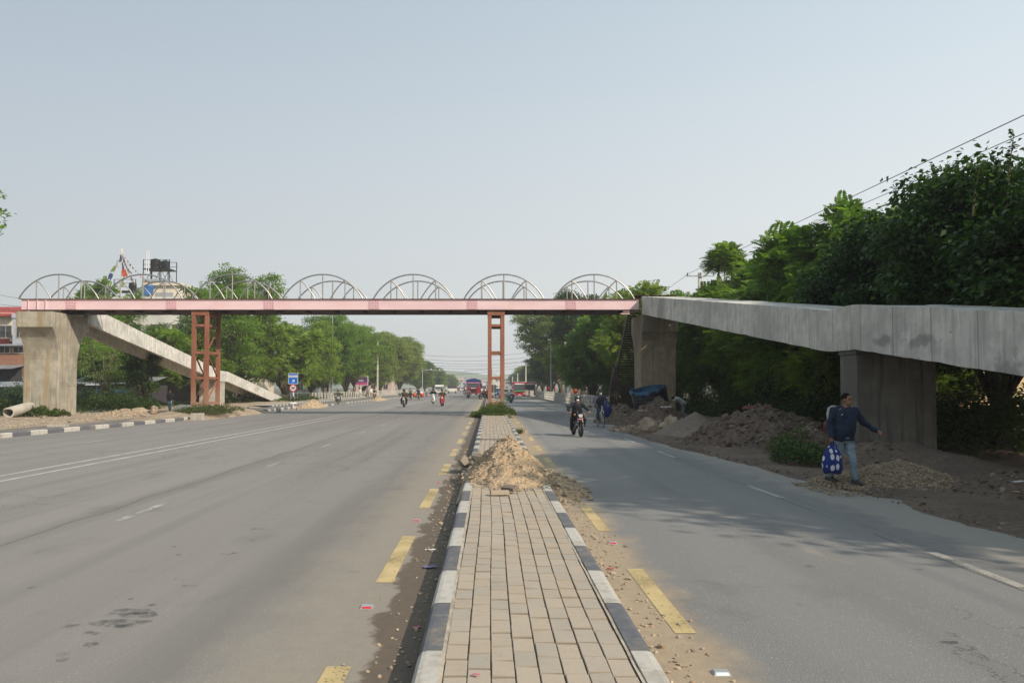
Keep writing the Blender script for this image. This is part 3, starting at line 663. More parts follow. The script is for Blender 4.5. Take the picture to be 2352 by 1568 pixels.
spots = [(300, 1405, .30, .10), (318, 1412, .26, .07), (270, 1430, .34, .09), (285, 1437, .13, .05), (250, 1433, .14, .05), (161, 1438, .085, .05), (204, 1452, .06, .035), (220, 1454, .06, .03), (74, 1349, .055, .04), (209, 1480, .08, .045), (143, 1502, .07, .04), (145, 1514, .07, .045),
         (421, 1331, .05, .03), (300, 1375, .045, .03), (350, 1389, .07, .03), (515, 1271, .05, .04), (525, 1273, .05, .035), (410, 1274, .05, .035), (399, 1255, .045, .035), (590, 1214, .17, .05), (580, 1240, .05, .04), (537, 1270, .05, .04), (640, 1182, .05, .04), (712, 1152, .05, .05), (405, 1329, .05, .02), (435, 1345, .12, .03),
         (1540, 1141, .05, .04), (2180, 1475, .12, .03), (1860, 1300, .08, .04)]
for i, (u, v, rx, ry) in enumerate(spots):
    p = G(u, v); splat(os_, p.x, p.y, rx * .6, ry * 1.15, i, 0.003)
tag(os_.build('oil_stain', 'oil_film', fixn=False), kind='structure')

# ---------- left verge: rough earth beside the service road
def lv(x, y):
    e = max(0.0, min(1.0, (-20.9 - x + 0.5 * fbm(x, y, 0.5)) / 1.2)); return -0.05 + e * (0.12 + 0.10 * fbm(x, y, 0.45) + 0.05 * fbm(x, y, 2.5))
bumpy('earth_verge', -36, -20.0, 20, 100, lv, 'earth_pale', 90, 330)
# earth around the left steel tower (between main and service roads)
def lt(x, y):
    dx = (x + 18.0) / 2.3; dy = (y - 51.5) / 8.0; q = max(0, 1 - dx * dx) * max(0, 1 - dy * dy); return -0.06 + 0.62 * q ** 0.7 + 0.12 * fbm(x, y, 1.2) * (q > 0) * min(1, q * 3)
bumpy('earth_mound', -20.3, -15.7, 43, 60, lt, 'earth_pale', 50, 140)
# ---------- right verge
RE = [(5.7, -12), (6.1, 4), (6.2, 9.2), (6.25, 13), (5.9, 18.6), (5.3, 27), (5.3, 35), (6.2, 40), (7.4, 46), (8.2, 54), (8.6, 60)]
def redge(y):
    for i in range(len(RE) - 1):
        if RE[i][1] <= y <= RE[i + 1][1]: t = (y - RE[i][1]) / (RE[i + 1][1] - RE[i][1]); return RE[i][0] + t * (RE[i + 1][0] - RE[i][0])
    return RE[-1][0]
def rv(x, y):
    e = (x - redge(y) + 0.45 * fbm(x, y, 0.35) + 0.12 * fbm(x, y, 2.2)); 
    base = -0.03 + 0.05 * min(1, max(0, e) / 0.5) + (0.05 * max(0, min(1, e))) * (1 + 1.3 * fbm(x, y, 0.5)) + 0.03 * fbm(x, y, 3.0) * max(0, min(1, e * 1.5))
    # berm of spoil parallel to the ramp
    b_ = math.exp(-((x - 9.6 - 0.5 * fbm(y, 3, 0.2)) / 1.1) ** 2) * (0.55 + 0.45 * fbm(x, y, 0.4)) * max(0, min(1, (y - 14.0) / 3)) * max(0, min(1, (47 - y) / 5))
    return base + b_ * 0.75
bumpy('earth_verge', 4.6, 14.5, -4, 60, rv, 'earth_dark', 120, 560)
bumpy('earth_verge', 14.4, 40, -8, 60, lambda x, y: 0.02 + 0.25 * fbm(x, y, 0.25) + 0.1 * fbm(x, y, 1.2), 'earth_dark', 50, 120)
bumpy('earth_verge', 8.7, 40, 60, 300, lambda x, y: 0.03 + 0.12 * fbm(x, y, 0.25), 'earth_dark', 30, 120)
# sidewalk and kerb by the right fence
mb = MB(); 
kerb('kerb', [(7.9, 58), (7.6, 90), (7.4, 135)], 0.25, 0.18, 'kerb_far', side=-1)
kerb('kerb', [(7.4, 142), (7.0, 200), (7.0, 320)], 0.25, 0.18, 'kerb_far', side=-1)
sheet('sidewalk', [(8.05, 58), (7.75, 90), (7.55, 135), (7.2, 200), (7.2, 320)], [(9.3, 58), (9.2, 90), (9.0, 135), (9.0, 200), (9.0, 320)], 0.13, 'sidewalk_mat')
# far kerb and sidewalk of the service road
kerb('kerb', [(-20.2, 74), (-20.6, 100), (-20.4, 130), (-20.4, 300)], 0.2, 0.14, 'kerb_far', side=1)
sheet('sidewalk', [(-20.4, 74), (-20.8, 100), (-20.6, 300)], [(-22.6, 74), (-23.2, 100), (-23, 300)], 0.11, 'sidewalk_mat')
# ================================================================ the footbridge
YF, YB = 49.2, 52.6           # front and back girder faces
ZT, ZB = 7.31, 6.60
XL, XR = -29.06, 9.28
fb = thing('footbridge', 'long pink steel footbridge deck spanning the whole road with arched steel railings', 'footbridge', (XL, YF, 0))
def lx(x): return x - XL
splX = [(u - U0) * YF / F for u in (158, 390, 615, 857.5, 1084.3, 1312.5)]
for gi, (ya, sgn) in enumerate(((0.0, -1), (YB - YF, 1))):
    wb = MB(); wb.box(0.0, lx(XR), ya + (0.10 if sgn < 0 else -0.12), ya + (0.12 if sgn < 0 else -0.10), ZB + 0.025, ZT - 0.035)
    web = wb.build('girder', 'pink_girder', fb)
    f1 = MB(); f1.box(-0.10, lx(XR) + .02, ya - (0.0 if sgn < 0 else 0.24), ya + (0.24 if sgn < 0 else 0.0), ZT - 0.035, ZT - 0.008)
    f1.build('top_flange', 'rust_edge', web)
    f2 = MB(); f2.box(0, lx(XR), ya - (0.0 if sgn < 0 else 0.24), ya + (0.24 if sgn < 0 else 0.0), ZB, ZB + 0.025)
    f2.build('bottom_flange', 'dark_steel', web)
    yf = ya + 0.10 if sgn < 0 else ya - 0.10
    for X in splX:
        sp = MB(); c = lx(X); sp.bevbox(c - .33, c + .33, yf - .016 if sgn < 0 else yf, yf if sgn < 0 else yf + .016, ZB + .045, ZT - .06, .004)
        sp.cur = 1
        for i in range(4):
            for j in range(4):
                bx_ = c + (-.24, -.08, .10, .25)[i]; bz = ZB + .12 + j * .155
                sp.tube([(bx_, yf - .016 * (1 if sgn < 0 else -1), bz), (bx_, yf - .045 * (1 if sgn < 0 else -1), bz)], .022, 6)
        sp.build('splice_plate', ['pink_plate', 'bolt_pink'], web)
    if sgn < 0:
        for zx in (195, 262, 325):
            X = lx((zx / 1.8444 / 1.7415 - U0) * YF / F); st = MB(); st.box(X - .01, X + .01, 0.012, .10, ZB + .026, ZT - .036); st.build('stiffener', 'pink_girder', web)
# deck, cross beams
dk = MB(); dk.box(0.0, lx(XR), 0.25, YB - YF - .25, ZT - 0.10, ZT - 0.045); dk.build('deck', 'dark_steel', fb)
x = 0.6
while x < lx(XR):
    cb = MB(); cb.box(x - .06, x + .06, 0.13, YB - YF - .13, ZB + 0.10, ZT - 0.105); x += 1.85; cb.build('cross_beam', 'dark_steel', fb)
for yy in (1.1, 2.3):
    s2 = MB(); s2.box(0.1, lx(XR) - .1, yy - .05, yy + .05, ZB + 0.03, ZB + .095); s2.build('stringer', 'dark_steel', fb)
# railing arches
def arch(parent, X, y, Hh=1.53, hw=2.48):
    r = (hw * hw + Hh * Hh) / (2 * Hh); t = MB(); zc = ZT - .01 + Hh - r
    a0 = math.asin(hw / r); pts = [(X + r * math.sin(a), y, zc + r * math.cos(a)) for a in np.linspace(-a0, a0, 25)]
    t.tube(pts, .045, 8)
    t.tube([(X, y, ZT - .01), (X, y, ZT - .01 + Hh)], .040, 8)
    for s in (-1, 1):
        px = X + s * 1.39; hz = zc + math.sqrt(r * r - 1.39 ** 2); t.tube([(px, y, ZT - .01), (px, y, hz)], .037, 8)
        # inner quarter arcs falling towards the middle
        ex = X + s * 0.47; q = []
        for k_ in range(11):
            f = k_ / 10; q.append((px + (ex - px) * f, y, hz + (ZT - .01 - hz) * (0.55 * f + 0.45 * f * f)))
        t.tube(q, .038, 8)
    return t.build('railing_arch', 'stainless', parent, smooth=True, auto=60)
for u in (130.8, 324.5, 531, 739.6, 948.5, 1157.6, 1366):
    X = (u - U0) * (YF + .1) / F; arch(fb, lx(X), 0.13); arch(fb, lx(X), YB - YF - .13)
# loose rusty sheets lying at the right end
rs = thing('rusty_sheet', 'rusty corrugated steel sheet lying on top of the deck at its right end', 'metal sheet', (10.2, YF + 1.0, 7.52))
mb = MB(); n = 22; vs = []; fs = []
for i in range(n + 1):
    x = -1.0 + 2.6 * i / n; z = 0.05 + 0.03 * math.sin(i * 1.6)
    for y, dz in ((-0.5, 0), (1.2, 0.02)): vs += [(x, y, z + dz), (x, y, z + dz - .012)]
for i in range(n): a = 4 * i; fs += [(a, a + 2, a + 6, a + 4), (a + 1, a + 5, a + 7, a + 3), (a, a + 4, a + 5, a + 1), (a + 2, a + 3, a + 7, a + 6)]
mb._add(vs, fs); mb.build('sheet', 'rust_edge', rs)

# ---------------------------------------------------------------- concrete piers
def pier(label, X0, X1, yt0, yt1, yb0, yb1, z0, ztop, zcap, zfl, mat, swell_x=0.0):
    t = thing('bridge_pier', label, 'pier', ((X0 + X1) / 2, (yb0 + yb1) / 2, z0)); ox, oy = (X0 + X1) / 2, (yb0 + yb1) / 2
    rings = []; zs = [z0 - .3, zfl] ; prof = [(z0 - .3, yb0, yb1), (zfl, yb0, yb1)]
    for i in range(1, 15):
        f = i / 14; ff = .6 * f ** 4 + .4 * f; prof.append((zfl + (zcap - zfl) * f, yb0 + (yt0 + .09 - yb0) * ff, yb1 + (yt1 - .05 - yb1) * ff))
    prof += [(zcap + .002, yt0, yt1), (ztop, yt0, yt1)]
    c = 0.04
    for z, a, b_ in prof:
        rings.append([(X0 + c - ox, a - oy, z - z0), (X1 - c - ox, a - oy, z - z0), (X1 - ox, a + c - oy, z - z0), (X1 - ox, b_ - c - oy, z - z0), (X1 - c - ox, b_ - oy, z - z0), (X0 + c - ox, b_ - oy, z - z0), (X0 - ox, b_ - c - oy, z - z0), (X0 - ox, a + c - oy, z - z0)])
    mb = MB(); mb.loft(rings); mb.build('shaft', mat, t)
    return t
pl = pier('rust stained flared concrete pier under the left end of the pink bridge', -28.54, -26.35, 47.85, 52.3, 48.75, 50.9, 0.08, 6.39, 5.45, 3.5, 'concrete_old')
# cracks with broken plaster on the left pier, and bearing
mb = MB(); rr = random.Random(3); ox, oy = -27.445, 49.8
def crack(pts, y=None, x=None):
    for i in range(len(pts) - 1):
        a, b_ = pts[i], pts[i + 1]
        if y is not None: mb.beam((a[0], y, a[1]), (b_[0], y, b_[1]), .03, .03)
        else: mb.beam((x, a[0], a[1]), (x, b_[0], b_[1]), .03, .03)
crack([(-.25, 1.95), (-.22, 2.13), (.0, 2.1), (.2, 2.02), (.5, 2.05), (.72, 2.0), (1.05, 2.08), (1.08, 2.1)], y=48.745 - oy); crack([(-.2, 1.9), (.1, 1.92), (.9, 1.93)], y=48.745 - oy); crack([(-.85, 1.5), (-.6, 1.53), (-.45, 1.62)], y=48.745 - oy)
crack([(-1.0, 2.08), (-.6, 2.0), (-.2, 2.05), (.0, 1.85), (.4, 1.82), (.55, 2.0), (1.0, 1.75)], x=1.097)
mb.build('crack_ledge', 'concrete_old', pl)['kind'] = 'stuff'
mb = MB(); mb.box(-.9, .9, 48.9 - oy, 50.2 - oy, 6.31, 6.515); mb.build('bearing', 'dark_steel', pl)
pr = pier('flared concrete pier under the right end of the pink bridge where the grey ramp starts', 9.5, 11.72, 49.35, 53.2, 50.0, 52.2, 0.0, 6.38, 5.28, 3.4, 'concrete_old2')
def boxpier(label, x0, x1, y0, y1, z1, mat):
    t = thing('bridge_pier', label, 'pier', ((x0 + x1) / 2, (y0 + y1) / 2, 0)); hx, hy = (x1 - x0) / 2, (y1 - y0) / 2
    mb = MB(); mb.bevbox(-hx, hx, -hy, hy, -.3, z1 - .12, .03); mb.build('shaft', mat, t)
    mb = MB(); mb.bevbox(-hx - .03, hx + .03, -hy - .03, hy + .03, z1 - .117, z1, .02); mb.build('cap', mat, t); return t
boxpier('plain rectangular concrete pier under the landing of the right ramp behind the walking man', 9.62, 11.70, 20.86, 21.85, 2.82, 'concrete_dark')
boxpier('pale plain concrete pier under the landing of the left ramp', -28.4, -26.42, 78.0, 79.6, 2.38, 'concrete_plain')

# ---------------------------------------------------------------- ramps
def ramp(label, X0, X1, prof, mat, inward):
    "prof: list of (y, ztop, zbottom)"
    y0 = prof[0][0]; t = thing('footbridge_ramp', label, 'ramp', ((X0 + X1) / 2, y0, 0)); ox = (X0 + X1) / 2
    # densified outline with slightly uneven edges
    D = []
    for i in range(len(prof) - 1):
        a, b_ = prof[i], prof[i + 1]; n = max(2, int(abs(b_[0] - a[0]) / 0.35))
        for j in range(n): f = j / n; D.append(tuple(a[k_] + (b_[k_] - a[k_]) * f for k_ in range(3)))
    D.append(prof[-1])
    def rag(y, s): return 0.018 * mnoise.noise(Vector((y * 1.1, s * 5, 0))) + 0.010 * mnoise.noise(Vector((y * 5, s * 5, 0)))
    def beamrings(xa, xb, off):
        return [[(xa - ox, y - y0, zt + rag(y, 1)), (xb - ox, y - y0, zt + rag(y, 2)), (xb - ox, y - y0, zb + rag(y, 3)), (xa - ox, y - y0, zb + 1.6 * rag(y, 4))] for y, zt, zb in D]
    for xa, xb in ((X0, X0 + .28), (X1 - .28, X1)):
        mb = MB(); mb.loft(beamrings(xa, xb, 0)); mb.build('edge_beam', mat, t)
    mb = MB(); mb.loft([[(X0 + .28 - ox, y - y0, zt - .02), (X1 - .28 - ox, y - y0, zt - .02), (X1 - .28 - ox, y - y0, max(zb + .05, zt - .4)), (X0 + .28 - ox, y - y0, max(zb + .05, zt - .4))] for y, zt, zb in D]); mb.build('deck_slab', mat, t)
    return t
ramp('pale concrete ramp descending from the left pier away along the left roadside', -28.5, -26.33, [(52.1, 7.19, 6.05), (54.8, 6.79, 5.58), (77.9, 3.43, 2.40), (80.2, 3.36, 2.36), (104.5, 0.12, -0.9)], 'concrete_ramp', 1)
ramp('grey concrete ramp descending from the bridge towards the near right, level above the walking man', 9.5, 11.75, [(49.6, 7.49, 6.38), (22.3, 4.00, 2.83), (20.7, 3.99, 2.82), (-8.0, 0.46, -0.6)], 'concrete_ramp', 1)

# ---------------------------------------------------------------- steel support towers
def tower(label, xc, zb):
    t = thing('support_tower', label, 'support tower', (xc, 50.45, zb)); y0, y1 = -1.0, 1.08; hx = .40
    for sx in (-1, 1):
        for yy in (y0, y1):
            mb = MB(); mb.bevbox(sx * hx - .12, sx * hx + .12, yy - .12, yy + .12, 0.02, 6.28 - zb, .012)
            c = mb.build('column', 'red_oxide', t)
            bp = MB(); bp.bevbox(sx * hx - .22, sx * hx + .22, yy - .22, yy + .22, -.03, .02, .005); bp.build('base_plate', 'red_oxide', c)
    for yy in (y0, y1):
        mb = MB(); mb.bevbox(-.54, .54, yy - .14, yy + .14, 6.283 - zb, 6.56 - zb, .01); mb.build('cap_beam', 'red_oxide', t)
    for sx in (-1, 1):
        mb = MB(); mb.bevbox(sx * hx - .13, sx * hx + .13, y0 + .142, y1 - .142, 6.29 - zb, 6.55 - zb, .01); mb.build('cap_beam', 'red_oxide', t)
    lv_ = [5.66, 3.98, 2.40, .82]
    for z in lv_:
        for yy in (y0, y1):
            mb = MB(); mb.box(-hx + .12, hx - .12, yy - .10, yy + .04, z - zb - .075, z - zb + .075); mb.build('crossbar', 'red_oxide', t)
        for sx in (-1, 1):
            mb = MB(); mb.box(sx * hx - .06, sx * hx + .08, y0 + .12, y1 - .12, z - zb - .075, z - zb + .075); mb.build('crossbar', 'red_oxide', t)
    for sx in (-1, 1):
        for (za, zc_, fr) in ((5.56, 4.08, 1), (3.88, 2.5, 0), (2.3, .92, 1)):
            a = (sx * hx, (y1 if fr else y0) + (-.12 if fr else .12), za - zb); b_ = (sx * hx, (y0 if fr else y1) + (.12 if fr else -.12), zc_ - zb)
            mb = MB(); mb.beam(a, b_, .075, .075); mb.build('brace', 'red_oxide', t)
    for yy in (y0, y1): mb = MB(); mb.box(-.3, .3, yy - .1, yy + .1, 6.563 - zb, 6.6 - zb); mb.build('bearing', 'dark_steel', t)
    return t
tower('red oxide steel support tower at the left roadside in front of the pale ramp', -17.965, 0.36)
tw = tower('red oxide steel support tower standing on the median in the middle of the road', 0.42, 0.42)

# ---------------------------------------------------------------- steel stair behind the right pier
t = thing('steel_stair', 'dark rusty open steel stair behind the right pier', 'staircase', (9.4, 53.4, 0))
def zst(y): return 7.0 - y * 0.72
for x in (0.0, 2.15):
    mb = MB(); mb.beam((x, 0, 7.05), (x, 4.9, 3.5), .06, .32); mb.beam((x, 4.9, 3.5), (x, 6.0, 3.5), .06, .32); mb.beam((x, 6.0, 3.5), (x, 10.8, .05), .06, .32); mb.build('stringer', 'stair_steel', t)
    for yy in (4.9, 6.0):
        mb = MB(); mb.box(x - .06, x + .06, yy - .06, yy + .06, 0, 3.35); mb.build('post', 'stair_steel', t)
def tread(y, z, d=.26):
    mb = MB(); mb.box(.03, 2.12, y, y + d, z - .105, z); mb.build('tread', 'stair_steel', t)
for i in range(22): tread(.1 + i * .218, 7.0 - i * .158)
for i in range(22): tread(6.1 + i * .218, 3.4 - i * .156)
mb = MB(); mb.box(.03, 2.12, 4.95, 6.0, 3.42, 3.46); mb.build('landing', 'stair_steel', t)
mb = MB(); mb.beam((0, 7.0, .1), (2.1, 7.0, 2.6), .05, .05); mb.beam((2.1, 7.0, .1), (0, 7.0, 2.6), .05, .05); mb.build('brace', 'stair_steel', t)
ph = thing('steel_panel_stack', 'rusty dark steel grating leaning under the stair beside the fence end', 'steel grating', (9.5, 54.2, 0)) if 0 else None

# ---------------------------------------------------------------- traffic sign
p = G(673.2, 936.3, .17); sg = thing('traffic_sign', 'blue square entrance sign above a round red speed limit sign on a striped pole', 'traffic sign', (p.x, p.y, .17))
for (za, zb_, m_) in ((0, .44, 'sign_white'), (.44, .92, 'sign_black'), (.92, 1.55, 'sign_white'), (1.55, 2.7, 'galv')):
    mb = MB(); mb.lathe([(.038, za), (.038, zb_)], 12); mb.build('pole', m_, sg, smooth=True, auto=50)
S_ = p.y / F
bl = MB(); bl.bevbox(-.375, .375, -.075, -.05, 1.91, 2.76, .01); o = bl.build('direction_panel', 'sign_blue', sg)
fr = MB()
for a in ((-.385, .385, 1.90, 1.925), (-.385, .385, 2.745, 2.77), (-.385, -.36, 1.9253, 2.7447), (.36, .385, 1.9253, 2.7447)): fr.box(a[0], a[1], -.08, -.045, a[2], a[3])
fr.build('border', 'sign_white', o)
wp = MB(); wp.box(-.32, .32, -.079, -.076, 2.43, 2.60); wp.build('name_strip', 'sign_white', o)
RX = Matrix.Rotation(R(90), 4, 'X')
text_mesh('ENTRANCE', .145, 'lettering', 'sign_black', o, Matrix.Translation((0, -.0835, 2.51)) @ RX, .001, 0.0, .72)
ar = MB(); c45 = Matrix.Translation((.02, -.079, 2.14)) @ Matrix.Rotation(R(45), 4, 'Y')
pts = [(-.03, -.13), (.03, -.13), (.03, .03), (.075, -.015), (.115, .025), (0, .14), (-.115, .025), (-.075, -.015), (-.03, .03)]
vs = [c45 @ Vector((a * 1.0, 0, b_)) for a, b_ in pts] + [c45 @ Vector((a, .003, b_)) for a, b_ in pts]; n = len(pts)
ar._add(vs, [tuple(range(n)), tuple(range(2 * n - 1, n - 1, -1))] + [(i, (i + 1) % n, (i + 1) % n + n, i + n) for i in range(n)]); ar.build('arrow', 'sign_white', o)
dm = Matrix.Translation((0, -.052, 1.585)) @ RX
d1 = MB(); d1.lathe([(.29, 0), (.29, .02)], 40, mat=dm); o2 = d1.build('speed_disc', 'sign_red', sg)
d2 = MB(); d2.lathe([(.222, .021), (.222, .024)], 40, mat=dm); d2.build('disc_field', 'sign_white', o2)
text_mesh('50', .29, 'lettering', 'sign_black', o2, Matrix.Translation((0, -.0785, 1.578)) @ RX, .001, .012, 1.08)

# ---------------------------------------------------------------- fences
def fence(label, pts, step, h, pw, rails, rr_, z0, mat, group=None, rail_mat=None):
    a = Vector(pts[0]); t = thing('roadside_fence', label, 'fence', (a.x, a.y, z0), 0, group)
    P2 = []; acc = 0
    tot = sum((Vector(pts[i + 1]) - Vector(pts[i])).length for i in range(len(pts) - 1)); n = min(99, int(tot / step)); st = tot / n
    def atl(s):
        for i in range(len(pts) - 1):
            L = (Vector(pts[i + 1]) - Vector(pts[i])).length
            if s <= L + 1e-6: return Vector(pts[i]).lerp(Vector(pts[i + 1]), s / L)
            s -= L
        return Vector(pts[-1])
    proto = MB(); proto.bevbox(-pw / 2, pw / 2, -pw / 2, pw / 2, 0, h, .012); pm = None
    for i in range(n + 1):
        q = atl(i * st) - a
        if pm is None: o = proto.build('post', mat, t); pm = o.data
        else:
            o = bpy.data.objects.new('post', pm); COL.objects.link(o); o.parent = t
        o.location = (q.x, q.y, 0); o.rotation_euler = (R(random.Random(i).uniform(-1.5, 1.5)), R(random.Random(i + 9).uniform(-1.5, 1.5)), 0)
    for z in rails:
        mb = MB(); mb.tube([(*(Vector(q_) - a), z) for q_ in pts], rr_, 6); mb.build('rail', rail_mat or mat, t)
    return t
fence('white concrete post and rail fence along the right road edge beside the cyclist', [(8.45, 56.5), (8.0, 90), (7.8, 134)], 1.42, 1.05, .13, (.28, .62, .93), .035, .13, 'fence_white')
fence('short white post and rail fence section in front of the second red bus', [(7.8, 142), (7.5, 175)], 1.6, 1.05, .13, (.28, .62, .93), .035, .13, 'fence_white')
fence('white post and rail fence nearest on the left side behind the small black motorcycle', [(-23.1, 104), (-21.4, 136)], 1.6, .98, .11, (.12, .42, .70, .94), .03, .11, 'fence_white')
fence('long far white fence on the left running on behind the cyclists with orange baskets', [(-21.5, 141), (-19.5, 235)], 1.35, 1.0, .12, (.2, .55, .9), .04, .11, 'fence_white')
fence('thin grey metal fence in the grass directly right of the speed limit sign', [(-23.9, 96), (-23.3, 103.5)], 1.25, .85, .06, (.25, .8), .025, .3, 'galv')

# ---------------------------------------------------------------- poles and wires
def pole(label, x, y, h, kind='conc', z=0, arms=()):
    t = thing('utility_pole', label, 'utility pole', (x, y, z))
    mb = MB()
    if kind == 'conc': mb.loft([[(-.16 + .05 * f, -.13 + .04 * f, h * f), (.16 - .05 * f, -.13 + .04 * f, h * f), (.16 - .05 * f, .13 - .04 * f, h * f), (-.16 + .05 * f, .13 - .04 * f, h * f)] for f in (0, 1)])
    else: mb.tube([(0, 0, 0), (0, 0, h * .45), (0, 0, h)], [.09, .075, .055], 10)
    mb.build('shaft', 'fence_white' if kind == 'conc' else 'galv', t)
    for (za, L) in arms:
        mb = MB(); mb.box(-L, L, -.2, -.13, za - .04, za + .04); o = mb.build('crossarm', 'galv', t)
        for s in (-1, 0, 1):
            i_ = MB(); i_.lathe([(.03, 0), (.05, .05), (.03, .09), (.045, .14), (.02, .18)], 8, (s * L * .9, -.165, za + .04)); i_.build('insulator', 'black_plastic', o)
    return t
def wire(label, p0, p1, sag, r=.018, group=None, cat='cable', n=24):
    p0 = Vector(p0); p1 = Vector(p1); mb = MB(); pts = []
    for i in range(n + 1):
        f = i / n; q = p0.lerp(p1, f); q.z -= sag * 4 * f * (1 - f); pts.append(q - p0)
    t = mb; mb.tube(pts, r, 5); o = mb.build('overhead_cable', 'black_plastic'); o.location = p0; return tag(o, label, cat, group)
pole('grey pole with a cross arm rising behind the start of the right ramp', 14.6, 55.0, 9.75, 'conc', 0, ((9.5, 1.0),))
wire('upper black cable climbing towards the top right corner over the dark tree', (13.8, 54.8, 9.68), (13.8, -6, 8.3), .05, .014)
wire('lower black cable climbing towards the right edge below the upper cable', (14.6, 54.8, 9.68), (14.9, -6, 8.4), .15, .012)
wire('black cable dropping from the pole top down behind the right end of the bridge', (13.8, 54.8, 9.68), (11.5, 120, 8.6), 0.9, .012)
for i, (u, Y, vt, kd, ar_) in enumerate(((1265, 118, 768, 'steel', ((7.2, 1.0),)), (1299, 96, 785, 'conc', ()), (1208, 190, 838, 'conc', ()), (1189, 215, 856, 'conc', ((3.9, 1.0),)), (1177, 260, 865, 'conc', ()), (1159, 300, 880, 'steel', ()))):
    q = P(u, vt, Y); h = q.z
    pole(['slim grey steel pole with a wide cross arm among the right trees', 'square concrete pole nearest on the right behind the orange shirt', 'concrete pole rising above the tree line on the right', 'concrete pole with insulators at the tip of the far right trees', 'far concrete pole at the thin end of the right tree row', 'farthest slim pole behind the red bus'][i], q.x, Y, h, kd, 0, ((h - .25, .9),) if ar_ else ())
lab = ['topmost cable crossing the road far beyond the bridge', 'second cable from the top crossing the road beyond the bridge', 'third cable from the top crossing the far road', 'thick sagging cable of the group crossing the far road', 'lowest cable of the close group crossing the far road', 'lone thin cable a little below the group crossing the far road']
for i, (va, vb) in enumerate(((811, 817), (820, 828), (826, 836), (834, 838), (838, 845), (858, 848))):
    a = P(930, va, 150); b_ = P(1215, vb - 8, 150); wire(lab[i], a, b_, .75, .022)
for i, (va, vb, Y, s_) in enumerate(((888, 878, 230, 1.5), (896, 884, 260, 2.0))):
    a = P(975, va - 22, Y); b_ = P(1190, vb - 22, Y); wire('%s faint cable sagging across the far end of the road below the camera gantries' % ('upper' if i == 0 else 'lower'), a, b_, s_, .025)
for i, (va, vb) in enumerate(((664, 684), (689, 698), (702, 706))):
    a = P(-60, va, 74); b_ = P(120, vb + 8, 74); wire(['upper', 'middle', 'lower'][i] + ' black cable left of the first arch at the left picture edge', a, b_, .2, .014)
# camera gantries far ahead
def gantry(label, x, y, h, arm, cams):
    t = thing('camera_gantry', label, 'camera gantry', (x, y, 0)); mb = MB(); mb.tube([(0, 0, 0), (0, 0, h)], [.12, .09], 8); mb.build('post', 'galv', t)
    mb = MB(); mb.beam((0, 0, h - .1), (arm, 0, h - .45), .1, .16); mb.build('arm', 'galv', t)
    for c in cams:
        mb = MB(); mb.bevbox(c - .14, c + .14, -.25, .2, h + .02 - .35 * c / arm, h + .28 - .35 * c / arm, .03); mb.build('camera', 'sign_white', t)
    return t
q = P(970.3, 848, 205); gantry('tall grey post on the left with a long arm of cameras over the road', q.x, 205, q.z, 7.0, (2.2, 4.4, 6.0))
q = P(1130, 847, 205); gantry('grey camera arm reaching left from behind the middle tower', q.x, 205, q.z, -7.2, (-2.2, -4.6, -6.4))
# round sign seen from behind, left of the middle tower's bar
q = P(1132, 870, 100); t = thing('round_sign_back', 'round sign frame seen from behind between the legs of the middle tower', 'traffic sign', (0.55, 100, .2)); mb = MB(); mb.tube([(0, 0, 0), (0, 0, 2.2)], .04, 8); mb.build('pole', 'galv', t)
mb = MB(); mb.tube([(.62 * math.cos(a), 0, 2.7 + .62 * math.sin(a)) for a in np.linspace(0, 2 * math.pi, 33)], .035, 6); mb.build('ring', 'galv', t)
mb = MB(); mb.box(-.28, .28, -.02, .02, .95, 1.9); mb.build('panel', 'shutter_dark', t)
# roadside pale poles among the left trees
for i, (u, Y, vt, r_) in enumerate(((650, 0, 0, 0),)): pass
for i, (u, vt, Y) in enumerate(((756, 868, 118), (764, 720, 120), (868, 770, 150))):
    q = P(u, vt, Y); pole(['short pale blue pole among the left trees', 'slim tall grey pole rising through the left trees', 'concrete pole with a grey cover between the left trees'][i], q.x, Y, q.z, 'steel' if i < 2 else 'conc')
# telecom mast beyond the left trees
q = P(767, 724, 190); t = thing('telecom_mast', 'grey lattice telecom mast with antennas rising behind the left trees', 'mast', (q.x, 190, 0)); mb = MB(); H_ = q.z
for a in range(3):
    ca, sa = math.cos(a * 2.09), math.sin(a * 2.09); mb.tube([(ca * .9, sa * .9, 0), (ca * .25, sa * .25, H_)], .05, 5)
for i in range(14):
    z = i * H_ / 14; z2 = (i + 1) * H_ / 14; r1 = .9 - .65 * z / H_; r2 = .9 - .65 * z2 / H_
    for a in range(3): mb.tube([(math.cos(a * 2.09) * r1, math.sin(a * 2.09) * r1, z), (math.cos((a + 1) * 2.09) * r2, math.sin((a + 1) * 2.09) * r2, z2)], .03, 4)
mb.build('lattice', 'galv', t)
for a in (-.7, .6):
    mb = MB(); mb.bevbox(a - .12, a + .12, -.3, -.15, H_ - 1.7, H_ - .2, .03); mb.build('antenna', 'sign_white', t)
mb = MB(); mb.lathe([(.05, 0), (.35, .12), (.38, .2)], 14, mat=Matrix.Translation((.9, -.2, H_ - 2.6)) @ RX); mb.build('dish', 'black_plastic', t)
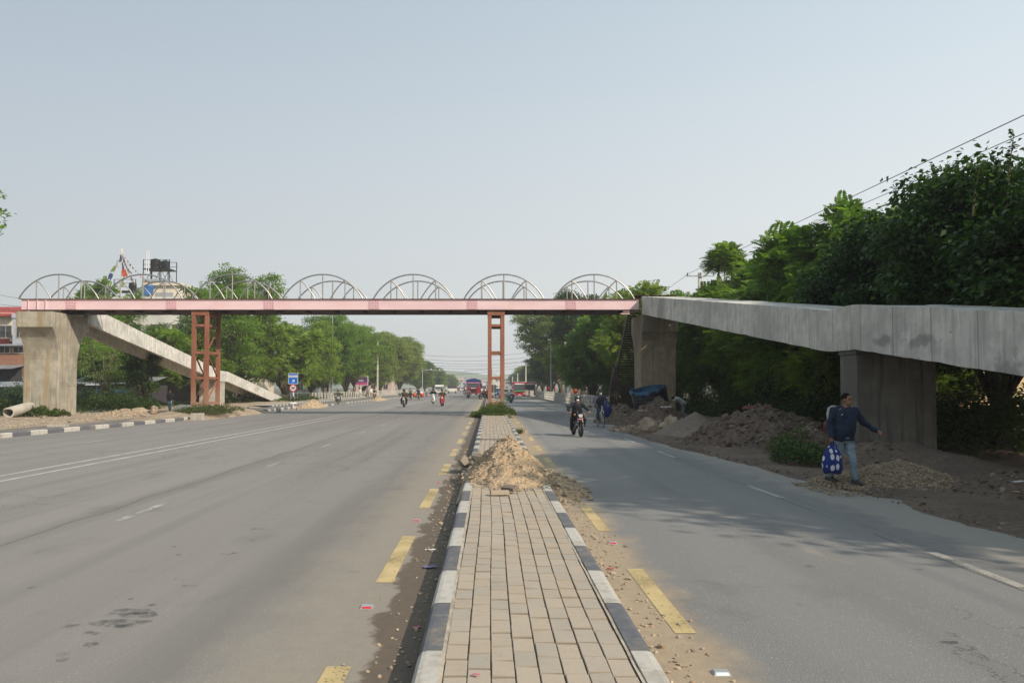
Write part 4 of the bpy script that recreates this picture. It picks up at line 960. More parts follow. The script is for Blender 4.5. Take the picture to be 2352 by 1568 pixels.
# billboard
q = P(829, 885, 150); t = thing('billboard', 'small purple and pink billboard on a white post left of the road', 'billboard', (q.x, 150, 0)); mb = MB(); mb.box(-.09, .09, -.09, .09, 0, q.z); mb.beam((0, 0, q.z - .5), (-.5, 0, q.z), .06, .06); mb.beam((0, 0, q.z - .5), (.5, 0, q.z), .06, .06); mb.build('post', 'sign_white', t)
mb = MB(); mb.box(-1.35, 1.35, -.06, .06, q.z, q.z + 1.75); b_ = mb.build('board', 'sign_white', t)
mb = MB(); mb.box(-1.27, 1.27, -.07, -.063, q.z + .55, q.z + 1.68); mb.build('face', 'billboard_purple', b_)
mb = MB(); mb.box(-1.27, 1.27, -.07, -.063, q.z + .07, q.z + .545); mb.build('face', 'billboard_pink', b_)
mb = MB(); mb.box(-.6, .5, -.076, -.0725, q.z + .95, q.z + 1.02); mb.box(-.4, .5, -.076, -.0725, q.z + .78, q.z + .84); mb.build('lettering', 'sign_white', b_)
# ================================================================ vegetation
def leaf_quads(rng, C, D, L, Wd, droop=0.0):
    "rhombic leaves: C (n,3) base points, D (n,3) directions, L lengths, Wd widths"
    n = len(C); D = D / np.linalg.norm(D, axis=1, keepdims=True)
    up = rng.normal(size=(n, 3)) * 0.5 + np.array([0, 0, 1.0]); S = np.cross(D, up); S /= np.linalg.norm(S, axis=1, keepdims=True) + 1e-9
    N = np.cross(S, D); L = L[:, None]; Wd = Wd[:, None]
    mid = C + D * L * 0.45 + N * L * 0.06; tip = C + D * L - np.array([0, 0, 1.0]) * L * droop
    V = np.stack([C, mid + S * Wd / 2, tip, mid - S * Wd / 2], axis=1).reshape(-1, 3)
    return V, np.arange(4 * n).reshape(n, 4)
def fronds(rng, C, D, Lf, pairs=7, lw=0.03):
    "feathery pinnate fronds"
    n = len(C); D = D / np.linalg.norm(D, axis=1, keepdims=True); up = np.tile([0, 0, 1.0], (n, 1)) + rng.normal(size=(n, 3)) * 0.3
    S = np.cross(D, up); S /= np.linalg.norm(S, axis=1, keepdims=True) + 1e-9
    Vs = []
    for k_ in range(pairs):
        t = (k_ + 0.6) / pairs; q = C + D * (Lf * t)[:, None] - np.array([0, 0, 1.0]) * (Lf * t * t * 0.35)[:, None]
        ll = Lf * 0.36 * math.sin(math.pi * (0.25 + 0.65 * t))
        for s in (-1, 1):
            d = S * s * 0.85 + D * 0.55 - np.array([0, 0, 0.15]); b = q; tip = q + d * ll[:, None]; m = q + d * ll[:, None] * .5; w_ = D * (Lf * 0.085)[:, None]
            Vs.append(np.stack([b, m + w_, tip, m - w_], axis=1))
    V = np.concatenate([v for v in Vs], axis=0).reshape(-1, 3); return V, np.arange(len(V)).reshape(-1, 4)
def tree(name, label, seed, H, Rc, style, loc, group=None, crown_lo=0.35, nl=9, dens=1.0, trunk_r=0.22, leaf='leaf_jacaranda', bark='bark', lean=(0, 0), open_=0.0, leafsize=0.3, cat='tree', rz=0, flowers=0):
    rr = random.Random(seed); rng = np.random.default_rng(seed)
    t = thing(name, label, cat, loc, rz, group)
    # lumps of crown
    lumps = []; cz = H * (crown_lo + 1) / 2; rz_ = H * (1 - crown_lo) / 2
    for i in range(nl):
        a = i * 2.4 + rr.uniform(-.4, .4); f = (i + .5) / nl; zz = -0.75 + 1.6 * f; ra = math.sqrt(max(0.05, 1 - min(1, abs(zz)) ** 2.2)) * rr.uniform(.45, .78)
        r = Rc * rr.uniform(.26, .44) * (1.0 if f < .8 else .85)
        lumps.append((Vector((math.cos(a) * ra * Rc + lean[0] * (.4 + .6 * f), math.sin(a) * ra * Rc + lean[1] * (.4 + .6 * f), cz + zz * rz_ * .82)), r))
    # trunk and limbs
    tb = MB(); fork = H * crown_lo * rr.uniform(.55, .85); base = [Vector((0, 0, -.2)), Vector((rr.uniform(-.1, .1), rr.uniform(-.1, .1), fork * .5)), Vector((lean[0] * .15 + rr.uniform(-.2, .2), lean[1] * .15 + rr.uniform(-.2, .2), fork))]
    tb.tube(base, [trunk_r * 1.25, trunk_r, trunk_r * .85], 9)
    CC = []; DD = []
    for c, r in lumps:
        m = base[2].lerp(c, .5) + Vector((rr.uniform(-.3, .3), rr.uniform(-.3, .3), rr.uniform(0, .5))) * (Rc * .15)
        q1 = base[2].lerp(m, .5) + Vector((rr.uniform(-.1, .1), rr.uniform(-.1, .1), .1)) * Rc * .3
        tb.tube([base[2], q1, m, c], [trunk_r * .6, trunk_r * .42, trunk_r * .3, trunk_r * .14], 6)
        nc = int((26 if style != 'mul' else 34) * dens * max(.6, (r / 1.6)) ** 1.2)
        for j in range(nc):
            d = Vector((rr.gauss(0, 1), rr.gauss(0, 1), rr.gauss(0.25, .8))).normalized(); e = c + Vector((d.x * r, d.y * r, d.z * r * .72)) * rr.uniform(.55, 1.05)
            if j % 2 == 0: tb.tube([m.lerp(c, rr.uniform(.3, 1)), c.lerp(e, .5) + Vector((0, 0, -.05 * r)), e], [trunk_r * .17, trunk_r * .10, trunk_r * .05], 4, cap=False)
            CC.append(e); DD.append(d)
    tb.build('trunk', bark, t, fixn=False, smooth=True)
    C = np.array([tuple(q) for q in CC]); D = np.array([tuple(q) for q in DD]); n = len(C)
    if style == 'frond':
        k_ = 13; C2 = np.repeat(C, k_, 0) + rng.normal(size=(n * k_, 3)) * 0.13 * leafsize / .3; D2 = np.repeat(D, k_, 0) * .45 + rng.normal(size=(n * k_, 3)) * np.array([.9, .9, .45]) + np.array([0, 0, .25])
        V, Fc = fronds(rng, C2, D2, rng.uniform(.7, 1.25, n * k_) * leafsize * 1.7, 7)
    else:
        k_ = {'leafy': 46, 'mul': 60, 'airy': 30}[style]; sp = {'leafy': .46, 'mul': .36, 'airy': .42}[style] * (leafsize / .3 if style != 'mul' else leafsize / .15)
        C2 = np.repeat(C, k_, 0) + np.clip(rng.normal(size=(n * k_, 3)), -1.5, 1.5) * sp * np.array([1, 1, .62 if style == 'mul' else .34]); D2 = np.repeat(D, k_, 0) * .5 + rng.normal(size=(n * k_, 3)) * np.array([.8, .8, .5])
        if style == 'mul': D2[:, 2] = D2[:, 2] * .6 - .35
        V, Fc = leaf_quads(rng, C2, D2, rng.uniform(.6, 1.3, n * k_) * leafsize, rng.uniform(.35, .55, n * k_) * leafsize * (1.7 if style == 'mul' else 1), droop=.2)
    cr = np_mesh('crown', V, Fc, leaf, t)
    if flowers:
        idx = rng.integers(0, n, flowers); C3 = np.repeat(C[idx] * np.array([1, 1, 1.0]) + np.array([0, 0, .1]), 14, 0) + rng.normal(size=(flowers * 14, 3)) * .14
        V, Fc = leaf_quads(rng, C3, rng.normal(size=C3.shape), np.full(len(C3), .13), np.full(len(C3), .1)); np_mesh('blossom', V, Fc, 'flower_lilac', t)
    return t
def place(src, label, loc, rz, sc_=1.0, szz=None, group=None):
    c = copy_tree(src); c.location = loc; c.rotation_euler = (0, 0, rz); c.scale = (sc_, sc_, szz or sc_); c['label'] = label
    return c
GL = 'roadside trees on the left'; GR = 'roadside trees on the right'
# left row, nearest first (labels by look and by what they stand beside)
jac = tree('jacaranda_tree', 'broad airy jacaranda rising above the arches between the left pier and the left steel tower', 11, 14.2, 5.2, 'leafy', (-29.5, 88, 0), GL, .18, 15, 1.15, .3, flowers=7)
jacb = tree('jacaranda_tree', 'green jacaranda with drooping fronds directly behind the lower end of the left ramp', 12, 10.5, 4.6, 'frond', (-26.2, 103, 0), GL, .12, 11, 1.25, .24, leafsize=.42, flowers=6)
rain = tree('rain_tree', 'wide dark domed tree with heavy limbs behind the purple billboard', 13, 13.0, 7.0, 'airy', (-25.5, 160, 0), GL, .12, 19, 1.9, .45, leaf='leaf_far', leafsize=.38)
dense = tree('leafy_tree', 'bushy green tree behind the speed limit sign', 14, 12.5, 5.2, 'leafy', (-26.5, 118, 0), GL, .10, 14, 1.4, .3)
place(jac, 'jacaranda with sparse top just right of the left steel tower', (-31.0, 99, 0), 2.1, 1.12, 1.25)
place(dense, 'mid green tree behind the left ramp landing', (-32.0, 98, 0), 1.0, .95, .9)
place(jac, 'tall tree whose top shows under the bridge right of the ramp end', (-25.5, 124, 0), 4.0, 1.0, 1.02)
place(dense, 'bushy tree behind the small black motorcycle at the left gap', (-24.8, 138, 0), 3.0, 1.0, 1.1)
place(jac, 'airy topped tree left of the wide domed trees', (-25.5, 150, 0), .7, 1.05, 1.08)
place(rain, 'wide domed tree standing over the two pedestrians by the far fence', (-25.5, 186, 0), 2.0, 1.0, 1.18)
place(rain, 'domed tree reaching furthest over the road before the camera post', (-24.0, 214, 0), 4.0, 1.0, 1.25)
place(jacb, 'low bright green tree hiding the foot of the left row behind the ramp end', (-29.0, 112, 0), 1.7, 1.0, .9)
place(jacb, 'low leafy tree beyond the thin grey metal fence', (-26.5, 130, 0), 3.7, .8, .8)
far_lab = ['first small tree right of the camera post on the left row', 'second small tree of the far left row', 'third small tree of the far left row', 'fourth small tree of the far left row', 'fifth small hazy tree of the far left row', 'last hazy tree at the thin end of the left row']
for i, (x, y, s) in enumerate(((-23, 255, .85), (-23.5, 290, .8), (-23, 330, .8), (-23, 380, .75), (-22, 440, .7), (-22, 510, .65))): place(dense if i % 2 else rain, far_lab[i], (x, y, 0), i * 1.9, s, s * (.9 if i % 2 else 1.0))
# trees behind the left pier and ramp
place(jacb, 'jacaranda with lilac blossom beside the rooftop prayer flags', (-47.5, 98, 0), .4, 1.0, 1.5)
place(jac, 'spreading tree in front of the white rooftop building', (-47.0, 92, 0), 2.6, .8, .86)
place(dense, 'green tree under the left arches right of the tall pier', (-37.0, 92, 0), 5.0, .85, .78)
place(jacb, 'green tree seen beneath the left ramp in deep shade', (-34.0, 82, 0), 3.3, .85, .8)
bare = tree('bare_tree', 'nearly leafless tangled tree right behind the left concrete pier', 15, 7.0, 3.2, 'airy', (-32.5, 67, 0), None, .15, 9, .5, .14, leaf='leaf_far', leafsize=.16)
vine = tree('vine_tree', 'dark trunk wrapped in creeper beneath the left ramp', 16, 6.4, 1.7, 'leafy', (-29.0, 66.5, 0), None, .08, 9, 1.6, .25, leaf='leaf_dark', leafsize=.2)
place(jacb, 'dark low tree behind the man in the black shirt', (-30.5, 84, 0), 5.3, .75, .62)
place(dense, 'shaded tree behind the green shrubs under the bridge', (-36.5, 78, 0), 2.2, .7, .58)
# tree just outside the left edge of the view, a few leaves reach in
tree('leafy_tree', 'tree at the far left picture edge with only a few leaf tips showing', 17, 12.2, 2.4, 'leafy', (-24.75, 35.5, 0), None, .62, 8, .9, .2, leafsize=.24)

# right row
big = tree('tall_tree', 'tall airy tree with dark bare limbs right of the middle tower', 21, 17.5, 6.6, 'airy', (13.3, 148, 0), GR, .30, 17, 1.15, .5, leaf='leaf_far', leafsize=.36, lean=(-3.5, 0))
dk1 = tree('dark_tree', 'tall dark green tree behind the airy tree on the right', 22, 16.5, 4.6, 'leafy', (15.0, 128, 0), GR, .10, 15, 1.6, .35, leaf='leaf_dark', leafsize=.34)
jr = tree('jacaranda_tree', 'large feathery jacaranda left of the dark steel stair', 23, 12.2, 5.6, 'frond', (14.2, 84, 0), GR, .12, 17, 1.4, .28, leaf='leaf_jacaranda', bark='bark_warm', leafsize=.42, flowers=6)
def pr_(src, lab, x, y, rz, s, sz): return place(src, lab, (x, y, 0), rz, s, sz)
pr_(jr, 'low feathery tree overhanging the right fence near the orange shirt', 11.6, 90, 2.0, .75, .70)
pr_(jr, 'feathery jacaranda whose top shows above the right end of the bridge', 14.0, 70, 4.0, .85, .92)
pr_(dk1, 'dark tree with leafy top showing inside the last right arch', 13.0, 112, 1.0, .95, 1.04)
pr_(jr, 'green tree above the two people in red by the fence', 13.3, 122, 5.2, .85, .85)
pr_(dk1, 'dark bushy tree directly behind the second red bus', 13.0, 168, 2.0, .9, .62)
pr_(dk1, 'dark tree further along behind the two red buses', 13.5, 200, 4.2, .95, .72)
pr_(big, 'hazy tree where the right row steps down behind the buses', 14.0, 235, 2.2, .75, .62)
pr_(dk1, 'hazy tree near the thin end of the right row', 14.0, 275, .5, .8, .62)
pr_(big, 'paler hazy tree beyond it in the right row', 14.0, 320, 1.3, .7, .6)
pr_(dk1, 'last but one hazy tree of the right row', 14.0, 380, 3.3, .8, .6)
pr_(dk1, 'last hazy tree at the vanishing end of the right row', 14.0, 450, 2.3, .8, .6)
# trees behind the right pier and ramp
jn = tree('jacaranda_tree', 'feathery jacaranda with bright green crown over the middle of the right ramp', 24, 9.2, 3.9, 'frond', (17.0, 45, 0), GR, .10, 18, 1.6, .17, leaf='leaf_jacaranda', bark='bark_warm', leafsize=.46)
jn2 = tree('jacaranda_tree', 'slender jacaranda with a small round crown sticking up alone above the ramp', 25, 10.8, .80, 'frond', (15.0, 50.5, 0), None, .84, 4, 1.6, .10, leaf='leaf_jacaranda', bark='bark_warm', leafsize=.40)
pr_(jn, 'feathery tree with a rounded top just right of the ramp start', 15.3, 60, 1.2, .85, .95)
pr_(jn, 'feathery tree between the two right piers, further left one', 15.6, 52, 3.4, .85, 1.0)
pr_(jn, 'feathery tree rising behind the lowest dip of the right ramp', 15.6, 36, 2.2, .95, 1.06)
pr_(jn, 'dark shaded feathery tree low behind the spoil heap', 14.8, 40, 5.0, .62, .60)
pr_(jn, 'feathery tree in the second rank behind the right ramp', 21.0, 52, .4, 1.0, 1.0)
pr_(jn, 'feathery tree in the second rank above the ramp landing', 20.5, 40, 4.4, 1.1, 1.2)
pr_(dk1, 'dark tree filling the background behind the spoil heap', 22.0, 62, 1.4, .7, .5)
pr_(dk1, 'dark tree filling the background left of the thick right pier', 19.5, 47, 3.0, .55, .38)
pr_(jn, 'shaded tree directly left of the pier behind the walking man', 14.6, 31, 1.9, .7, .68)
mul = tree('mulberry_tree', 'dense dark large-leaved mulberry filling the top right above the ramp', 26, 9.1, 3.4, 'mul', (15.0, 23.5, 0), GR, .18, 15, 1.75, .2, leaf='leaf_mulberry', leafsize=.20)
pr_(mul, 'large-leaved tree with tall shoots at the right picture edge', 15.1, 19.0, 2.4, .95, .90)
pr_(mul, 'large-leaved tree left of the densest dark crown', 14.9, 28.5, 4.2, .92, .95)
pr_(mul, 'large-leaved tree behind the first rank at the right edge', 22.0, 21.5, .9, 1.1, 1.02)
for i, (x, y, s, z) in enumerate(((17.5, 33, .8, .62), (19, 40, .9, .62), (18, 47, .8, .6), (17.5, 55, .8, .6), (20, 62, .9, .7), (16.5, 70, .8, .6), (16.0, 92, .8, .55), (22, 75, 1.0, .7), (26, 50, 1.1, .7), (26, 36, 1.0, .6))):
    pr_(dk1 if i % 2 else jn, ['low leafy fill tree behind the walking man', 'low dark tree behind the big dark heap', 'low leafy tree behind the sand cone', 'low dark tree behind the bending person', 'leafy tree low behind the right flared pier', 'low dark tree behind the steel stair', 'low leafy tree behind the orange shirt', 'dark tree deep behind the steel stair', 'leafy tree deep behind the grey ramp middle', 'dark tree deep behind the mulberry'][i], x, y, i * 1.3, s, z)
# tall upright shoots breaking the outline
def shoot(label, x, y, z0, z1, seed):
    rng = np.random.default_rng(seed); t = thing('mulberry_shoot', label, 'shoot', (x, y, z0)); mb = MB(); mb.tube([(0, 0, 0), (.12, 0, (z1 - z0) * .6), (.25, 0, z1 - z0)], [.03, .02, .008], 5); mb.build('stem', 'bark', t, fixn=False)
    n = 90; f = rng.uniform(.0, 1, n); C = np.stack([.25 * f, 0 * f, (z1 - z0) * f], 1) + rng.normal(size=(n, 3)) * .05; D = rng.normal(size=(n, 3)) * [1, 1, .3] + [0, 0, .5]
    V, Fc = leaf_quads(rng, C, D, rng.uniform(.10, .2, n), rng.uniform(.07, .12, n), .2); np_mesh('foliage', V, Fc, 'leaf_mulberry', t)
    for i in range(3):
        pass
    return t
shoot('tallest leafy shoot sticking up near the top right corner', 13.4, 20.5, 6.3, 8.45, 1); shoot('shorter leafy shoot left of the tallest one', 12.7, 20.8, 6.3, 7.75, 2); shoot('low leafy shoot at the left shoulder of the mulberry', 12.7, 23.0, 6.4, 7.6, 3)
# undergrowth trees left dark behind near ramp
pr_(mul, 'dark low tree beneath the near end of the right ramp', 20.5, 19.5, 3.3, .75, .52)
# trees standing beside the camera, outside the view, that shade the right road and the ramp
SH = tree('leafy_tree', 'roadside tree right of the photographer that shades the road, outside the view', 27, 10.5, 4.0, 'leafy', (14.2, 11.5, 0), GR, .3, 13, 1.5, .25, leafsize=.34)
place(SH, 'second roadside tree right of the photographer, outside the view', (14.6, 6.2, 0), 2.0, .95, 1.0)
place(SH, 'third roadside tree right of the photographer, outside the view', (15.4, 12.8, 0), 4.0, .9, .92)

# shrubs and weeds
def shrub(name, label, seed, rx, ry, h, loc, leaf='leaf_weed', n=900, ls=.16, group=None, cat='shrub', grass=False):
    rng = np.random.default_rng(seed); t = thing(name, label, cat, loc, 0, group)
    a = rng.uniform(0, 6.28, n); r = np.sqrt(rng.uniform(0, 1, n)); x = np.cos(a) * r * rx; y = np.sin(a) * r * ry
    bump = np.array([.55 + .9 * abs(mnoise.noise(Vector((xx * 1.4 + seed, yy * 1.4, 0)))) for xx, yy in zip(x, y)])
    hh = h * np.sqrt(np.clip(1 - r * r, 0.03, 1)) * bump * 1.15; z = hh * rng.uniform(.1, 1, n) ** .6
    C = np.stack([x, y, z], 1)
    if grass: D = rng.normal(size=(n, 3)) * [.35, .35, .1] + [0, 0, 1]; V, Fc = leaf_quads(rng, C * [1, 1, .15], D, rng.uniform(.5, 1.2, n) * h, np.full(n, .018), .1)
    else: D = rng.normal(size=(n, 3)) * [1, 1, .5] + [0, 0, .35]; V, Fc = leaf_quads(rng, C, D, rng.uniform(.6, 1.3, n) * ls, rng.uniform(.4, .6, n) * ls, .15)
    np_mesh('foliage', V, Fc, leaf, t)
    st = MB(); rr = random.Random(seed)
    for i in range(12):
        a_ = rr.uniform(0, 6.28); q = rr.uniform(.2, .8); st.tube([(math.cos(a_) * rx * q * .4, math.sin(a_) * ry * q * .4, -.05), (math.cos(a_) * rx * q, math.sin(a_) * ry * q, h * .6)], .008 + .004 * h, 4)
    st.build('stems', 'bark', t, fixn=False)
    return t
shrub('weed_patch', 'green leafy weeds at the foot of the left concrete pier', 1, 1.3, .6, .55, (-27.0, 47.6, .1), n=1600, ls=.17)
shrub('weed_patch', 'low weeds by the right corner of the left pier foot', 2, .6, .4, .45, (-26.0, 48.3, .1), n=600, ls=.15)
gsh = 'green shrubs under the left ramp'
for i, (u, Y, rx, h) in enumerate(((200, 62, 2.0, 1.6), (262, 61, 2.2, 1.7), (318, 63, 1.6, 1.3), (230, 70, 3.0, 2.2), (300, 72, 2.5, 2.0))):
    q = P(u, 930, Y); shrub('shrub', ['bright shrub right beside the left pier', 'middle shrub of the hedge under the left ramp', 'low shrub left of the man in the black shirt', 'taller dark shrub behind the hedge near the pier', 'taller dark shrub behind the hedge near the creeper trunk'][i], 10 + i, rx, 1.2, h, (q.x, Y, 0), n=2600, ls=.2, group=gsh)
for i, (u, Y, rx, h, lf) in enumerate(((10, 58, 2.0, 1.9, 'leaf_dark'), (38, 66, 2.2, 2.6, 'leaf_dark'), (-12, 50, 1.4, 1.3, 'leaf_weed'))):
    q = P(u, 940, Y); shrub('shrub', ['dark shrub behind the concrete pipe', 'tall dark shrub between the pipe and the tin roof', 'shrub at the left picture edge'][i], 20 + i, rx, 1.2, h, (q.x, Y, 0), lf, 2200, .2)
shrub('weed_patch', 'weeds and dry grass around the foot of the left steel tower', 31, 1.8, 1.5, .5, (-17.2, 47.6, .25), n=1800, ls=.13)
shrub('grass_tuft', 'pale grass tufts beside the left steel tower base', 32, 1.3, .9, .45, (-16.8, 46.6, .15), 'leaf_drygrass', 900, group=None, grass=True)
shrub('weed_patch', 'creeping weeds over the earth right of the left steel tower', 33, 1.3, 1.5, .5, (-16.6, 49.6, .3), 'leaf_drygrass', 1200, .12)
shrub('weed_patch', 'dense weeds around the foot of the middle tower on the median', 34, 1.2, 2.6, .72, (.42, 48.4, .12), n=5200, ls=.13)
shrub('weed_patch', 'sprawling weeds on the left edge of the median by the middle tower', 35, .45, 1.6, .35, (-.75, 49.4, .02), n=700, ls=.12)
shrub('grass_tuft', 'small grass tuft growing at the right median kerb', 36, .25, .5, .25, (1.15, 31.5, 0), 'leaf_weed', 130, grass=True)
q = P(1848, 1010, 18.6); shrub('weed_patch', 'bushy green weeds left of the walking man', 37, .55, 1.2, .62, (q.x, 18.8, .05), 'leaf_dark', 1900, .11)
shrub('weed_patch', 'feathery seeding weeds beside the spoil heap', 38, .7, .8, .8, (7.9, 20.8, .1), 'leaf_weed', 1300, .08)
q = P(2245, 960, 30); shrub('shrub', 'dark shrub in front of the sunlit yellow wall', 39, 1.5, 1.0, 2.2, (q.x, 27, 0), 'leaf_weed', 2200, .16)
shrub('grass_tuft', 'yellow green grass tuft left of the cut black tank', 40, .6, .5, .6, (7.2, 42.5, .1), 'leaf_drygrass', 350, grass=True)
for i, (x, y) in enumerate(((13.5, 34), (13.2, 41), (14.0, 47), (13.4, 55), (12.6, 66), (12.2, 78), (13.8, 37.5), (14.6, 51), (13.0, 60), (12.0, 90))):
    shrub('shrub', ['undergrowth shrub between heap and pier at right', 'shrub in the shade behind the spoil heap', 'shrub behind the bending worker', 'shrub behind the right pier', 'shrub behind the steel stair', 'shrub behind the fence beside the orange shirt', 'shrub behind the big dark heap', 'shrub right of the flared pier in shade', 'shrub left of the steel stair foot', 'shrub behind the fence left of the orange shirt'][i], 50 + i, 2.1, 1.8, 2.3, (x, y, 0), 'leaf_weed' if i % 2 else 'leaf_dark', 2200, .17)
shrub('shrub', 'grassy shrub behind the thin grey metal fence', 60, 2.5, 1.5, .8, (-23.6, 99, .2), n=1800, ls=.18)
shrub('shrub', 'weedy slope behind the foot of the left ramp', 61, 3.5, 4, 2.0, (-30.5, 92, 0), n=4200, ls=.2)
shrub('weed_patch', 'low grass at the foot of the left ramp end', 62, 1.6, 3.5, .4, (-25.3, 99, .05), n=1500, ls=.14)
for i, (x, y, rx, h, lf) in enumerate(((13.6, 22.5, 1.6, 2.2, 'leaf_dark'), (15.6, 24.8, 1.8, 2.6, 'leaf_dark'), (14.2, 27.2, 1.7, 2.3, 'leaf_weed'), (17.4, 27.5, 1.2, 1.6, 'leaf_dark'), (12.9, 31.0, 1.6, 2.4, 'leaf_dark'), (13.4, 29.0, 1.4, 2.0, 'leaf_weed'))):
    shrub('shrub', ['dark shrub right behind the thick pier', 'tall dark shrub deep under the right ramp', 'green shrub in shade between thick pier and picket fence', 'low dark shrub at the left end of the picket fence', 'dark shrub behind the sacks', 'green shrub behind the sacks in shade'][i], 80 + i, rx, 1.4, h, (x, y, 0), lf, 2600, .17)
# ground cover
rng = np.random.default_rng(77); n = 9000; x = rng.uniform(9, 34, n); y = rng.uniform(14, 120, n); k_ = (x > 12.4); x, y = x[k_], y[k_]
V, Fc = leaf_quads(rng, np.stack([x, y, np.full(len(x), .02)], 1), rng.normal(size=(len(x), 3)) * [.8, .8, .2] + [0, 0, .8], rng.uniform(.2, .6, len(x)), rng.uniform(.04, .12, len(x)), .2)
tag(np_mesh('ground_cover', V, Fc, 'leaf_weed'), 'low weeds and grass covering the ground behind the right ramp', 'ground cover', kind='stuff')
n = 9000; x = rng.uniform(-60, -27.5, n); y = rng.uniform(50, 120, n)
V, Fc = leaf_quads(rng, np.stack([x, y, np.full(len(x), .0)], 1), rng.normal(size=(len(x), 3)) * [.8, .8, .2] + [0, 0, .8], rng.uniform(.3, .8, len(x)), rng.uniform(.05, .15, len(x)), .2)
tag(np_mesh('ground_cover', V, Fc, 'leaf_weed'), 'low weeds and grass covering the ground behind the left pier', 'ground cover', kind='stuff')

# ================================================================ buildings
def building(name, label, x0, x1, y0, d, h, mat, floors=2, cols=3, sides='f', ww=1.2, wh=1.3, sill=.9, roof=None, group=None, wmat='window_glass', z0=0.0, parapet=.5):
    t = thing(name, label, 'building', ((x0 + x1) / 2, y0, z0), 0, group); hw = (x1 - x0) / 2
    mb = MB(); mb.box(-hw, hw, 0, d, -.3, h); mb.build('wall', mat, t)
    if parapet:
        mb = MB(); mb.box(-hw - .1, hw + .1, -.1, .12, h + .002, h + parapet); mb.box(-hw - .1, hw + .1, d - .12, d + .1, h + .002, h + parapet); mb.box(-hw - .1, -hw + .1, .1225, d - .1225, h + .002, h + parapet); mb.box(hw - .1, hw + .1, .1225, d - .1225, h + .002, h + parapet); mb.build('parapet', roof or mat, t)
    fh = h / floors
    for f in range(floors):
        for c in range(cols):
            cx = -hw + (c + .5) * 2 * hw / cols; z = f * fh + sill * fh / 3
            w_ = MB(); w_.box(cx - ww / 2, cx + ww / 2, -.05, .0, z, z + wh); o = w_.build('window', 'window_frame', t)
            g_ = MB(); g_.box(cx - ww / 2 + .08, cx - .03, -.06, -.052, z + .08, z + wh - .08); g_.box(cx + .03, cx + ww / 2 - .08, -.06, -.052, z + .08, z + wh - .08); g_.build('pane', wmat, o)
            if 's' in sides:
                for c2 in range(max(1, int(d / 3.5))):
                    cy = (c2 + .5) * d / max(1, int(d / 3.5)); w_ = MB(); w_.box(hw, hw + .05, cy - ww / 2, cy + ww / 2, z, z + wh)
                    if c == 0: o = w_.build('window', 'window_frame', t); g_ = MB(); g_.box(hw + .052, hw + .06, cy - ww / 2 + .08, cy + ww / 2 - .08, z + .08, z + wh - .08); g_.build('pane', wmat, o)
    return t
# far left houses (u 0-55, behind the pier)
Y_ = 84
def X_(u, Y): return (u - U0) * Y / F
def Z_(v, Y): return CAMH + (V0 - v) * Y / F
b1 = building('house', 'cream house with a red tiled balcony roof at the left picture edge', X_(-75, 92), X_(29, 92), 92, 8, Z_(728, 92), 'wall_cream', 3, 3, 'fs', 1.5, 1.5, .8, 'wall_cream')
mb = MB(); zc = Z_(727, 92) + .5; mb.prism([(-.9, zc - .35), (3.5, zc + 1.0), (3.5, zc + .8), (-.9, zc - .5)], -3.4, 3.0, 'x'); mb.build('roof', 'roof_red', b1)
mb = MB(); mb.box(-3.4, 2.9, -1.3, -.01, Z_(785, 92) - .35, Z_(785, 92)); mb.box(-3.4, 2.9, -1.3, -1.2, Z_(785, 92), Z_(785, 92) + .3); mb.build('balcony', 'roof_red', b1)
mb = MB()
for i in range(16): mb.tube([(-3.3 + i * .4, -1.25, Z_(785, 92) + .3), (-3.3 + i * .4, -1.25, Z_(785, 92) + 1.0)], .02, 4)
mb.tube([(-3.3, -1.25, Z_(785, 92) + 1.0), (2.9, -1.25, Z_(785, 92) + 1.0)], .03, 4); mb.build('railing', 'black_steel', b1)
b2 = building('house', 'lilac grey house wall with a small window next to the cream house', X_(27, 88), X_(60, 88), 88, 9, Z_(730, 88), 'wall_lilac', 3, 1, 'f', .8, 1.2)
b3 = building('brick_house', 'red brick building with dark openings behind the left pier edge', X_(-70, 76), X_(58, 76), 76, 6, Z_(793, 76), 'brick', 2, 4, 'f', 1.1, .7, 2.2, 'brick', wmat='shutter_dark', parapet=.0)
mb = MB(); zr = Z_(791, 76); mb.prism([(-.8, zr - .1), (6.4, zr + .4), (6.4, zr + .34), (-.8, zr - .16)], -2.8, 2.8, 'x'); mb.build('roof', 'roof_tin', b3)
mb = MB(); zr = Z_(838, 76); mb.prism([(-2.0, zr - .35), (-.01, zr), (-.01, zr - .06), (-2.0, zr - .41)], -2.6, 2.6, 'x'); mb.build('awning', 'roof_tin', b3)
mb = MB(); mb.box(-2.6, 2.4, -.12, -.07, .4, Z_(845, 76)); mb.build('shutter', 'shutter_dark', b3)
b4 = thing('tin_shed', 'low shed with a corrugated tin roof left of the pier above the shrubs', 'shed', (X_(8, 70), 70, 0)); mb = MB(); mb.box(-3, 2.1, 0, 3, 0, Z_(892, 70)); mb.build('wall', 'wall_grey', b4)
def corr(x0, x1, y0, y1, z0, z1, parent, name='roof'):
    mb = MB(); vs = []; fs = []; n = int((x1 - x0) / .09)
    for i in range(n + 1):
        x = x0 + (x1 - x0) * i / n; dz = .02 * math.sin(i * 1.57); vs += [(x, y0, z0 + dz), (x, y1, z1 + dz)]
    for i in range(n): fs.append((2 * i, 2 * i + 2, 2 * i + 3, 2 * i + 1))
    mb._add(vs, fs); return mb.build(name, 'roof_tin', parent, fixn=False)
corr(-3.2, 2.3, -.8, 3.2, Z_(888, 70), Z_(876, 73), b4)
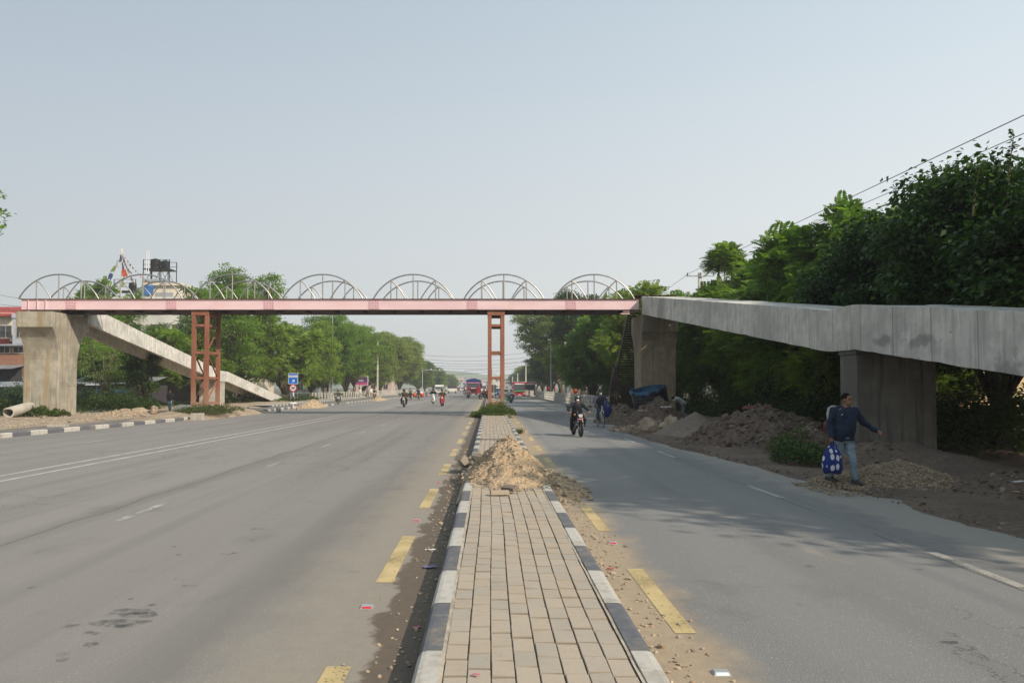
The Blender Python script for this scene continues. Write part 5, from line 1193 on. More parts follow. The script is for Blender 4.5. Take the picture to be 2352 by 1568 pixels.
b5 = thing('tin_shed', 'long dark shed with a pale tin roof behind the shrubs under the left ramp', 'shed', (X_(250, 76), 76, 0)); mb = MB(); mb.box(-4, 4, 0, 4, 0, 2.0); mb.build('wall', 'shutter_dark', b5); corr(-4.2, 4.2, -.6, 4.2, 2.15, 2.9, b5)
mb = MB(); mb.box(-1.2, 1.6, -.06, -.003, .3, 1.7); mb.build('panel', 'paint_blue', b5)
b6 = thing('shop_shutter', 'small shop with a grey roller shutter behind the left steel tower', 'shed', (X_(425, 86), 86, 0)); mb = MB(); mb.box(-2.8, 1.8, 0, 4, 0, 3.0); mb.build('wall', 'wall_white', b6)
mb = MB(); 
for i in range(18): mb.box(-2.4, 1.2, -.05 - .01 * (i % 2), -.005, .3 + i * .12, .41 + i * .12)
mb.build('shutter', 'wall_grey', b6)
# white rooftop building with tanks
YB_ = 104
b7 = building('apartment_building', 'white apartment building with water tanks on its roof behind the left arches', X_(236, YB_), X_(432, YB_), YB_, 12, Z_(690, YB_), 'wall_white', 5, 4, 'fs', 1.6, 1.4)
cx7 = (X_(236, YB_) + X_(432, YB_)) / 2
def B7(u, v): return (X_(u, YB_) - cx7, Z_(v, YB_))
a = B7(318, 652); c = B7(398, 690); mb = MB(); mb.box(a[0], c[0], 1.5, 7, Z_(690, YB_), a[1]); mb.box(a[0] - .3, c[0] + .4, 1.1, 7.4, a[1] + .003, a[1] + .35); mb.build('stair_room', 'wall_cream', b7)
a = B7(345, 668); c = B7(385, 690); mb = MB(); mb.box(a[0], c[0], 1.40, 1.497, Z_(692, YB_), a[1]); mb.build('door', 'wall_grey', b7)
a = B7(318, 645); c = B7(352, 676); mb = MB(); mb.prism([(0.3, c[1]), (1.3, a[1]), (1.36, a[1] - .06), (0.36, c[1] - .06)], a[0], a[0] + 1.5, 'x'); mb.build('solar_panel', 'paint_blue', b7)
mb = MB(); zt = a[1] + .2; mb.tube([(a[0] - .2, 1.4, zt), (a[0] + 1.7, 1.4, zt)], .3, 12); mb.build('solar_cylinder', 'galv', b7)
ts = thing('tank_stand', 'black steel frame on the roof carrying two black water tanks', 'steel frame', (X_(341, YB_), YB_ + 2, Z_(652, YB_))); hz = Z_(612, YB_) - Z_(652, YB_); W2 = 1.75
for x in (-W2, -.6, .6, W2):
    for y in (0, 2.4):
        mb = MB(); mb.beam((x, y, 0), (x, y, hz + (1.3 if abs(x) == W2 else 0)), .09, .09); mb.build('post', 'black_steel', ts)
mb = MB(); mb.box(-W2, W2, -.1, 2.5, hz, hz + .12); mb.build('platform', 'black_steel', ts)
for y in (0, 2.4):
    mb = MB(); 
    for zz in (.65, 1.28): mb.tube([(-W2, y, hz + zz), (W2, y, hz + zz)], .035, 5)
    mb.beam((-W2, y, 0), (-.6, y, hz), .05, .05); mb.beam((W2, y, 0), (.6, y, hz), .05, .05); mb.beam((-.6, y, 0), (.6, y, hz), .05, .05); mb.build('railing', 'black_steel', ts)
for i, (x, r_, h_) in enumerate(((-.62, .66, 1.50), (.72, .56, 1.28))):
    tk = thing('water_tank', ['larger black ribbed water tank on the rooftop frame', 'smaller black ribbed water tank on the rooftop frame'][i], 'water tank', (X_(341, YB_) + x, YB_ + 3.2, Z_(612, YB_) + .12)); prof = [(r_, 0)]
    for k in range(9): z = h_ * .82 * (k + .5) / 9; prof += [(r_, z - .03), (r_ + .03, z), (r_, z + .03)]
    prof += [(r_, h_ * .84), (r_ * .8, h_ * .92), (r_ * .35, h_ * .95), (r_ * .33, h_), (.02, h_)]
    mb = MB(); mb.lathe(prof, 24); mb.build('body', 'tank_plastic', tk, smooth=True, auto=40)
for i, u in enumerate((309, 314)):
    mb = MB(); x = X_(u + 10, YB_); mb.tube([(0, 0, -1.6), (0, 0, 1.5), (.15, 0, 1.6), (.25, 0, 1.5)], .05, 6); o = mb.build('vent_pipe', 'sign_white'); o.location = (x, YB_ + 1.8, Z_(612, YB_) + .8); tag(o, ['left', 'right'][i] + ' white pipe beside the larger rooftop water tank', 'pipe')
ts2 = thing('tank_stand', 'lower dark rooftop frame holding a tank behind the prayer flags', 'steel frame', (X_(270, YB_), YB_ + 2, Z_(690, YB_))); h2 = Z_(636, YB_) - Z_(690, YB_)
for x in (-1.6, 1.3):
    for y in (0, 2): mb = MB(); mb.beam((x, y, 0), (x, y, h2), .08, .08); mb.build('post', 'black_steel', ts2)
mb = MB(); mb.box(-1.6, 1.3, -.1, 2.1, h2 - 1.6, h2 - 1.5); mb.build('platform', 'black_steel', ts2); mb = MB()
for zz in (-1.0, -.5, 0): mb.tube([(-1.6, 0, h2 + zz), (1.3, 0, h2 + zz)], .03, 5)
mb.build('railing', 'black_steel', ts2)
tk = thing('water_tank', 'third black water tank partly hidden by the prayer flags', 'water tank', (X_(278, YB_), YB_ + 3, Z_(636, YB_) - 1.5)); mb = MB(); mb.lathe([(.5, 0), (.5, .3), (.53, .33), (.5, .36), (.5, .7), (.53, .73), (.5, .76), (.48, 1.1), (.2, 1.25), (.02, 1.25)], 20); mb.build('body', 'tank_plastic', tk, smooth=True, auto=40)
# prayer flags
pf = thing('prayer_flag_mast', 'mast draped with faded colourful prayer flags on the rooftop', 'flag mast', (X_(271, YB_), YB_ + .5, Z_(690, YB_))); hm = Z_(566, YB_) - Z_(690, YB_)
mb = MB(); mb.tube([(0, 0, 0), (0, 0, hm)], .05, 6); mb.lathe([(.02, hm - .9), (.15, hm - .7), (.10, hm - .5), (.12, hm - .3), (.03, hm)], 8); mb.build('mast', 'wall_cream', pf)
simple('flag_blue', (.07, .09, .22), .9); simple('flag_white', (.45, .45, .43), .9); simple('flag_red', (.5, .10, .05), .9); simple('flag_green', (.22, .26, .08), .9); simple('flag_pink', (.55, .25, .24), .9)
fr_ = random.Random(8); fm = ['flag_blue', 'flag_white', 'flag_pink', 'flag_green', 'flag_red']
def flag(p, w_, h_, m_, skew=0, lean_=0):
    w_ *= .75; h_ *= .8
    mb = MB(); vs = []; fs = []
    for i in range(5):
        for j in range(4):
            a = i / 4; b_ = j / 3; vs.append((p[0] + w_ * b_ * (1 - .15 * a) + lean_ * a, p[1] + .10 * math.sin(3 * b_ + 4 * a + skew), p[2] - h_ * a - .08 * math.sin(5 * b_ + skew)))
    for i in range(4):
        for j in range(3): a = i * 4 + j; fs.append((a, a + 1, a + 5, a + 4))
    mb._add(vs, fs); mb.build('flag', m_, pf, smooth=True, fixn=False)
flag((-.25, 0, hm - .9), .55, 1.2, 'flag_blue', 0, -.1); flag((-.2, .1, hm - 2.0), .5, 1.1, 'flag_blue', 1, .2); flag((0, -.1, hm - 2.9), .9, 1.2, 'flag_red', 2, .3); flag((0, 0, hm - 4.0), .5, 1.5, 'flag_green', 1); flag((-.7, 0, hm - 1.6), .5, 1.3, 'flag_white', 1, -.2); flag((-1.1, 0, hm - 2.4), .7, 1.0, 'flag_green', 2, -.4); flag((-1.6, 0, hm - 3.4), .7, 1.0, 'flag_blue', 3, -.2); flag((-2.1, 0, hm - 4.4), .7, 1.1, 'flag_pink', 0, -.2)
for side, (ex, ez) in enumerate(((4.6, hm - 5.2), (2.0, hm - 5.0), (1.5, hm - 3.4))):
    mb = MB(); pts = [(ex * f, -.1 * side, hm - .8 + (ez - hm + .8) * f - .5 * math.sin(math.pi * f)) for f in np.linspace(0, 1, 14)]; mb.tube(pts, .012, 4); mb.build('string', 'flag_white', pf)
    for i in range(1, 12): q = pts[i]; flag((q[0], q[1], q[2]), .26, .34, fm[(i + side) % 5], i, .05 * (i % 3 - 1))
# other buildings half hidden
building('apartment_building', 'grey building glimpsed through the left trees with a blue sign', X_(645, 150), X_(735, 150), 150, 8, Z_(766, 150), 'wall_grey', 3, 3)
building('apartment_building', 'cream building glimpsed behind the trees right of the left tower', X_(500, 135), X_(600, 135), 135, 8, Z_(740, 135), 'wall_cream', 4, 3)
building('apartment_building', 'pink building glimpsed behind the wide domed trees on the left', X_(815, 205), X_(900, 205), 205, 8, Z_(835, 205), 'wall_pink', 2, 3)
building('house', 'pinkish block glimpsed above the right trees near the stair', X_(1400, 120), X_(1440, 120), 120, 8, Z_(715, 120), 'wall_pink', 4, 2)
building('house', 'white building glimpsed through trees behind the right ramp', 25, 33, 78, 8, 7.6, 'wall_white', 2, 3)
building('house', 'pale house glimpsed under the right ramp behind the trees', 26.5, 31, 60, 6, 5.5, 'wall_white', 2, 2)
b8 = thing('tin_shed', 'blue corrugated shed wall glimpsed between trees right of the spoil heap', 'shed', (19.8, 45, 0)); mb = MB()
for i in range(40): mb.box(-2 + i * .1, -1.91 + i * .1, -.02 * (i % 2), .05, 0, 2.0)
mb.build('wall', 'tank_blue', b8)
b9 = building('house', 'sunlit yellow house wall at the right picture edge under the ramp', 18.6, 27, 31.5, 8, 4.2, 'wall_yellow', 1, 0)
mb = MB(); mb.box(-4.28, -4.0, -.06, 0.0, 0, 3.6); mb.build('pilaster', 'brick', b9)
t = thing('picket_fence', 'low reddish picket fence in front of the yellow wall', 'fence', (17.6, 29.0, 0))
for i in range(34):
    mb = MB(); mb.box(i * .14, i * .14 + .07, 0, .03, .0, 1.15); mb.build('picket', 'sack_red', t)
for z in (.3, .95): mb = MB(); mb.box(-.05, 4.8, .032, .07, z, z + .06); mb.build('rail', 'sack_red', t)
# far town beyond the end of the road
frn = random.Random(4); desc = ['low white', 'cream', 'grey', 'pinkish', 'pale lilac']
mats_ = ['wall_white', 'wall_cream', 'wall_grey', 'wall_pink', 'wall_lilac']
for i in range(26):
    u = 1036 + i * 6.2; Y = frn.uniform(520, 700); h = 1.85 + frn.uniform(2.5, 9.0) if True else 0; w_ = frn.uniform(5, 11); x = X_(u, Y); m_ = i % 5
    o = building('distant_building', 'hazy distant town building beyond the end of the road', x - w_ / 2, x + w_ / 2, Y, 8, h, mats_[m_], 2, 2, 'f', 1.6, 1.5, group='distant town buildings at the end of the road', parapet=.3)
mb = MB()
hv = []; hf = []; N = 80
for i in range(N + 1):
    u = 700 + i * 14; Y = 2600; x = X_(u, Y); h = Z_(862 + 12 * fbm(i * .09, 1, 1.0) - 14 * math.exp(-((u - 1000) / 150) ** 2), Y)
    hv += [(x, Y, -5), (x, Y + 60, h * .8), (x, Y + 240, h)]
for i in range(N):
    for j in range(2): a = i * 3 + j; hf.append((a, a + 3, a + 4, a + 1))
mb._add(hv, hf); tag(mb.build('hills', 'leaf_far', fixn=False), kind='structure')
# ================================================================ people
def ring(c, rx, ry, right, fwd, n=14):
    return [tuple(Vector(c) + Vector(right) * rx * math.cos(2 * math.pi * i / n) + Vector(fwd) * ry * math.sin(2 * math.pi * i / n)) for i in range(n)]
def V3(*a): return Vector(a)
def torso(mb, J, g=0.0, belly=0.0, w=1.0):
    pe, ch, ne = J['pelvis'], J['chest'], J['neck']; right = (J['shR'] - J['shL']).normalized(); rp = (J['hipR'] - J['hipL']).normalized()
    def fr(d, r): return d.cross(r).normalized()
    d1 = (ch - pe).normalized(); d2 = (ne - ch).normalized(); S = []
    S.append((pe - d1 * .10, .150, .115, rp, d1)); S.append((pe, .168, .125 + belly * .3, rp, d1)); S.append((pe.lerp(ch, .45), .155 + belly * .4, .118 + belly, rp.lerp(right, .5), d1))
    S.append((ch, .172, .125 + belly * .5, right, d1.lerp(d2, .5))); S.append((ch.lerp(ne, .55), .178, .112, right, d2)); S.append((ne - d2 * .035, .115, .085, right, d2)); S.append((ne, .065, .065, right, d2))
    mb.loft([ring(c, (rx + g) * w, ry + g, r.normalized(), fr(d, r)) for c, rx, ry, r, d in S])
def std_joints(**k):
    J = dict(pelvis=V3(0, 0, .93), chest=V3(0, 0, 1.24), neck=V3(0, .0, 1.45), head=V3(0, -.02, 1.585), shL=V3(-.185, 0, 1.39), shR=V3(.185, 0, 1.39), elL=V3(-.25, .02, 1.12), elR=V3(.25, .02, 1.12),
             wrL=V3(-.26, -.06, .88), wrR=V3(.26, -.06, .88), hipL=V3(-.09, 0, .90), hipR=V3(.09, 0, .90), knL=V3(-.10, -.02, .49), knR=V3(.10, -.02, .49), anL=V3(-.10, .02, .09), anR=V3(.10, .02, .09))
    for a, b_ in k.items(): J[a] = V3(*b_)
    return J
def hand(mb, wr, el, curl=.6, side=1, sc_=1.0, down=None):
    d = (wr - el).normalized() if down is None else Vector(down).normalized(); s = d.cross(Vector((0, -1, 0.2))); s = s.normalized() if s.length > .1 else Vector((1, 0, 0)); n = s.cross(d).normalized() * -1
    p = wr + d * .045 * sc_; rg = [ring(wr, .024, .018, s, n, 10), ring(wr + d * .03 * sc_, .036, .017, s, n, 10), ring(wr + d * .085 * sc_, .040, .014, s, n, 10), ring(wr + d * .095 * sc_, .034, .009, s, n, 10)]
    mb.loft(rg)
    for i, (o, L) in enumerate(((-.030, .060), (-.011, .074), (.010, .070), (.029, .054))):
        a = wr + d * .085 * sc_ + s * o; b_ = a + (d * math.cos(curl) + n * math.sin(curl)) * L * .5; c = b_ + (d * math.cos(curl * 2.1) + n * math.sin(curl * 2.1)) * L * .5
        mb.tube([a - d * .01, a, b_, c], [.0095, .009, .0085, .0065], 6); mb.ell(c, (.0065,) * 3, None, 6, 4)
    a = wr + d * .025 * sc_ - s * .034 * side; b_ = a + d * .035 - s * .018 * side + n * .012; c = b_ + d * .03 + n * .012
    mb.tube([wr + d * .015, a, b_, c], [.014, .013, .011, .008], 6); mb.ell(c, (.008,) * 3, None, 6, 4)
def person(label, loc, rz, J, shirt, pants, shoes='shoe_dark', hairm='hair', hair=True, helmet=None, mask=None, cap=None, vox=.016, curl=.7, belly=0.0, sleeves=True, face=False, sc_=1.0, turn=0.0, bulk=1.0, downL=None, downR=None, group=None, shorts=False):
    t = thing('person', label, 'person', loc, rz, group); t.scale = (sc_,) * 3
    A = {k: v for k, v in J.items()}
    b = MB(); hd = A['head']; rot = Matrix.Translation(hd) @ Matrix.Rotation(turn, 4, 'Z')
    # head: skull, jaw, nose, ears, neck
    b.ell((0, .012, .035), (.077, .094, .095), rot, 18, 12); b.ell((0, -.018, -.035), (.062, .070, .078), rot, 16, 10); b.ell((0, -.052, -.075), (.035, .030, .030), rot, 10, 8)
    b.ell((0, -.092, -.012), (.013, .018, .024), rot, 8, 6); b.ell((0, -.078, .030), (.050, .018, .012), rot, 10, 6)
    for s in (-1, 1): b.ell((s * .080, .012, -.002), (.012, .022, .032), rot, 8, 6)
    b.limb(A['neck'] - V3(0, 0, .05), hd - V3(0, -.01, .06), .056, .052, 12)
    torso(b, A, 0, belly, bulk)
    for s in ('L', 'R'):
        sd = -1 if s == 'L' else 1
        b.limb(A['sh' + s], A['el' + s], .048, .040, 10); b.limb(A['el' + s], A['wr' + s], .038, .025, 10); hand(b, A['wr' + s], A['el' + s], curl, sd, 1.0, downL if s == 'L' else downR)
        b.limb(A['hip' + s], A['kn' + s], .078, .055, 10); b.limb(A['kn' + s], A['an' + s], .052, .036, 10)
    join_solid(b, 'body', 'skin', t, vox * .75, 2)
    # shirt or jacket
    sh = MB(); torso(sh, A, .020, belly, bulk)
    for s in ('L', 'R'):
        en = A['wr' + s] if sleeves else A['sh' + s].lerp(A['el' + s], .85); el = A['el' + s]
        sh.ell(A['sh' + s], (.072 * bulk,) * 3, None, 12, 8)
        if sleeves: sh.limb(A['sh' + s], el, .068 * bulk, .056, 12); sh.limb(el, el.lerp(en, .93), .056, .042, 12)
        else: sh.limb(A['sh' + s], en, .066, .060, 12)
    o = join_solid(sh, 'jacket' if sleeves else 'shirt', shirt, t, vox, 2)
    tr = MB(); pe = A['pelvis']; rp = (A['hipR'] - A['hipL']).normalized(); d1 = (A['chest'] - pe).normalized(); f1 = d1.cross(rp).normalized()
    tr.loft([ring(pe - d1 * .14, .12, .11, rp, f1), ring(pe - d1 * .06, .168, .13, rp, f1), ring(pe + d1 * .05, .165, .128 + belly * .3, rp, f1)])
    for s in ('L', 'R'):
        h, k_, a = A['hip' + s], A['kn' + s], A['an' + s]
        tr.limb(h, k_, .098, .070, 12)
        if not shorts: tr.limb(k_, a.lerp(k_, .06), .068, .056, 12)
    join_solid(tr, 'trousers', pants, t, vox, 2)
    for s in ('L', 'R'):
        a = A['an' + s]; k_ = A['kn' + s]; m_ = MB(); fwd = V3(0, -1, 0); f2 = Matrix.Translation(a)
        m_.loft([[(x * .047 + a.x, y + a.y, z + a.z) for x, z in ((-1, -.075), (1, -.075), (1.0, -.04), (.8, hh), (-.8, hh), (-1.0, -.04))] for y, hh in ((.075, .0), (.05, .03), (-.03, .02), (-.10, -.015), (-.165, -.035), (-.185, -.06))])
        o = m_.build('shoe', shoes, t, smooth=True, auto=50)
    if hair:
        h_ = MB(); h_.ell((0, .022, .048), (.084, .096, .094), rot, 18, 12); hm = join_solid(h_, 'hair', hairm, t, .012, 1)
        me = hm.data; bm = bmesh.new(); bm.from_mesh(me); inv = rot.inverted()
        bmesh.ops.delete(bm, geom=[v for v in bm.verts if (inv @ v.co).z < .012 + .55 * max(0, -(inv @ v.co).y) and (inv @ v.co).y < .05 or (inv @ v.co).z < -.05 or ((inv @ v.co).y < -.045 and (inv @ v.co).z < .075)], context='VERTS'); bm.to_mesh(me); bm.free()
    if helmet:
        h_ = MB(); h_.ell((0, .01, .035), (.125, .145, .135), rot, 20, 14); h_.ell((0, .02, -.045), (.118, .125, .085), rot, 16, 10)
        hm = join_solid(h_, 'helmet', helmet, t, .012, 2); me = hm.data; bm = bmesh.new(); bm.from_mesh(me); inv = rot.inverted()
        bmesh.ops.delete(bm, geom=[v for v in bm.verts if (inv @ v.co).y < -.035 and abs((inv @ v.co).x) < .085 and -.14 < (inv @ v.co).z < .045 or (inv @ v.co).z < -.11], context='VERTS'); bm.to_mesh(me); bm.free()
        vz = MB(); vz.loft([[(math.sin(a) * .118, -.145 * math.cos(a) + .005, z0) for a in np.linspace(-1.0, 1.0, 9)] + [(math.sin(a) * .112, -.138 * math.cos(a) + .005, z0) for a in np.linspace(1.0, -1.0, 9)] for z0 in (.035, .075, .11)])
        vz.v = [tuple(rot @ Vector((q[0], q[1] + .35 * max(0, q[2] - .035), q[2]))) for q in vz.v]; vz.build('visor', 'visor', hm, smooth=True)
    if mask:
        m_ = MB(); m_.ell((0, -.048, -.048), (.058, .062, .048), rot, 14, 10); m_.build('face_mask', mask, t, smooth=True)
    if cap:
        m_ = MB(); m_.ell((0, .01, .065), (.088, .104, .072), rot, 16, 10); m_.loft([[(x * .07, y, .055 + .004 * k_) for x, y in ((-1, -.06), (-.8, -.14), (0, -.165), (.8, -.14), (1, -.06))] for k_ in (0, 2)]); m_.v = [(q) for q in m_.v]
        nn = len(m_.v) - 10; m_.v = m_.v[:nn] + [tuple(rot @ Vector(q)) for q in m_.v[nn:]]; m_.build('cap', cap, t, smooth=True, auto=40)
    if face:
        for s in (-1, 1):
            m_ = MB(); m_.ell((s * .030, -.0835, .010), (.0125, .006, .0055), rot, 10, 6); m_.build('eye', 'eye_dark', t, smooth=True)
            m_ = MB(); m_.ell((s * .031, -.090, .032), (.021, .006, .0055), rot, 10, 6); m_.build('eyebrow', 'hair', t, smooth=True)
        m_ = MB(); m_.ell((0, -.086, -.052), (.024, .007, .007), rot, 10, 6); m_.build('mouth', 'lip', t, smooth=True)
    return t
RIDE = dict(pelvis=(0, .16, .80), chest=(0, .02, 1.06), neck=(0, -.05, 1.25), head=(0, -.09, 1.395), shL=(-.18, -.03, 1.20), shR=(.18, -.03, 1.20), elL=(-.37, -.14, 1.00), elR=(.37, -.14, 1.00), wrL=(-.36, -.38, .93), wrR=(.36, -.38, .93),
            hipL=(-.10, .12, .78), hipR=(.10, .12, .78), knL=(-.25, -.22, .62), knR=(.25, -.22, .62), anL=(-.19, .08, .28), anR=(.19, .08, .28))
SCOOT = dict(RIDE, knL=(-.16, -.22, .66), knR=(.16, -.22, .66), anL=(-.13, -.24, .30), anR=(.13, -.24, .30), wrL=(-.30, -.36, .96), wrR=(.30, -.36, .96), elL=(-.30, -.12, .97), elR=(.30, -.12, .97))
CYC = dict(pelvis=(0, .25, .97), chest=(0, .08, 1.25), neck=(0, -.02, 1.44), head=(0, -.06, 1.575), shL=(-.18, -.0, 1.38), shR=(.18, -.0, 1.38), elL=(-.30, -.12, 1.17), elR=(.30, -.12, 1.17), wrL=(-.27, -.40, 1.04), wrR=(.27, -.40, 1.04),
           hipL=(-.09, .20, .94), hipR=(.09, .20, .94), knL=(-.12, -.15, .78), knR=(.12, -.10, .60), anL=(-.11, .05, .42), anR=(.11, .12, .20))
# ---- motorbikes, scooters, bicycles (front faces -y)
def wheel(parent, c, r, tr, spokes=8, name='wheel', rimm='engine_grey', thin=False):
    w_ = MB(); pts = [(c[0], c[1] + r * math.cos(a), c[2] + r * math.sin(a)) for a in np.linspace(0, 2 * math.pi, 29)]; w_.tube([(p[0], c[1] + (p[1] - c[1]) * (r - tr) / r, c[2] + (p[2] - c[2]) * (r - tr) / r) for p in pts], tr, 8); o = w_.build('wheel', 'tyre', parent, smooth=True)
    m_ = MB(); rr_ = r - 2 * tr; m_.tube([(c[0], c[1] + rr_ * math.cos(a), c[2] + rr_ * math.sin(a)) for a in np.linspace(0, 2 * math.pi, 25)], tr * .45 if not thin else .010, 6)
    for i in range(spokes): a = 2 * math.pi * i / spokes; m_.beam((c[0], c[1], c[2]), (c[0], c[1] + rr_ * math.cos(a), c[2] + rr_ * math.sin(a)), .012 if not thin else .004, .03 if not thin else .004)
    m_.tube([(c[0] - .05, c[1], c[2]), (c[0] + .05, c[1], c[2])], .035, 8); m_.build('rim', rimm, o); return o
def motorcycle(label, loc, rz, paint='paint_black', plate='plate_red', accent=None, group=None, scooter=None, sc_=1.0):
    t = thing('scooter' if scooter else 'motorcycle', label, 'scooter' if scooter else 'motorcycle', loc, rz, group); t.scale = (sc_,) * 3
    def part(nm, m_, mt, sm=True): return m_.build(nm, mt, t, smooth=sm, auto=40)
    if not scooter:
        wheel(t, (0, -.66, .30), .30, .048, 6); wheel(t, (0, .62, .30), .30, .055, 6)
        m_ = MB(); 
        for s in (-1, 1): m_.tube([(s * .09, -.66, .30), (s * .085, -.50, .72), (s * .075, -.42, .93)], [.026, .024, .02], 8)
        part('fork', m_, 'chrome')
        m_ = MB(); m_.tube([(-.38, -.36, .93), (-.28, -.40, .95), (-.12, -.43, .97), (.12, -.43, .97), (.28, -.40, .95), (.38, -.36, .93)], .013, 8); part('handlebar', m_, 'black_steel')
        for s in (-1, 1):
            m_ = MB(); m_.tube([(s * .26, -.41, .96), (s * .33, -.42, 1.06), (s * .40, -.40, 1.10)], .007, 6); m_.bevbox(s * .42 - .075, s * .42 + .075, -.42, -.395, 1.07, 1.16, .02); part('mirror', m_, 'black_plastic')
            m_ = MB(); m_.ell((s * .19, -.50, .82), (.035, .03, .02), None, 8, 6); part('indicator', m_, 'amber')
        m_ = MB(); m_.loft([ring(V3(0, -.46, .78), .13, .09, V3(1, 0, 0), V3(0, 0, 1)), ring(V3(0, -.56, .80), .125, .115, V3(1, 0, 0), V3(0, 0, 1)), ring(V3(0, -.61, .80), .09, .085, V3(1, 0, 0), V3(0, 0, 1))]); part('headlight_cowl', m_, paint)
        m_ = MB(); m_.prism([(-.085, .84), (.085, .84), (.07, .76), (.03, .715), (-.03, .715), (-.07, .76)], -.64, -.60, 'y'); part('headlight', m_, 'headlight', False)
        m_ = MB(); m_.prism([(-.09, .87), (.09, .87), (.07, 1.02), (-.07, 1.02)], -.575, -.55, 'y'); w2 = part('windscreen', m_, 'paint_black', False)
        m_ = MB(); m_.bevbox(-.10, .10, -.625, -.61, .635, .685, .004); pl_ = part('number_plate', m_, plate, False)
        if plate == 'plate_red':
            m_ = MB()
            for k_, x in enumerate((-.075, -.05, -.03, -.005, .02, .045, .07)): m_.box(x - .007, x + .007, -.629, -.6255, .65 + .004 * (k_ % 2), .672)
            m_.build('lettering', 'sign_white', pl_)
        m_ = MB(); m_.loft([[(x, y, z) for x, z in ((-.06, .60 - abs(y + .66) * .35 - .02), (0, .645 - abs(y + .66) * .35), (.06, .60 - abs(y + .66) * .35 - .02), (.05, .585 - abs(y + .66) * .35), (0, .62 - abs(y + .66) * .35), (-.05, .585 - abs(y + .66) * .35))] for y in (-.90, -.80, -.66, -.52, -.42)]); part('front_mudguard', m_, paint)
        m_ = MB(); m_.loft([ring(V3(0, -.40, .80), .07, .08, V3(1, 0, 0), V3(0, 0, 1)), ring(V3(0, -.28, .82), .14, .13, V3(1, 0, 0), V3(0, 0, 1)), ring(V3(0, -.08, .80), .14, .12, V3(1, 0, 0), V3(0, 0, 1)), ring(V3(0, .06, .76), .09, .08, V3(1, 0, 0), V3(0, 0, 1))]); part('fuel_tank', m_, paint)
        for s in (-1, 1):
            m_ = MB(); m_.prism([(-.46, .84), (-.20, .86), (-.12, .66), (-.34, .58)], s * .15 - .02, s * .15 + .02, 'x'); part('tank_shroud', m_, accent or paint, False)
        m_ = MB(); m_.loft([[(x * w_, y, z + zz) for x, zz in ((-1, -.03), (1, -.03), (.85, .035), (-.85, .035))] for y, z, w_ in ((-.02, .76, .10), (.2, .76, .14), (.5, .80, .13), (.72, .84, .10))]); part('seat', m_, 'black_plastic')
        m_ = MB(); m_.bevbox(-.13, .13, -.22, .14, .30, .56, .04); m_.tube([(0, -.22, .45), (0, -.30, .62)], .085, 10); m_.tube([(-.19, -.02, .38), (.19, -.02, .38)], .09, 12); part('engine', m_, 'engine_grey')
        m_ = MB(); m_.tube([(-.08, -.26, .5), (-.14, -.30, .35), (-.16, -.05, .22), (-.17, .35, .30), (-.18, .75, .40)], [.02, .02, .025, .05, .055], 8); part('exhaust', m_, 'chrome')
        m_ = MB(); m_.tube([(0, -.42, .86), (0, -.12, .62), (0, .2, .60), (0, .7, .78)], .025, 6); m_.tube([(0, -.40, .80), (0, -.25, .35), (0, .2, .30)], .025, 6); m_.tube([(-.27, .02, .27), (.27, .02, .27)], .014, 6)
        for s in (-1, 1): m_.tube([(s * .09, .62, .30), (s * .1, .15, .34)], .022, 6); m_.tube([(s * .11, .58, .34), (s * .10, .42, .68)], .03, 6)
        part('frame', m_, 'black_steel')
        m_ = MB(); m_.prism([(.1, .74), (.78, .86), (.86, .80), (.55, .62), (.2, .58)], -.10, .10, 'x'); part('tail', m_, paint, False)
        m_ = MB()
        for s in (-1, 1): m_.tube([(s * .13, -.30, .62), (s * .27, -.24, .50), (s * .26, -.15, .36), (s * .1, -.16, .28)], .013, 6)
        part('crash_guard', m_, 'black_steel')
    else:
        wheel(t, (0, -.62, .235), .235, .05, 6); wheel(t, (0, .50, .235), .235, .055, 6)
        m_ = MB(); m_.tube([(0, -.62, .235), (.06, -.60, .40), (0, -.50, .70), (0, -.42, .95)], .028, 8); part('fork', m_, 'engine_grey')
        m_ = MB(); m_.loft([[(x, y + yy * .1, z) for x, yy in ((-w_, .6), (-w_ * .6, 0), (0, -.25), (w_ * .6, 0), (w_, .6), (0, .9))] for z, w_, y in ((.26, .13, -.42), (.40, .18, -.45), (.60, .19, -.48), (.80, .14, -.48), (.88, .09, -.46))]); part('leg_shield', m_, scooter)
        m_ = MB(); m_.loft([[(x, y, z) for x, z in ((-.07, .40 - abs(y + .62) * .5), (0, .50 - abs(y + .62) * .5), (.07, .40 - abs(y + .62) * .5), (0, .46 - abs(y + .62) * .5))] for y in (-.86, -.75, -.62, -.5, -.42)]); part('front_mudguard', m_, scooter)
        m_ = MB(); m_.ell((0, -.47, .935), (.16, .09, .055), None, 14, 8); part('handlebar_cowl', m_, scooter)
        m_ = MB(); m_.ell((0, -.555, .76), (.085, .03, .055), None, 12, 8); part('headlight', m_, 'headlight')
        m_ = MB(); m_.tube([(-.34, -.36, .96), (-.15, -.42, .96), (.15, -.42, .96), (.34, -.36, .96)], .014, 8); part('handlebar', m_, 'black_steel')
        for s in (-1, 1):
            m_ = MB(); m_.tube([(s * .2, -.41, .97), (s * .27, -.42, 1.09)], .007, 6); m_.bevbox(s * .30 - .06, s * .30 + .06, -.42, -.40, 1.07, 1.15, .02); part('mirror', m_, 'black_plastic')
        m_ = MB(); m_.bevbox(-.15, .15, -.42, .05, .24, .30, .02); part('floorboard', m_, 'black_plastic')
        m_ = MB(); m_.loft([ring(V3(0, .0, .48), .13, .20, V3(1, 0, 0), V3(0, 0, 1)), ring(V3(0, .3, .52), .17, .20, V3(1, 0, 0), V3(0, 0, 1)), ring(V3(0, .75, .62), .10, .10, V3(1, 0, 0), V3(0, 0, 1))]); part('body_shell', m_, scooter)
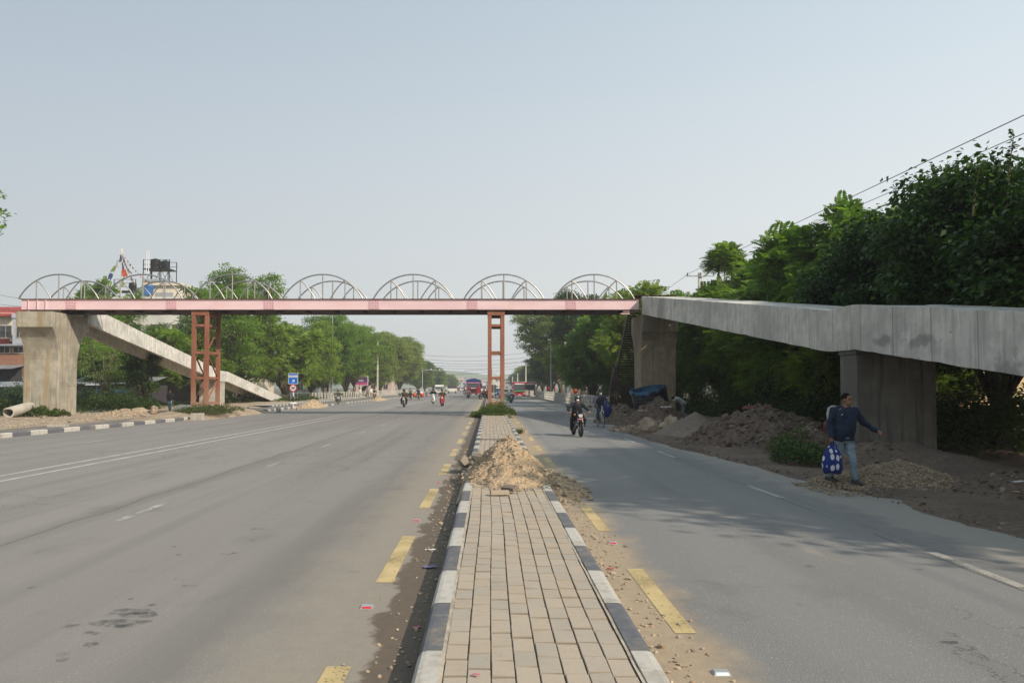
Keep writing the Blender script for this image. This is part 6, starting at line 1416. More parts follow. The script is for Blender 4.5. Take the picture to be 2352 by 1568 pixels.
        m_ = MB(); m_.loft([[(x * w_, y, z + zz) for x, zz in ((-1, -.03), (1, -.03), (.85, .035), (-.85, .035))] for y, z, w_ in ((-.06, .70, .10), (.2, .72, .14), (.6, .76, .12))]); part('seat', m_, 'black_plastic')
        m_ = MB(); m_.tube([(-.14, .15, .22), (-.17, .6, .30)], [.03, .05], 8); part('exhaust', m_, 'chrome')
        m_ = MB(); m_.bevbox(-.10, .10, -.635, -.62, .52, .58, .004); part('number_plate', m_, 'plate_red', False)
    return t
def bicycle(label, loc, rz, frame='paint_black', group=None):
    t = thing('bicycle', label, 'bicycle', loc, rz, group)
    wheel(t, (0, -.55, .335), .335, .020, 18, thin=True, rimm='galv'); wheel(t, (0, .50, .335), .335, .020, 18, thin=True, rimm='galv')
    m_ = MB(); m_.tube([(0, -.38, .88), (0, -.02, .29)], .018, 6); m_.tube([(0, -.40, .82), (0, .20, .84)], .016, 6); m_.tube([(0, -.02, .29), (0, .22, .90)], .016, 6)
    for s in (-1, 1): m_.tube([(s * .05, .50, .335), (0, -.02, .29)], .010, 5); m_.tube([(s * .05, .50, .335), (0, .20, .82)], .010, 5)
    m_.build('frame', frame, t, smooth=True)
    m_ = MB()
    for s in (-1, 1): m_.tube([(s * .055, -.55, .335), (s * .05, -.42, .74), (0, -.39, .80)], .014, 6)
    m_.tube([(0, -.40, .78), (0, -.36, 1.0)], .016, 6); m_.build('fork', 'sign_white' if frame != 'paint_black' else 'black_steel', t, smooth=True)
    m_ = MB(); m_.tube([(-.30, -.38, 1.03), (-.1, -.40, 1.02), (.1, -.40, 1.02), (.30, -.38, 1.03)], .012, 6); m_.build('handlebar', 'black_steel', t, smooth=True)
    m_ = MB(); m_.loft([[(x * w_, y, .93 + z) for x, z in ((-1, 0), (1, 0), (.7, .045), (-.7, .045))] for y, w_ in ((.08, .02), (.2, .05), (.34, .085))]); m_.build('saddle', 'black_plastic', t, smooth=True, auto=40)
    m_ = MB(); m_.tube([(-.10, -.02, .29), (.10, -.02, .29)], .012, 6); m_.lathe([(.09, -.004), (.09, .004)], 16, mat=Matrix.Translation((-.06, -.02, .29)) @ Matrix.Rotation(R(90), 4, 'Y')); m_.beam((-.09, -.02, .29), (-.09, .04, .42), .02, .012); m_.beam((.09, -.02, .29), (.09, .08, .18), .02, .012); m_.box(-.15, -.07, 0, .08, .41, .43); m_.box(.07, .15, .04, .12, .16, .18); m_.build('crank', 'engine_grey', t)
    return t
PI = math.pi
def face_cam(x, y): return 0.0
# near motorcycle
loc = G(1330, 1003.4); L0 = (loc.x, loc.y + .66, 0)
motorcycle('black motorcycle with a clear headlight coming towards the camera on the right road', L0, R(6), 'paint_black', 'plate_red', 'paint_black')
person('person in a black helmet and white face mask riding the nearest motorcycle', L0, R(6), std_joints(**RIDE), 'jacket_dark', 'cloth_black', hair=False, helmet='helmet_black', mask='mask_white', vox=.014, curl=1.3)
q = G(1382.5, 981.8); L1 = (q.x, q.y + .55, 0)
bicycle('grey mountain bicycle ridden beside the dirt heaps on the right', L1, R(5), 'galv')
person('person in a slate hoodie and pale blue face mask riding a bicycle', L1, R(5), std_joints(**CYC), 'hoodie_slate', 'denim', hair=False, cap='cloth_black', mask='mask_blue', vox=.014, curl=1.2, bulk=1.15)
bgc = MB(); bgc.ell((0, 0, .35), (.28, .25, .40), None, 14, 10); bgo = join_solid(bgc, 'bundle', 'tarp_blue', None, .03, 2); bgo.location = (L1[0] + .38, L1[1] + .75, .45); tag(bgo, 'blue sack bundle carried behind the cyclist on the right', 'bundle')
# left motorbike and two scooters
q = G(926.4, 934.8); L = (q.x, q.y + .66, 0); motorcycle('black motorcycle with white number plate leftmost of the three coming on the left road', L, R(2), 'paint_black', 'sign_white', 'paint_black', sc_=1.08)
person('person in an olive vest riding leftmost of the three oncoming bikes', L, R(2), std_joints(**RIDE), 'cloth_olive', 'cloth_black', hair=False, helmet='helmet_black', vox=.02, curl=1.3, sc_=1.08, mask='cloth_black')
q = G(994, 928); L = (q.x, q.y + .62, 0); motorcycle('white scooter in the oncoming left lane', L, R(3), scooter='paint_white', sc_=1.1)
person('person in black with a black helmet riding the white scooter', L, R(3), std_joints(**SCOOT), 'cloth_black', 'cloth_black', hair=False, helmet='helmet_black', vox=.02, curl=1.3, sc_=1.1)
q = G(1015.3, 933.4); L = (q.x, q.y + .62, 0); motorcycle('red scooter beside the white scooter in the oncoming lane', L, R(-4), scooter='paint_red', sc_=1.08)
person('person in an olive shirt with a silver visor riding the red scooter', L, R(-4), std_joints(**SCOOT), 'cloth_olive', 'denim', hair=False, helmet='helmet_black', vox=.02, curl=1.3, sc_=1.08)
q = G(774, 928); L = (q.x, q.y + .62, 0); motorcycle('small dark motorcycle coming out of the gap in the left kerb', L, R(10), 'paint_black', 'sign_white', 'paint_white')
person('person in a grey green top riding the motorcycle at the left kerb gap', L, R(10), std_joints(**RIDE), 'cloth_olive', 'denim', hair=False, helmet='helmet_black', vox=.022, curl=1.3)
q = G(858.5, 913.6); L = (q.x, q.y + .62, 0); motorcycle('white fronted motorcycle on the service road by the far left fence', L, R(4), 'paint_red', 'sign_white', 'paint_white')
person('person in a dark top riding the white fronted motorcycle on the service road', L, R(4), std_joints(**RIDE), 'cloth_black', 'cloth_red', hair=False, helmet='helmet_black', vox=.025, curl=1.3)
q = G(1075.4, 915.3); L = (q.x, q.y + .62, 0); motorcycle('small motorcycle just in front of the red truck', L, R(0), 'paint_black', 'sign_white', 'paint_red')
person('person in white riding the motorcycle in front of the red truck', L, R(0), std_joints(**RIDE), 'cloth_white', 'cloth_beige', hair=True, vox=.025, curl=1.3)
q = G(1067, 907.7); L = (q.x, q.y + .62, 0); motorcycle('dark motorcycle left of the red truck', L, R(0), 'paint_black', 'sign_white', 'paint_black')
person('person in a dark top riding the motorcycle left of the red truck', L, R(0), std_joints(**RIDE), 'cloth_black', 'cloth_black', hair=False, helmet='helmet_black', vox=.03, curl=1.3)
q = G(1113, 916.5); L = (q.x, q.y, 0); motorcycle('dark motorcycle crossing sideways just left of the middle tower', L, R(-75), 'paint_black', 'sign_white', 'paint_black')
person('person in red riding the motorcycle that crosses left of the middle tower', L, R(-75), std_joints(**RIDE), 'cloth_red', 'denim', hair=False, helmet='paint_red', vox=.025, curl=1.3)
pj = {k: (v[0], v[1] + .42, v[2] + .04) for k, v in RIDE.items()}; person('passenger in dark red sitting behind the rider left of the middle tower', L, R(-75), std_joints(**pj), 'sack_red', 'cloth_black', vox=.03, curl=1.3)
q = G(1173.9, 926); L = (q.x, q.y + .62, 0); motorcycle('motorcycle with a green shopping bag hanging from it on the right road', L, R(3), 'paint_black', 'sign_white', 'engine_grey')
person('person in a white shirt riding the motorcycle with the green bag', L, R(3), std_joints(**RIDE), 'cloth_white', 'cloth_black', hair=True, cap='cloth_black', vox=.022, curl=1.3)
pj = {k: (v[0] + .04, v[1] + .42, v[2] + .06) for k, v in RIDE.items()}; person('passenger in black behind the rider in the white shirt', L, R(3), std_joints(**pj), 'cloth_black', 'cloth_black', vox=.03, curl=1.3)
mb = MB(); mb.loft([[(-.16, -.05, .25), (.16, -.05, .25), (.16, .05, .25), (-.16, .05, .25)], [(-.18, -.07, .4), (.18, -.07, .4), (.18, .07, .4), (-.18, .07, .4)], [(-.15, -.03, .72), (.15, -.03, .72), (.15, .03, .72), (-.15, .03, .72)]]); o = mb.build('shopping_bag', 'green_bag'); o.location = (L[0] - .38, L[1] - .2, 0); tag(o, 'bright green shopping bag hanging at the side of a motorcycle', 'bag')
# cyclists with orange baskets on the left
for i, (u, v, sh, rz) in enumerate(((942.5, 918.7, 'cloth_grey', 8), (960, 918.5, 'cloth_navy', -6))):
    q = G(u, v); L = (q.x, q.y, 0); bicycle(['bicycle loaded with orange baskets, left one of the pair', 'bicycle loaded with orange baskets, right one of the pair'][i], L, R(rz - 10))
    person(['person in a grey shirt riding the left bicycle of the pair', 'person in a navy shirt riding the right bicycle of the pair'][i], L, R(rz - 10), std_joints(**CYC), sh, 'cloth_black', vox=.026, curl=1.2, sleeves=i == 1)
    for s in (-1, 1):
        mb = MB(); mb.loft([ring(V3(0, 0, z), r_, r_ * .8, V3(1, 0, 0), V3(0, 1, 0)) for z, r_ in ((.35, .18), (.55, .30), (.78, .34), (.9, .2))]); o = mb.build('basket', 'basket_orange', smooth=True); o.location = (L[0] + s * .48 + .06, L[1] + .5, .05)
        tag(o, [['left', 'right'][s > 0] + ' orange bundle on the left bicycle', ['left', 'right'][s > 0] + ' orange bundle on the right bicycle'][i], 'basket')
mb = MB(); mb.ell((0, 0, .95), (.25, .2, .25), None, 12, 8); o = mb.build('sack', 'cloth_white', smooth=True); o.location = (L[0] + .42, L[1] + .6, 0); tag(o, 'white sack on top of the right bicycle load', 'sack')
# pedestrians
WALK = dict(anL=(-.10, .22, .12), knL=(-.10, .04, .50), anR=(.10, -.20, .09), knR=(.10, -.14, .50), wrL=(-.26, -.16, .92), wrR=(.26, .12, .90), elR=(.25, .10, 1.14))
def stand(label, u, v, Y, sh, pa, rz=0, z=0.0, J=None, s=1.0, x=None, **k):
    X = (u - U0) * Y / F; return person(label, (X, Y, z), rz, std_joints(**(J or {})), sh, pa, vox=k.pop('vox', .026), sc_=s, **k)
stand('person in a white shirt and dark trousers with a red cap walking beyond the cyclists', 979.4, 911, 147, 'cloth_white', 'cloth_navy', R(-60), 0, WALK, 1.05, cap='cloth_red')
stand('person in a grey shirt standing by the far left fence', 859 - 14.5, 908, 131, 'cloth_grey', 'cloth_black', R(20), .1, WALK, .96, sleeves=False)
stand('person in a white shirt and beige trousers walking beside the far left fence', 853, 908, 129, 'cloth_white', 'cloth_beige', R(40), .1, WALK, .98)
stand('person with reddish hair in a white top behind the left fence', 827, 905, 140, 'cloth_white', 'cloth_navy', R(90), 0, WALK, .95)
stand('person in a beige top walking behind the left fence near the tree trunks', 802, 905, 132, 'cloth_beige', 'cloth_black', R(90), 0, WALK, .95)
stand('person in a black shirt and grey jeans walking left of the left steel tower', 391.4, 948, 59, 'cloth_black', 'denim_faded', R(8), .02, WALK, .92, vox=.018)
stand('person in an orange top seen from behind over the right fence', 1321, 925, 97, 'orange_cloth', 'cloth_beige', R(170), 0.05, dict(elL=(-.30, .02, 1.14), elR=(.30, .02, 1.14), wrL=(-.42, .0, .95), wrR=(.42, .0, .95)), 1.04)
stand('person in red standing behind the right fence, left one of two', 1265 - 56, 905, 150, 'cloth_red', 'cloth_grey', R(160), .1, None, 1.0) if 0 else None
stand('person in red behind the right fence under the trees, left one of two', 1259, 905, 150, 'cloth_red', 'cloth_grey', R(160), .3, None, 1.05, bulk=1.4)
stand('slim person in red behind the right fence, right one of two', 1274, 905, 150, 'cloth_red', 'cloth_grey', R(100), .3, None, 1.02)
# worker bending over the heap
BEND = dict(pelvis=(0, 0, .90), chest=(-.0, -.30, 1.10), neck=(0, -.50, 1.14), head=(0, -.62, 1.10), shL=(-.17, -.44, 1.12), shR=(.17, -.44, 1.12), elL=(-.2, -.66, .98), elR=(.2, -.70, 1.02), wrL=(-.16, -.88, .92), wrR=(.16, -.92, 1.0), knL=(-.1, -.02, .48), knR=(.1, -.05, .48), anL=(-.1, .06, .09), anR=(.1, .0, .09))
person('person in a pale shirt bending over the heap beside the cut black tank', ((1569 - U0) * 44 / F, 44, .06), R(-82), std_joints(**BEND), 'cloth_white', 'denim_faded', vox=.018, curl=.6, sleeves=False)
# walking man in the foreground
MANY = 14.75; mx_ = (1937 - U0) * MANY / F
MAN = dict(pelvis=(-.02, 0, .93), chest=(.0, -.02, 1.24), neck=(.02, -.03, 1.455), head=(.035, -.05, 1.590), shL=(-.20, .02, 1.385), shR=(.21, -.02, 1.385), elL=(-.30, .03, 1.12), wrL=(-.30, -.04, .90), elR=(.40, -.05, 1.15), wrR=(.58, -.18, 1.00),
           hipL=(-.11, .0, .90), hipR=(.08, .0, .90), knL=(-.12, .02, .50), anL=(-.14, .26, .12), knR=(.06, -.14, .49), anR=(.10, -.18, .09))
man = person('man in a navy windbreaker and faded jeans walking on the gravel with a bag', (mx_, MANY, .06), R(14), std_joints(**MAN), 'jacket_navy', 'denim_faded', vox=.010, curl=.9, belly=.045, face=True, bulk=1.16, turn=R(16), sc_=.97, downL=(0.03, -.05, -1))
def folds(o, A, sc3, seed):
    me = o.data; off = Vector((seed, seed * 2, 0)); N = [v.normal.copy() for v in me.vertices]
    for v, n_ in zip(me.vertices, N):
        p = Vector((v.co.x * sc3[0], v.co.y * sc3[1], v.co.z * sc3[2])) + off; r_ = 1 - abs(mnoise.noise(p)) * 2.4; r2 = 1 - abs(mnoise.noise(p * 2.3)) * 2.2
        v.co += n_ * A * (max(-.6, r_) * .7 + max(-.6, r2) * .35 - .3)
    me.update()
for o in KIDS[man.name]:
    if o.name.startswith('jacket'): folds(o, .024, (3.4, 3.4, 6.5), 3)
    if o.name.startswith('trousers'): folds(o, .020, (5, 5, 7.5), 8)
mb = MB()   # collar and hem of the jacket
c = MAN['neck']; mb.tube([(c[0] + .078 * math.cos(a), c[1] + .072 * math.sin(a) + .0, c[2] - .01 + .018 * math.sin(a)) for a in np.linspace(0, 2 * PI, 17)], .020, 8); mb.build('collar', 'jacket_navy', man, smooth=True)
mb = MB(); mb.loft([ring(V3(-.02, 0.0, z), .168 * 1.16 + .012, .128 + .045, V3(1, 0, 0), V3(0, 1, 0), 20) for z in (.83, .87)]); mb.build('hem', 'jacket_navy', man, smooth=True)
mb = MB(); mb.tube([(.035, -.152, 1.36), (.03, -.185, 1.22), (.01, -.215, 1.05)], .0035, 4); mb.build('zip', 'sign_black', man)
mb = MB(); mb.beam((-.155, -.125, 1.315), (-.12, -.13, 1.335), .006, .012); mb.build('chest_logo', 'sign_white', man)
mb = MB(); mb.ell((-.03, .075, 1.43), (.115, .07, .065), None, 14, 8); mb.build('hood', 'jacket_navy', man, smooth=True)
# bag
k = NT('bag_print'); tcx = k.n('ShaderNodeTexCoord'); mp = k.n('ShaderNodeMapping'); mp.inputs['Scale'].default_value = (8.5, 8.5, 6.2); k.l(tcx.outputs['Object'], mp.inputs[0])
vr = k.n('ShaderNodeTexVoronoi'); vr.inputs['Scale'].default_value = 1.0; vr.inputs['Randomness'].default_value = 0.35; k.l(mp.outputs[0], vr.inputs['Vector'])
nz = k.noise(25, detail=2); k.col(k.mix(k.math('GREATER_THAN', k.math('ADD', vr.outputs['Distance'], k.math('MULTIPLY', nz, .2)), .44), (.62, .62, .66), (.012, .03, .19)), .7); M['bag_print'] = k.m
mt = man.matrix_basis if False else (Matrix.Translation((mx_, MANY, .06)) @ Matrix.Rotation(R(14), 4, 'Z') @ Matrix.Scale(.97, 4)); hp = mt @ V3(-.30, -.05, .82)
bag = thing('carrier_bag', 'dark blue cloth carrier bag with white blobs held by the walking man', 'bag', (hp.x - .0, hp.y, hp.z), R(14))
mb = MB(); rg = []
for z, w_, d_ in ((-.58, .10, .05), (-.57, .17, .09), (-.50, .20, .11), (-.38, .205, .11), (-.25, .185, .10), (-.14, .13, .06), (-.08, .06, .03)):
    rg.append([(w_ * math.cos(a) * (1 + .06 * math.sin(3 * a + z * 20)) - .01, d_ * math.sin(a), z + .02 * math.sin(2 * a)) for a in np.linspace(0, 2 * PI, 21)[:-1]])
mb.loft(rg); mb.build('body', 'bag_print', bag, smooth=True)
mb = MB(); mb.tube([(-.05, 0, -.10), (-.01, 0, .0), (.0, 0, .012), (.01, 0, .0), (.02, 0, -.11)], .009, 6); mb.tube([(.02, 0.01, -.0), (.09, 0.01, -.10), (.13, 0, -.17)], .009, 6); mb.build('handle', 'bag_print', bag, smooth=True)

# ================================================================ vehicles far ahead
def lights(t, xs, y, z, r, m_='headlight', name='headlight'):
    for x in xs: mb = MB(); mb.lathe([(r, 0), (r * .9, .03)], 12, mat=Matrix.Translation((x, y, z)) @ RX); mb.build(name, m_, t)
def vwheel(t, x, y, r, w_=.25):
    mb = MB(); mb.lathe([(r * .96, 0), (r, .03), (r, w_ - .03), (r * .96, w_)], 20, mat=Matrix.Translation((x, y, r)) @ Matrix.Rotation(R(90), 4, 'Y')); o = mb.build('wheel', 'tyre', t)
    mb = MB(); mb.lathe([(r * .55, -.01), (r * .55, w_ + .01)], 14, mat=Matrix.Translation((x, y, r)) @ Matrix.Rotation(R(90), 4, 'Y')); mb.build('rim', 'galv', o)
# truck
q = P(1087, 900, 135); t = thing('truck', 'red cargo truck with a dark blue tarpaulin coming on the left road', 'truck', (q.x, 135, 0))
mb = MB(); mb.prism([(0, .75), (0, 1.65), (.18, 2.62), (1.9, 2.66), (1.9, .75)], -1.17, 1.17, 'x'); cabo = mb.build('cab', 'truck_red', t)
mb = MB(); mb.prism([(.025, 1.72), (.155, 2.40), (.125, 2.405), (-.005, 1.72)], -1.0, 1.0, 'x'); mb.build('windscreen', 'glass_dark', cabo)
mb = MB(); mb.box(-1.0, 1.0, -.02, .13, 2.42, 2.55); mb.build('header_strip', 'sign_white', cabo)
for i, (x, m_) in enumerate(((-.8, 'sign_blue'), (-.4, 'sign_red'), (0, 'paint_blue'), (.4, 'sign_red'), (.8, 'sign_blue'))): mb = MB(); mb.box(x - .17, x + .17, -.035, -.022, 2.44, 2.53); mb.build('ornament', m_, cabo)
mb = MB(); 
for i in range(5): mb.box(-.62, .62, -.05, -.002, .98 + i * .12, 1.04 + i * .12)
mb.build('grille', 'black_plastic', cabo)
mb = MB(); mb.bevbox(-1.2, 1.2, -.22, .1, .45, .78, .05); bo = mb.build('bumper', 'engine_grey', t); lights(bo, (-.9, .9), -.225, .62, .13)
mb = MB(); mb.bevbox(-.28, .28, -.24, -.225, .5, .6, .01); mb.build('number_plate', 'sign_white', bo)
mb = MB(); mb.box(-.4, .4, -.03, -.005, 1.58, 1.66); mb.build('badge', 'sign_white', cabo)
for s in (-1, 1): mb = MB(); mb.bevbox(s * 1.38 - .1, s * 1.38 + .1, .0, .12, 1.75, 2.3, .03); mb.tube([(s * 1.17, .1, 2.3), (s * 1.38, .06, 2.32)], .02, 5); mb.build('mirror', 'black_plastic', t)
mb = MB(); mb.box(-1.22, 1.22, 2.05, 8.0, .95, 2.7); mb.build('cargo_body', 'truck_red', t)
mb = MB(); mb.loft([[(-1.24, y, 2.0), (-1.26, y, 2.95 + dz), (-.9, y, 3.12 + dz), (0, y, 3.30 + dz), (.9, y, 3.12 + dz), (1.26, y, 2.95 + dz), (1.24, y, 2.0)] for y, dz in ((1.98, -.05), (2.1, 0), (4, .04), (6, -.03), (8.05, 0))]); mb.build('tarpaulin', 'tarp_blue', t)
for y in (.9, 6.2): 
    for s in (-1.17, .9): vwheel(t, s, y, .48)
mb = MB(); mb.box(-1.0, 1.0, .2, 8, .55, .9); mb.build('chassis', 'black_steel', t)
# buses
def bus(label, x, y, body, h=2.72, w=2.3, rear=False, route='sign_white', name='bus', L=8.5, sc_=1.0):
    t = thing(name, label, 'bus', (x, y, 0)); t.scale = (sc_,) * 3; hw = w / 2
    mb = MB(); mb.prism([(0, .35), (-.03, 1.1), (.05, h - .25), (.25, h), (L, h), (L, .35)], -hw, hw, 'x'); bo = mb.build('body', body, t)
    mb = MB(); mb.prism([(-.04, 1.15), (.035, h - .48), (.01, h - .48), (-.065, 1.15)], -hw + .12, hw - .12, 'x'); mb.build('windscreen', 'glass_dark', bo)
    mb = MB(); mb.box(-hw + .25, hw - .25, -.02, .05, h - .43, h - .24); mb.build('destination_board', route, bo)
    if not rear:
        mb = MB(); mb.box(-hw + .1, hw - .1, -.055, -.02, 1.0, 1.13); mb.build('trim', 'green_bag' if body == 'bus_red' else 'sign_white', bo)
        mb = MB(); mb.prism([(-.7, .95), (.7, .95), (.45, .72), (-.45, .72)], -.05, -.012, 'y'); mb.build('grille', 'black_plastic', bo)
        lights(bo, (-hw + .28, hw - .28), -.03, .62, .14)
    else: lights(bo, (-hw + .2, hw - .2), -.03, .75, .1, 'plate_red', 'tail_light')
    mb = MB(); mb.bevbox(-hw - .02, hw + .02, -.14, .1, .25, .5, .03); mb.build('bumper', body, bo)
    mb = MB(); mb.box(-.25, .25, -.155, -.142, .33, .42); mb.build('number_plate', 'sign_white', bo)
    mb = MB(); mb.box(-hw + .06, hw - .06, .3, L - .3, h + .002, h + .1); mb.build('roof', 'sign_white', bo)
    for s in (-1, 1):
        mb = MB(); mb.box(s * hw - .01 if s < 0 else hw, s * hw if s < 0 else hw + .01, .6, L - .4, 1.25, h - .55); mb.build('side_windows', 'glass_dark', bo)
        mb = MB(); mb.bevbox(s * (hw + .16) - .1, s * (hw + .16) + .1, -.2, -.1, 1.5, 2.0, .03); mb.tube([(s * hw, 0, 2.1), (s * (hw + .16), -.15, 2.0)], .02, 5); mb.build('mirror', 'black_plastic', bo)
    for yy in (1.5, L - 2):
        for s in (-hw + .02, hw - .27): vwheel(t, s, yy, .42)
    return t
q = P(1193, 905, 148); bus('dark red bus with a large windscreen first in the right lane', q.x, 148, 'bus_red')
q = P(1217, 905, 172); bus('second dark red bus with a white roof half hidden behind the fence', q.x, 172, 'bus_red', h=2.75, w=2.3)
q = P(1008, 905, 222); bus('small white bus seen from the front beside the far left trees', q.x, 222, 'wall_white', h=2.3, w=2.2, L=6)
# small white pickup with dark canvas box (rear view), van, cars
q = P(1038, 905, 227); t = thing('pickup_truck', 'small white pickup with a dark canvas box driving away far on the left road', 'pickup truck', (q.x, 227, 0))
mb = MB(); mb.bevbox(-1.22, 1.22, 0, 4.5, .55, 1.35, .05); mb.build('body', 'wall_white', t); mb = MB(); mb.bevbox(-1.18, 1.18, .02, 2.8, 1.353, 2.35, .08); mb.build('canvas_box', 'shutter_dark', t); lights(t, (-1.0, 1.0), -.01, .8, .1, 'plate_red', 'tail_light')
for s in (-1.1, .85):
    for y in (.8, 3.6): vwheel(t, s, y, .35)
def car(label, x, y, body, h=1.45, w=1.65, L=3.9, name='car', rz=0, sc_=1.0):
    t = thing(name, label, 'car' if name == 'car' else 'van', (x, y, 0), rz); t.scale = (sc_,) * 3; hw = w / 2
    pr2 = [(0, .28), (-.05, .55), (.08, .82), (.9, .95), (L - .3, 1.0), (L, .85), (L, .28)] if name == 'car' else [(0, .28), (-.03, .7), (.15, .98), (.3, 1.02), (L, 1.05), (L, .28)]
    mb = MB(); mb.loft([[(xx * s, yy, zz) for yy, zz in pr2] for xx, s in ((-hw, .97), (-hw, 1), (hw, 1), (hw, .97))]); bo = mb.build('body', body, t)
    a, b_ = (.95, 1.55) if name == 'car' else (.32, .75)
    cab = [(a, .95), (b_, h), (L - .9, h), (L - .15, .98)]
    mb = MB(); n4 = [[(-hw + .04, cab[0][0], .94), (hw - .04, cab[0][0], .94), (hw - .04, cab[3][0], .96), (-hw + .04, cab[3][0], .96)], [(-hw + .18, cab[1][0], h), (hw - .18, cab[1][0], h), (hw - .18, cab[2][0], h), (-hw + .18, cab[2][0], h)]]
    mb.loft(n4); mb.build('cabin_glass', 'glass_dark', bo)
    mb = MB(); mb.bevbox(-hw + .17, hw - .17, b_ - .02, L - .88, h - .02, h + .03, .02); mb.build('roof', body, bo)
    for s in (-1, 1):
        mb = MB(); mb.beam((s * (hw - .05), a - .01, .95), (s * (hw - .19), b_ - .01, h), .06, .06); mb.build('pillar', body, bo)
        mb = MB(); mb.ell((s * (hw - .22), .0, .68), (.17, .06, .085), None, 10, 6); mb.build('headlight', 'headlight', bo, smooth=True)
        mb = MB(); mb.bevbox(s * (hw + .1) - .08, s * (hw + .1) + .08, a + .05, a + .15, .95, 1.08, .02); mb.build('mirror', body, bo)
    mb = MB(); mb.bevbox(-.4, .4, -.055, 0.0, .55, .68, .01); mb.build('grille', 'black_plastic', bo)
    mb = MB(); mb.bevbox(-hw + .1, hw - .1, -.075, 0.05, .28, .45, .02); mb.build('bumper', 'black_plastic', bo); mb = MB(); mb.box(-.25, .25, -.09, -.078, .36, .46); mb.build('number_plate', 'plate_red', bo)
    for yy in (.65, L - .75):
        for s in (-hw, hw - .2): vwheel(t, s, yy, .30, .2)
    return t
q = P(1110.8, 905, 262); car('white van in the distance right of the red truck', q.x, 262, 'wall_white', 1.95, 1.9, 4.0, 'van', sc_=1.15)
q = P(1158.5, 905, 134); car('white hatchback behind the right leg of the middle tower', q.x, 134, 'paint_white', 1.42, 1.62)
q = P(1146.5, 905, 150); car('blue car overtaking behind the middle tower', q.x, 150, 'paint_blue', 1.5, 1.65)
for i, (u, Y, b_) in enumerate(((1094, 330, 'wall_white'), (1063, 300, 'wall_white'), (1051, 350, 'paint_red'), (1120, 360, 'paint_red'), (1135, 330, 'wall_white'))):
    q = P(u, 900, Y); car(['tiny white car far beyond the truck', 'tiny white car far ahead left of the truck', 'tiny red car at the far end of the left lanes', 'tiny red car far behind the white van', 'tiny white car far beyond the middle tower'][i], q.x, Y, b_, 1.6, 1.8)
# ================================================================ heaps, stones, litter
def heap(name, label, cat, cx, cy, rx, ry, h, z0, mat, seed, stones_n=0, smat='pebbles_tan', sr=(.02, .06), rough=.12, nx=70, ny=70, ridge=None, power=1.0, clip=None):
    t = thing(name, label, cat, (cx, cy, 0))
    def hf(x, y):
        w1 = .22 * fbm(x + seed * 9, y, .6 / max(rx, ry) * 2.2); d = math.sqrt((x / rx) ** 2 + (y / ry) ** 2) * (1 + w1)
        k_ = max(0.0, 1 - d) ** power
        if ridge: k_ = max(k_, max(0, 1 - math.sqrt(((x - ridge[0]) / (rx * .55)) ** 2 + ((y - ridge[1]) / (ry * .55)) ** 2)) * ridge[2])
        return z0 - .06 + (h + .06) * k_ + (rough * (fbm(x + seed, y - seed, 1.6) + .6 * fbm(x, y + seed, 5.5)) * min(1, k_ * 4 + .05) * h ** .5)
    xs = np.linspace(-rx * 1.15, rx * 1.15, nx); ys = np.linspace(-ry * 1.15, ry * 1.15, ny); V = []; keep = {}
    for j, y in enumerate(ys):
        for i, x in enumerate(xs):
            z = hf(x, y)
            if clip and not (clip[0] < x + cx < clip[1]): z = min(z, z0) - max(clip[0] - x - cx, x + cx - clip[1]) * 1.2 - .02
            V.append((x, y, z))
    Fc = [(j * nx + i, j * nx + i + 1, (j + 1) * nx + i + 1, (j + 1) * nx + i) for j in range(ny - 1) for i in range(nx - 1) if (max(V[j * nx + i][2], V[(j + 1) * nx + i + 1][2]) > (z0 - .055 if not clip else -.03))]
    np_mesh('mound', V, Fc, mat, t, smooth=True)
    if stones_n:
        rr = random.Random(seed); sb = MB()
        for i in range(stones_n):
            a = rr.uniform(0, 6.283); q = rr.uniform(0, 1.12) ** .6; x = math.cos(a) * q * rx; y = math.sin(a) * q * ry; r_ = rr.uniform(*sr) * (1 if rr.random() < .9 else 1.8)
            sb.rock((x, y, max(z0, hf(x, y)) + r_ * .25), r_, seed * 1000 + i, 1, .5, (1, rr.uniform(.6, 1), rr.uniform(.45, .8)))
        o = sb.build('stones', smat, t, fixn=False); o['kind'] = 'stuff'
    return t, hf
# pale sand and rubble heap on the median
heap('sand_heap', 'pale tan heap of sand and stones piled on the brick median', 'sand heap', 0.38, 15.1, .86, 2.3, .70, MZ, 'sand_tan', 1, 1500, 'pebbles_tan', (.008, .026), .26, 130, 160, ridge=(-.1, -1.2, .42), power=.9, clip=(MX0 + .03, MX1 - .03))
heap('sand_heap', 'low spill of sand off the right median kerb onto the road', 'sand heap', 1.22, 14.5, .60, 1.9, .28, 0.01, 'sand_tan', 2, 420, 'pebbles_tan', (.008, .035), .12, 50, 70)
heap('stone_heap', 'few grey broken lumps at the back left of the median sand heap', 'rubble', -.15, 17.3, .45, .5, .22, MZ, 'sand_grey', 3, 50, 'pebbles_grey', (.04, .10), .15, 24, 24)
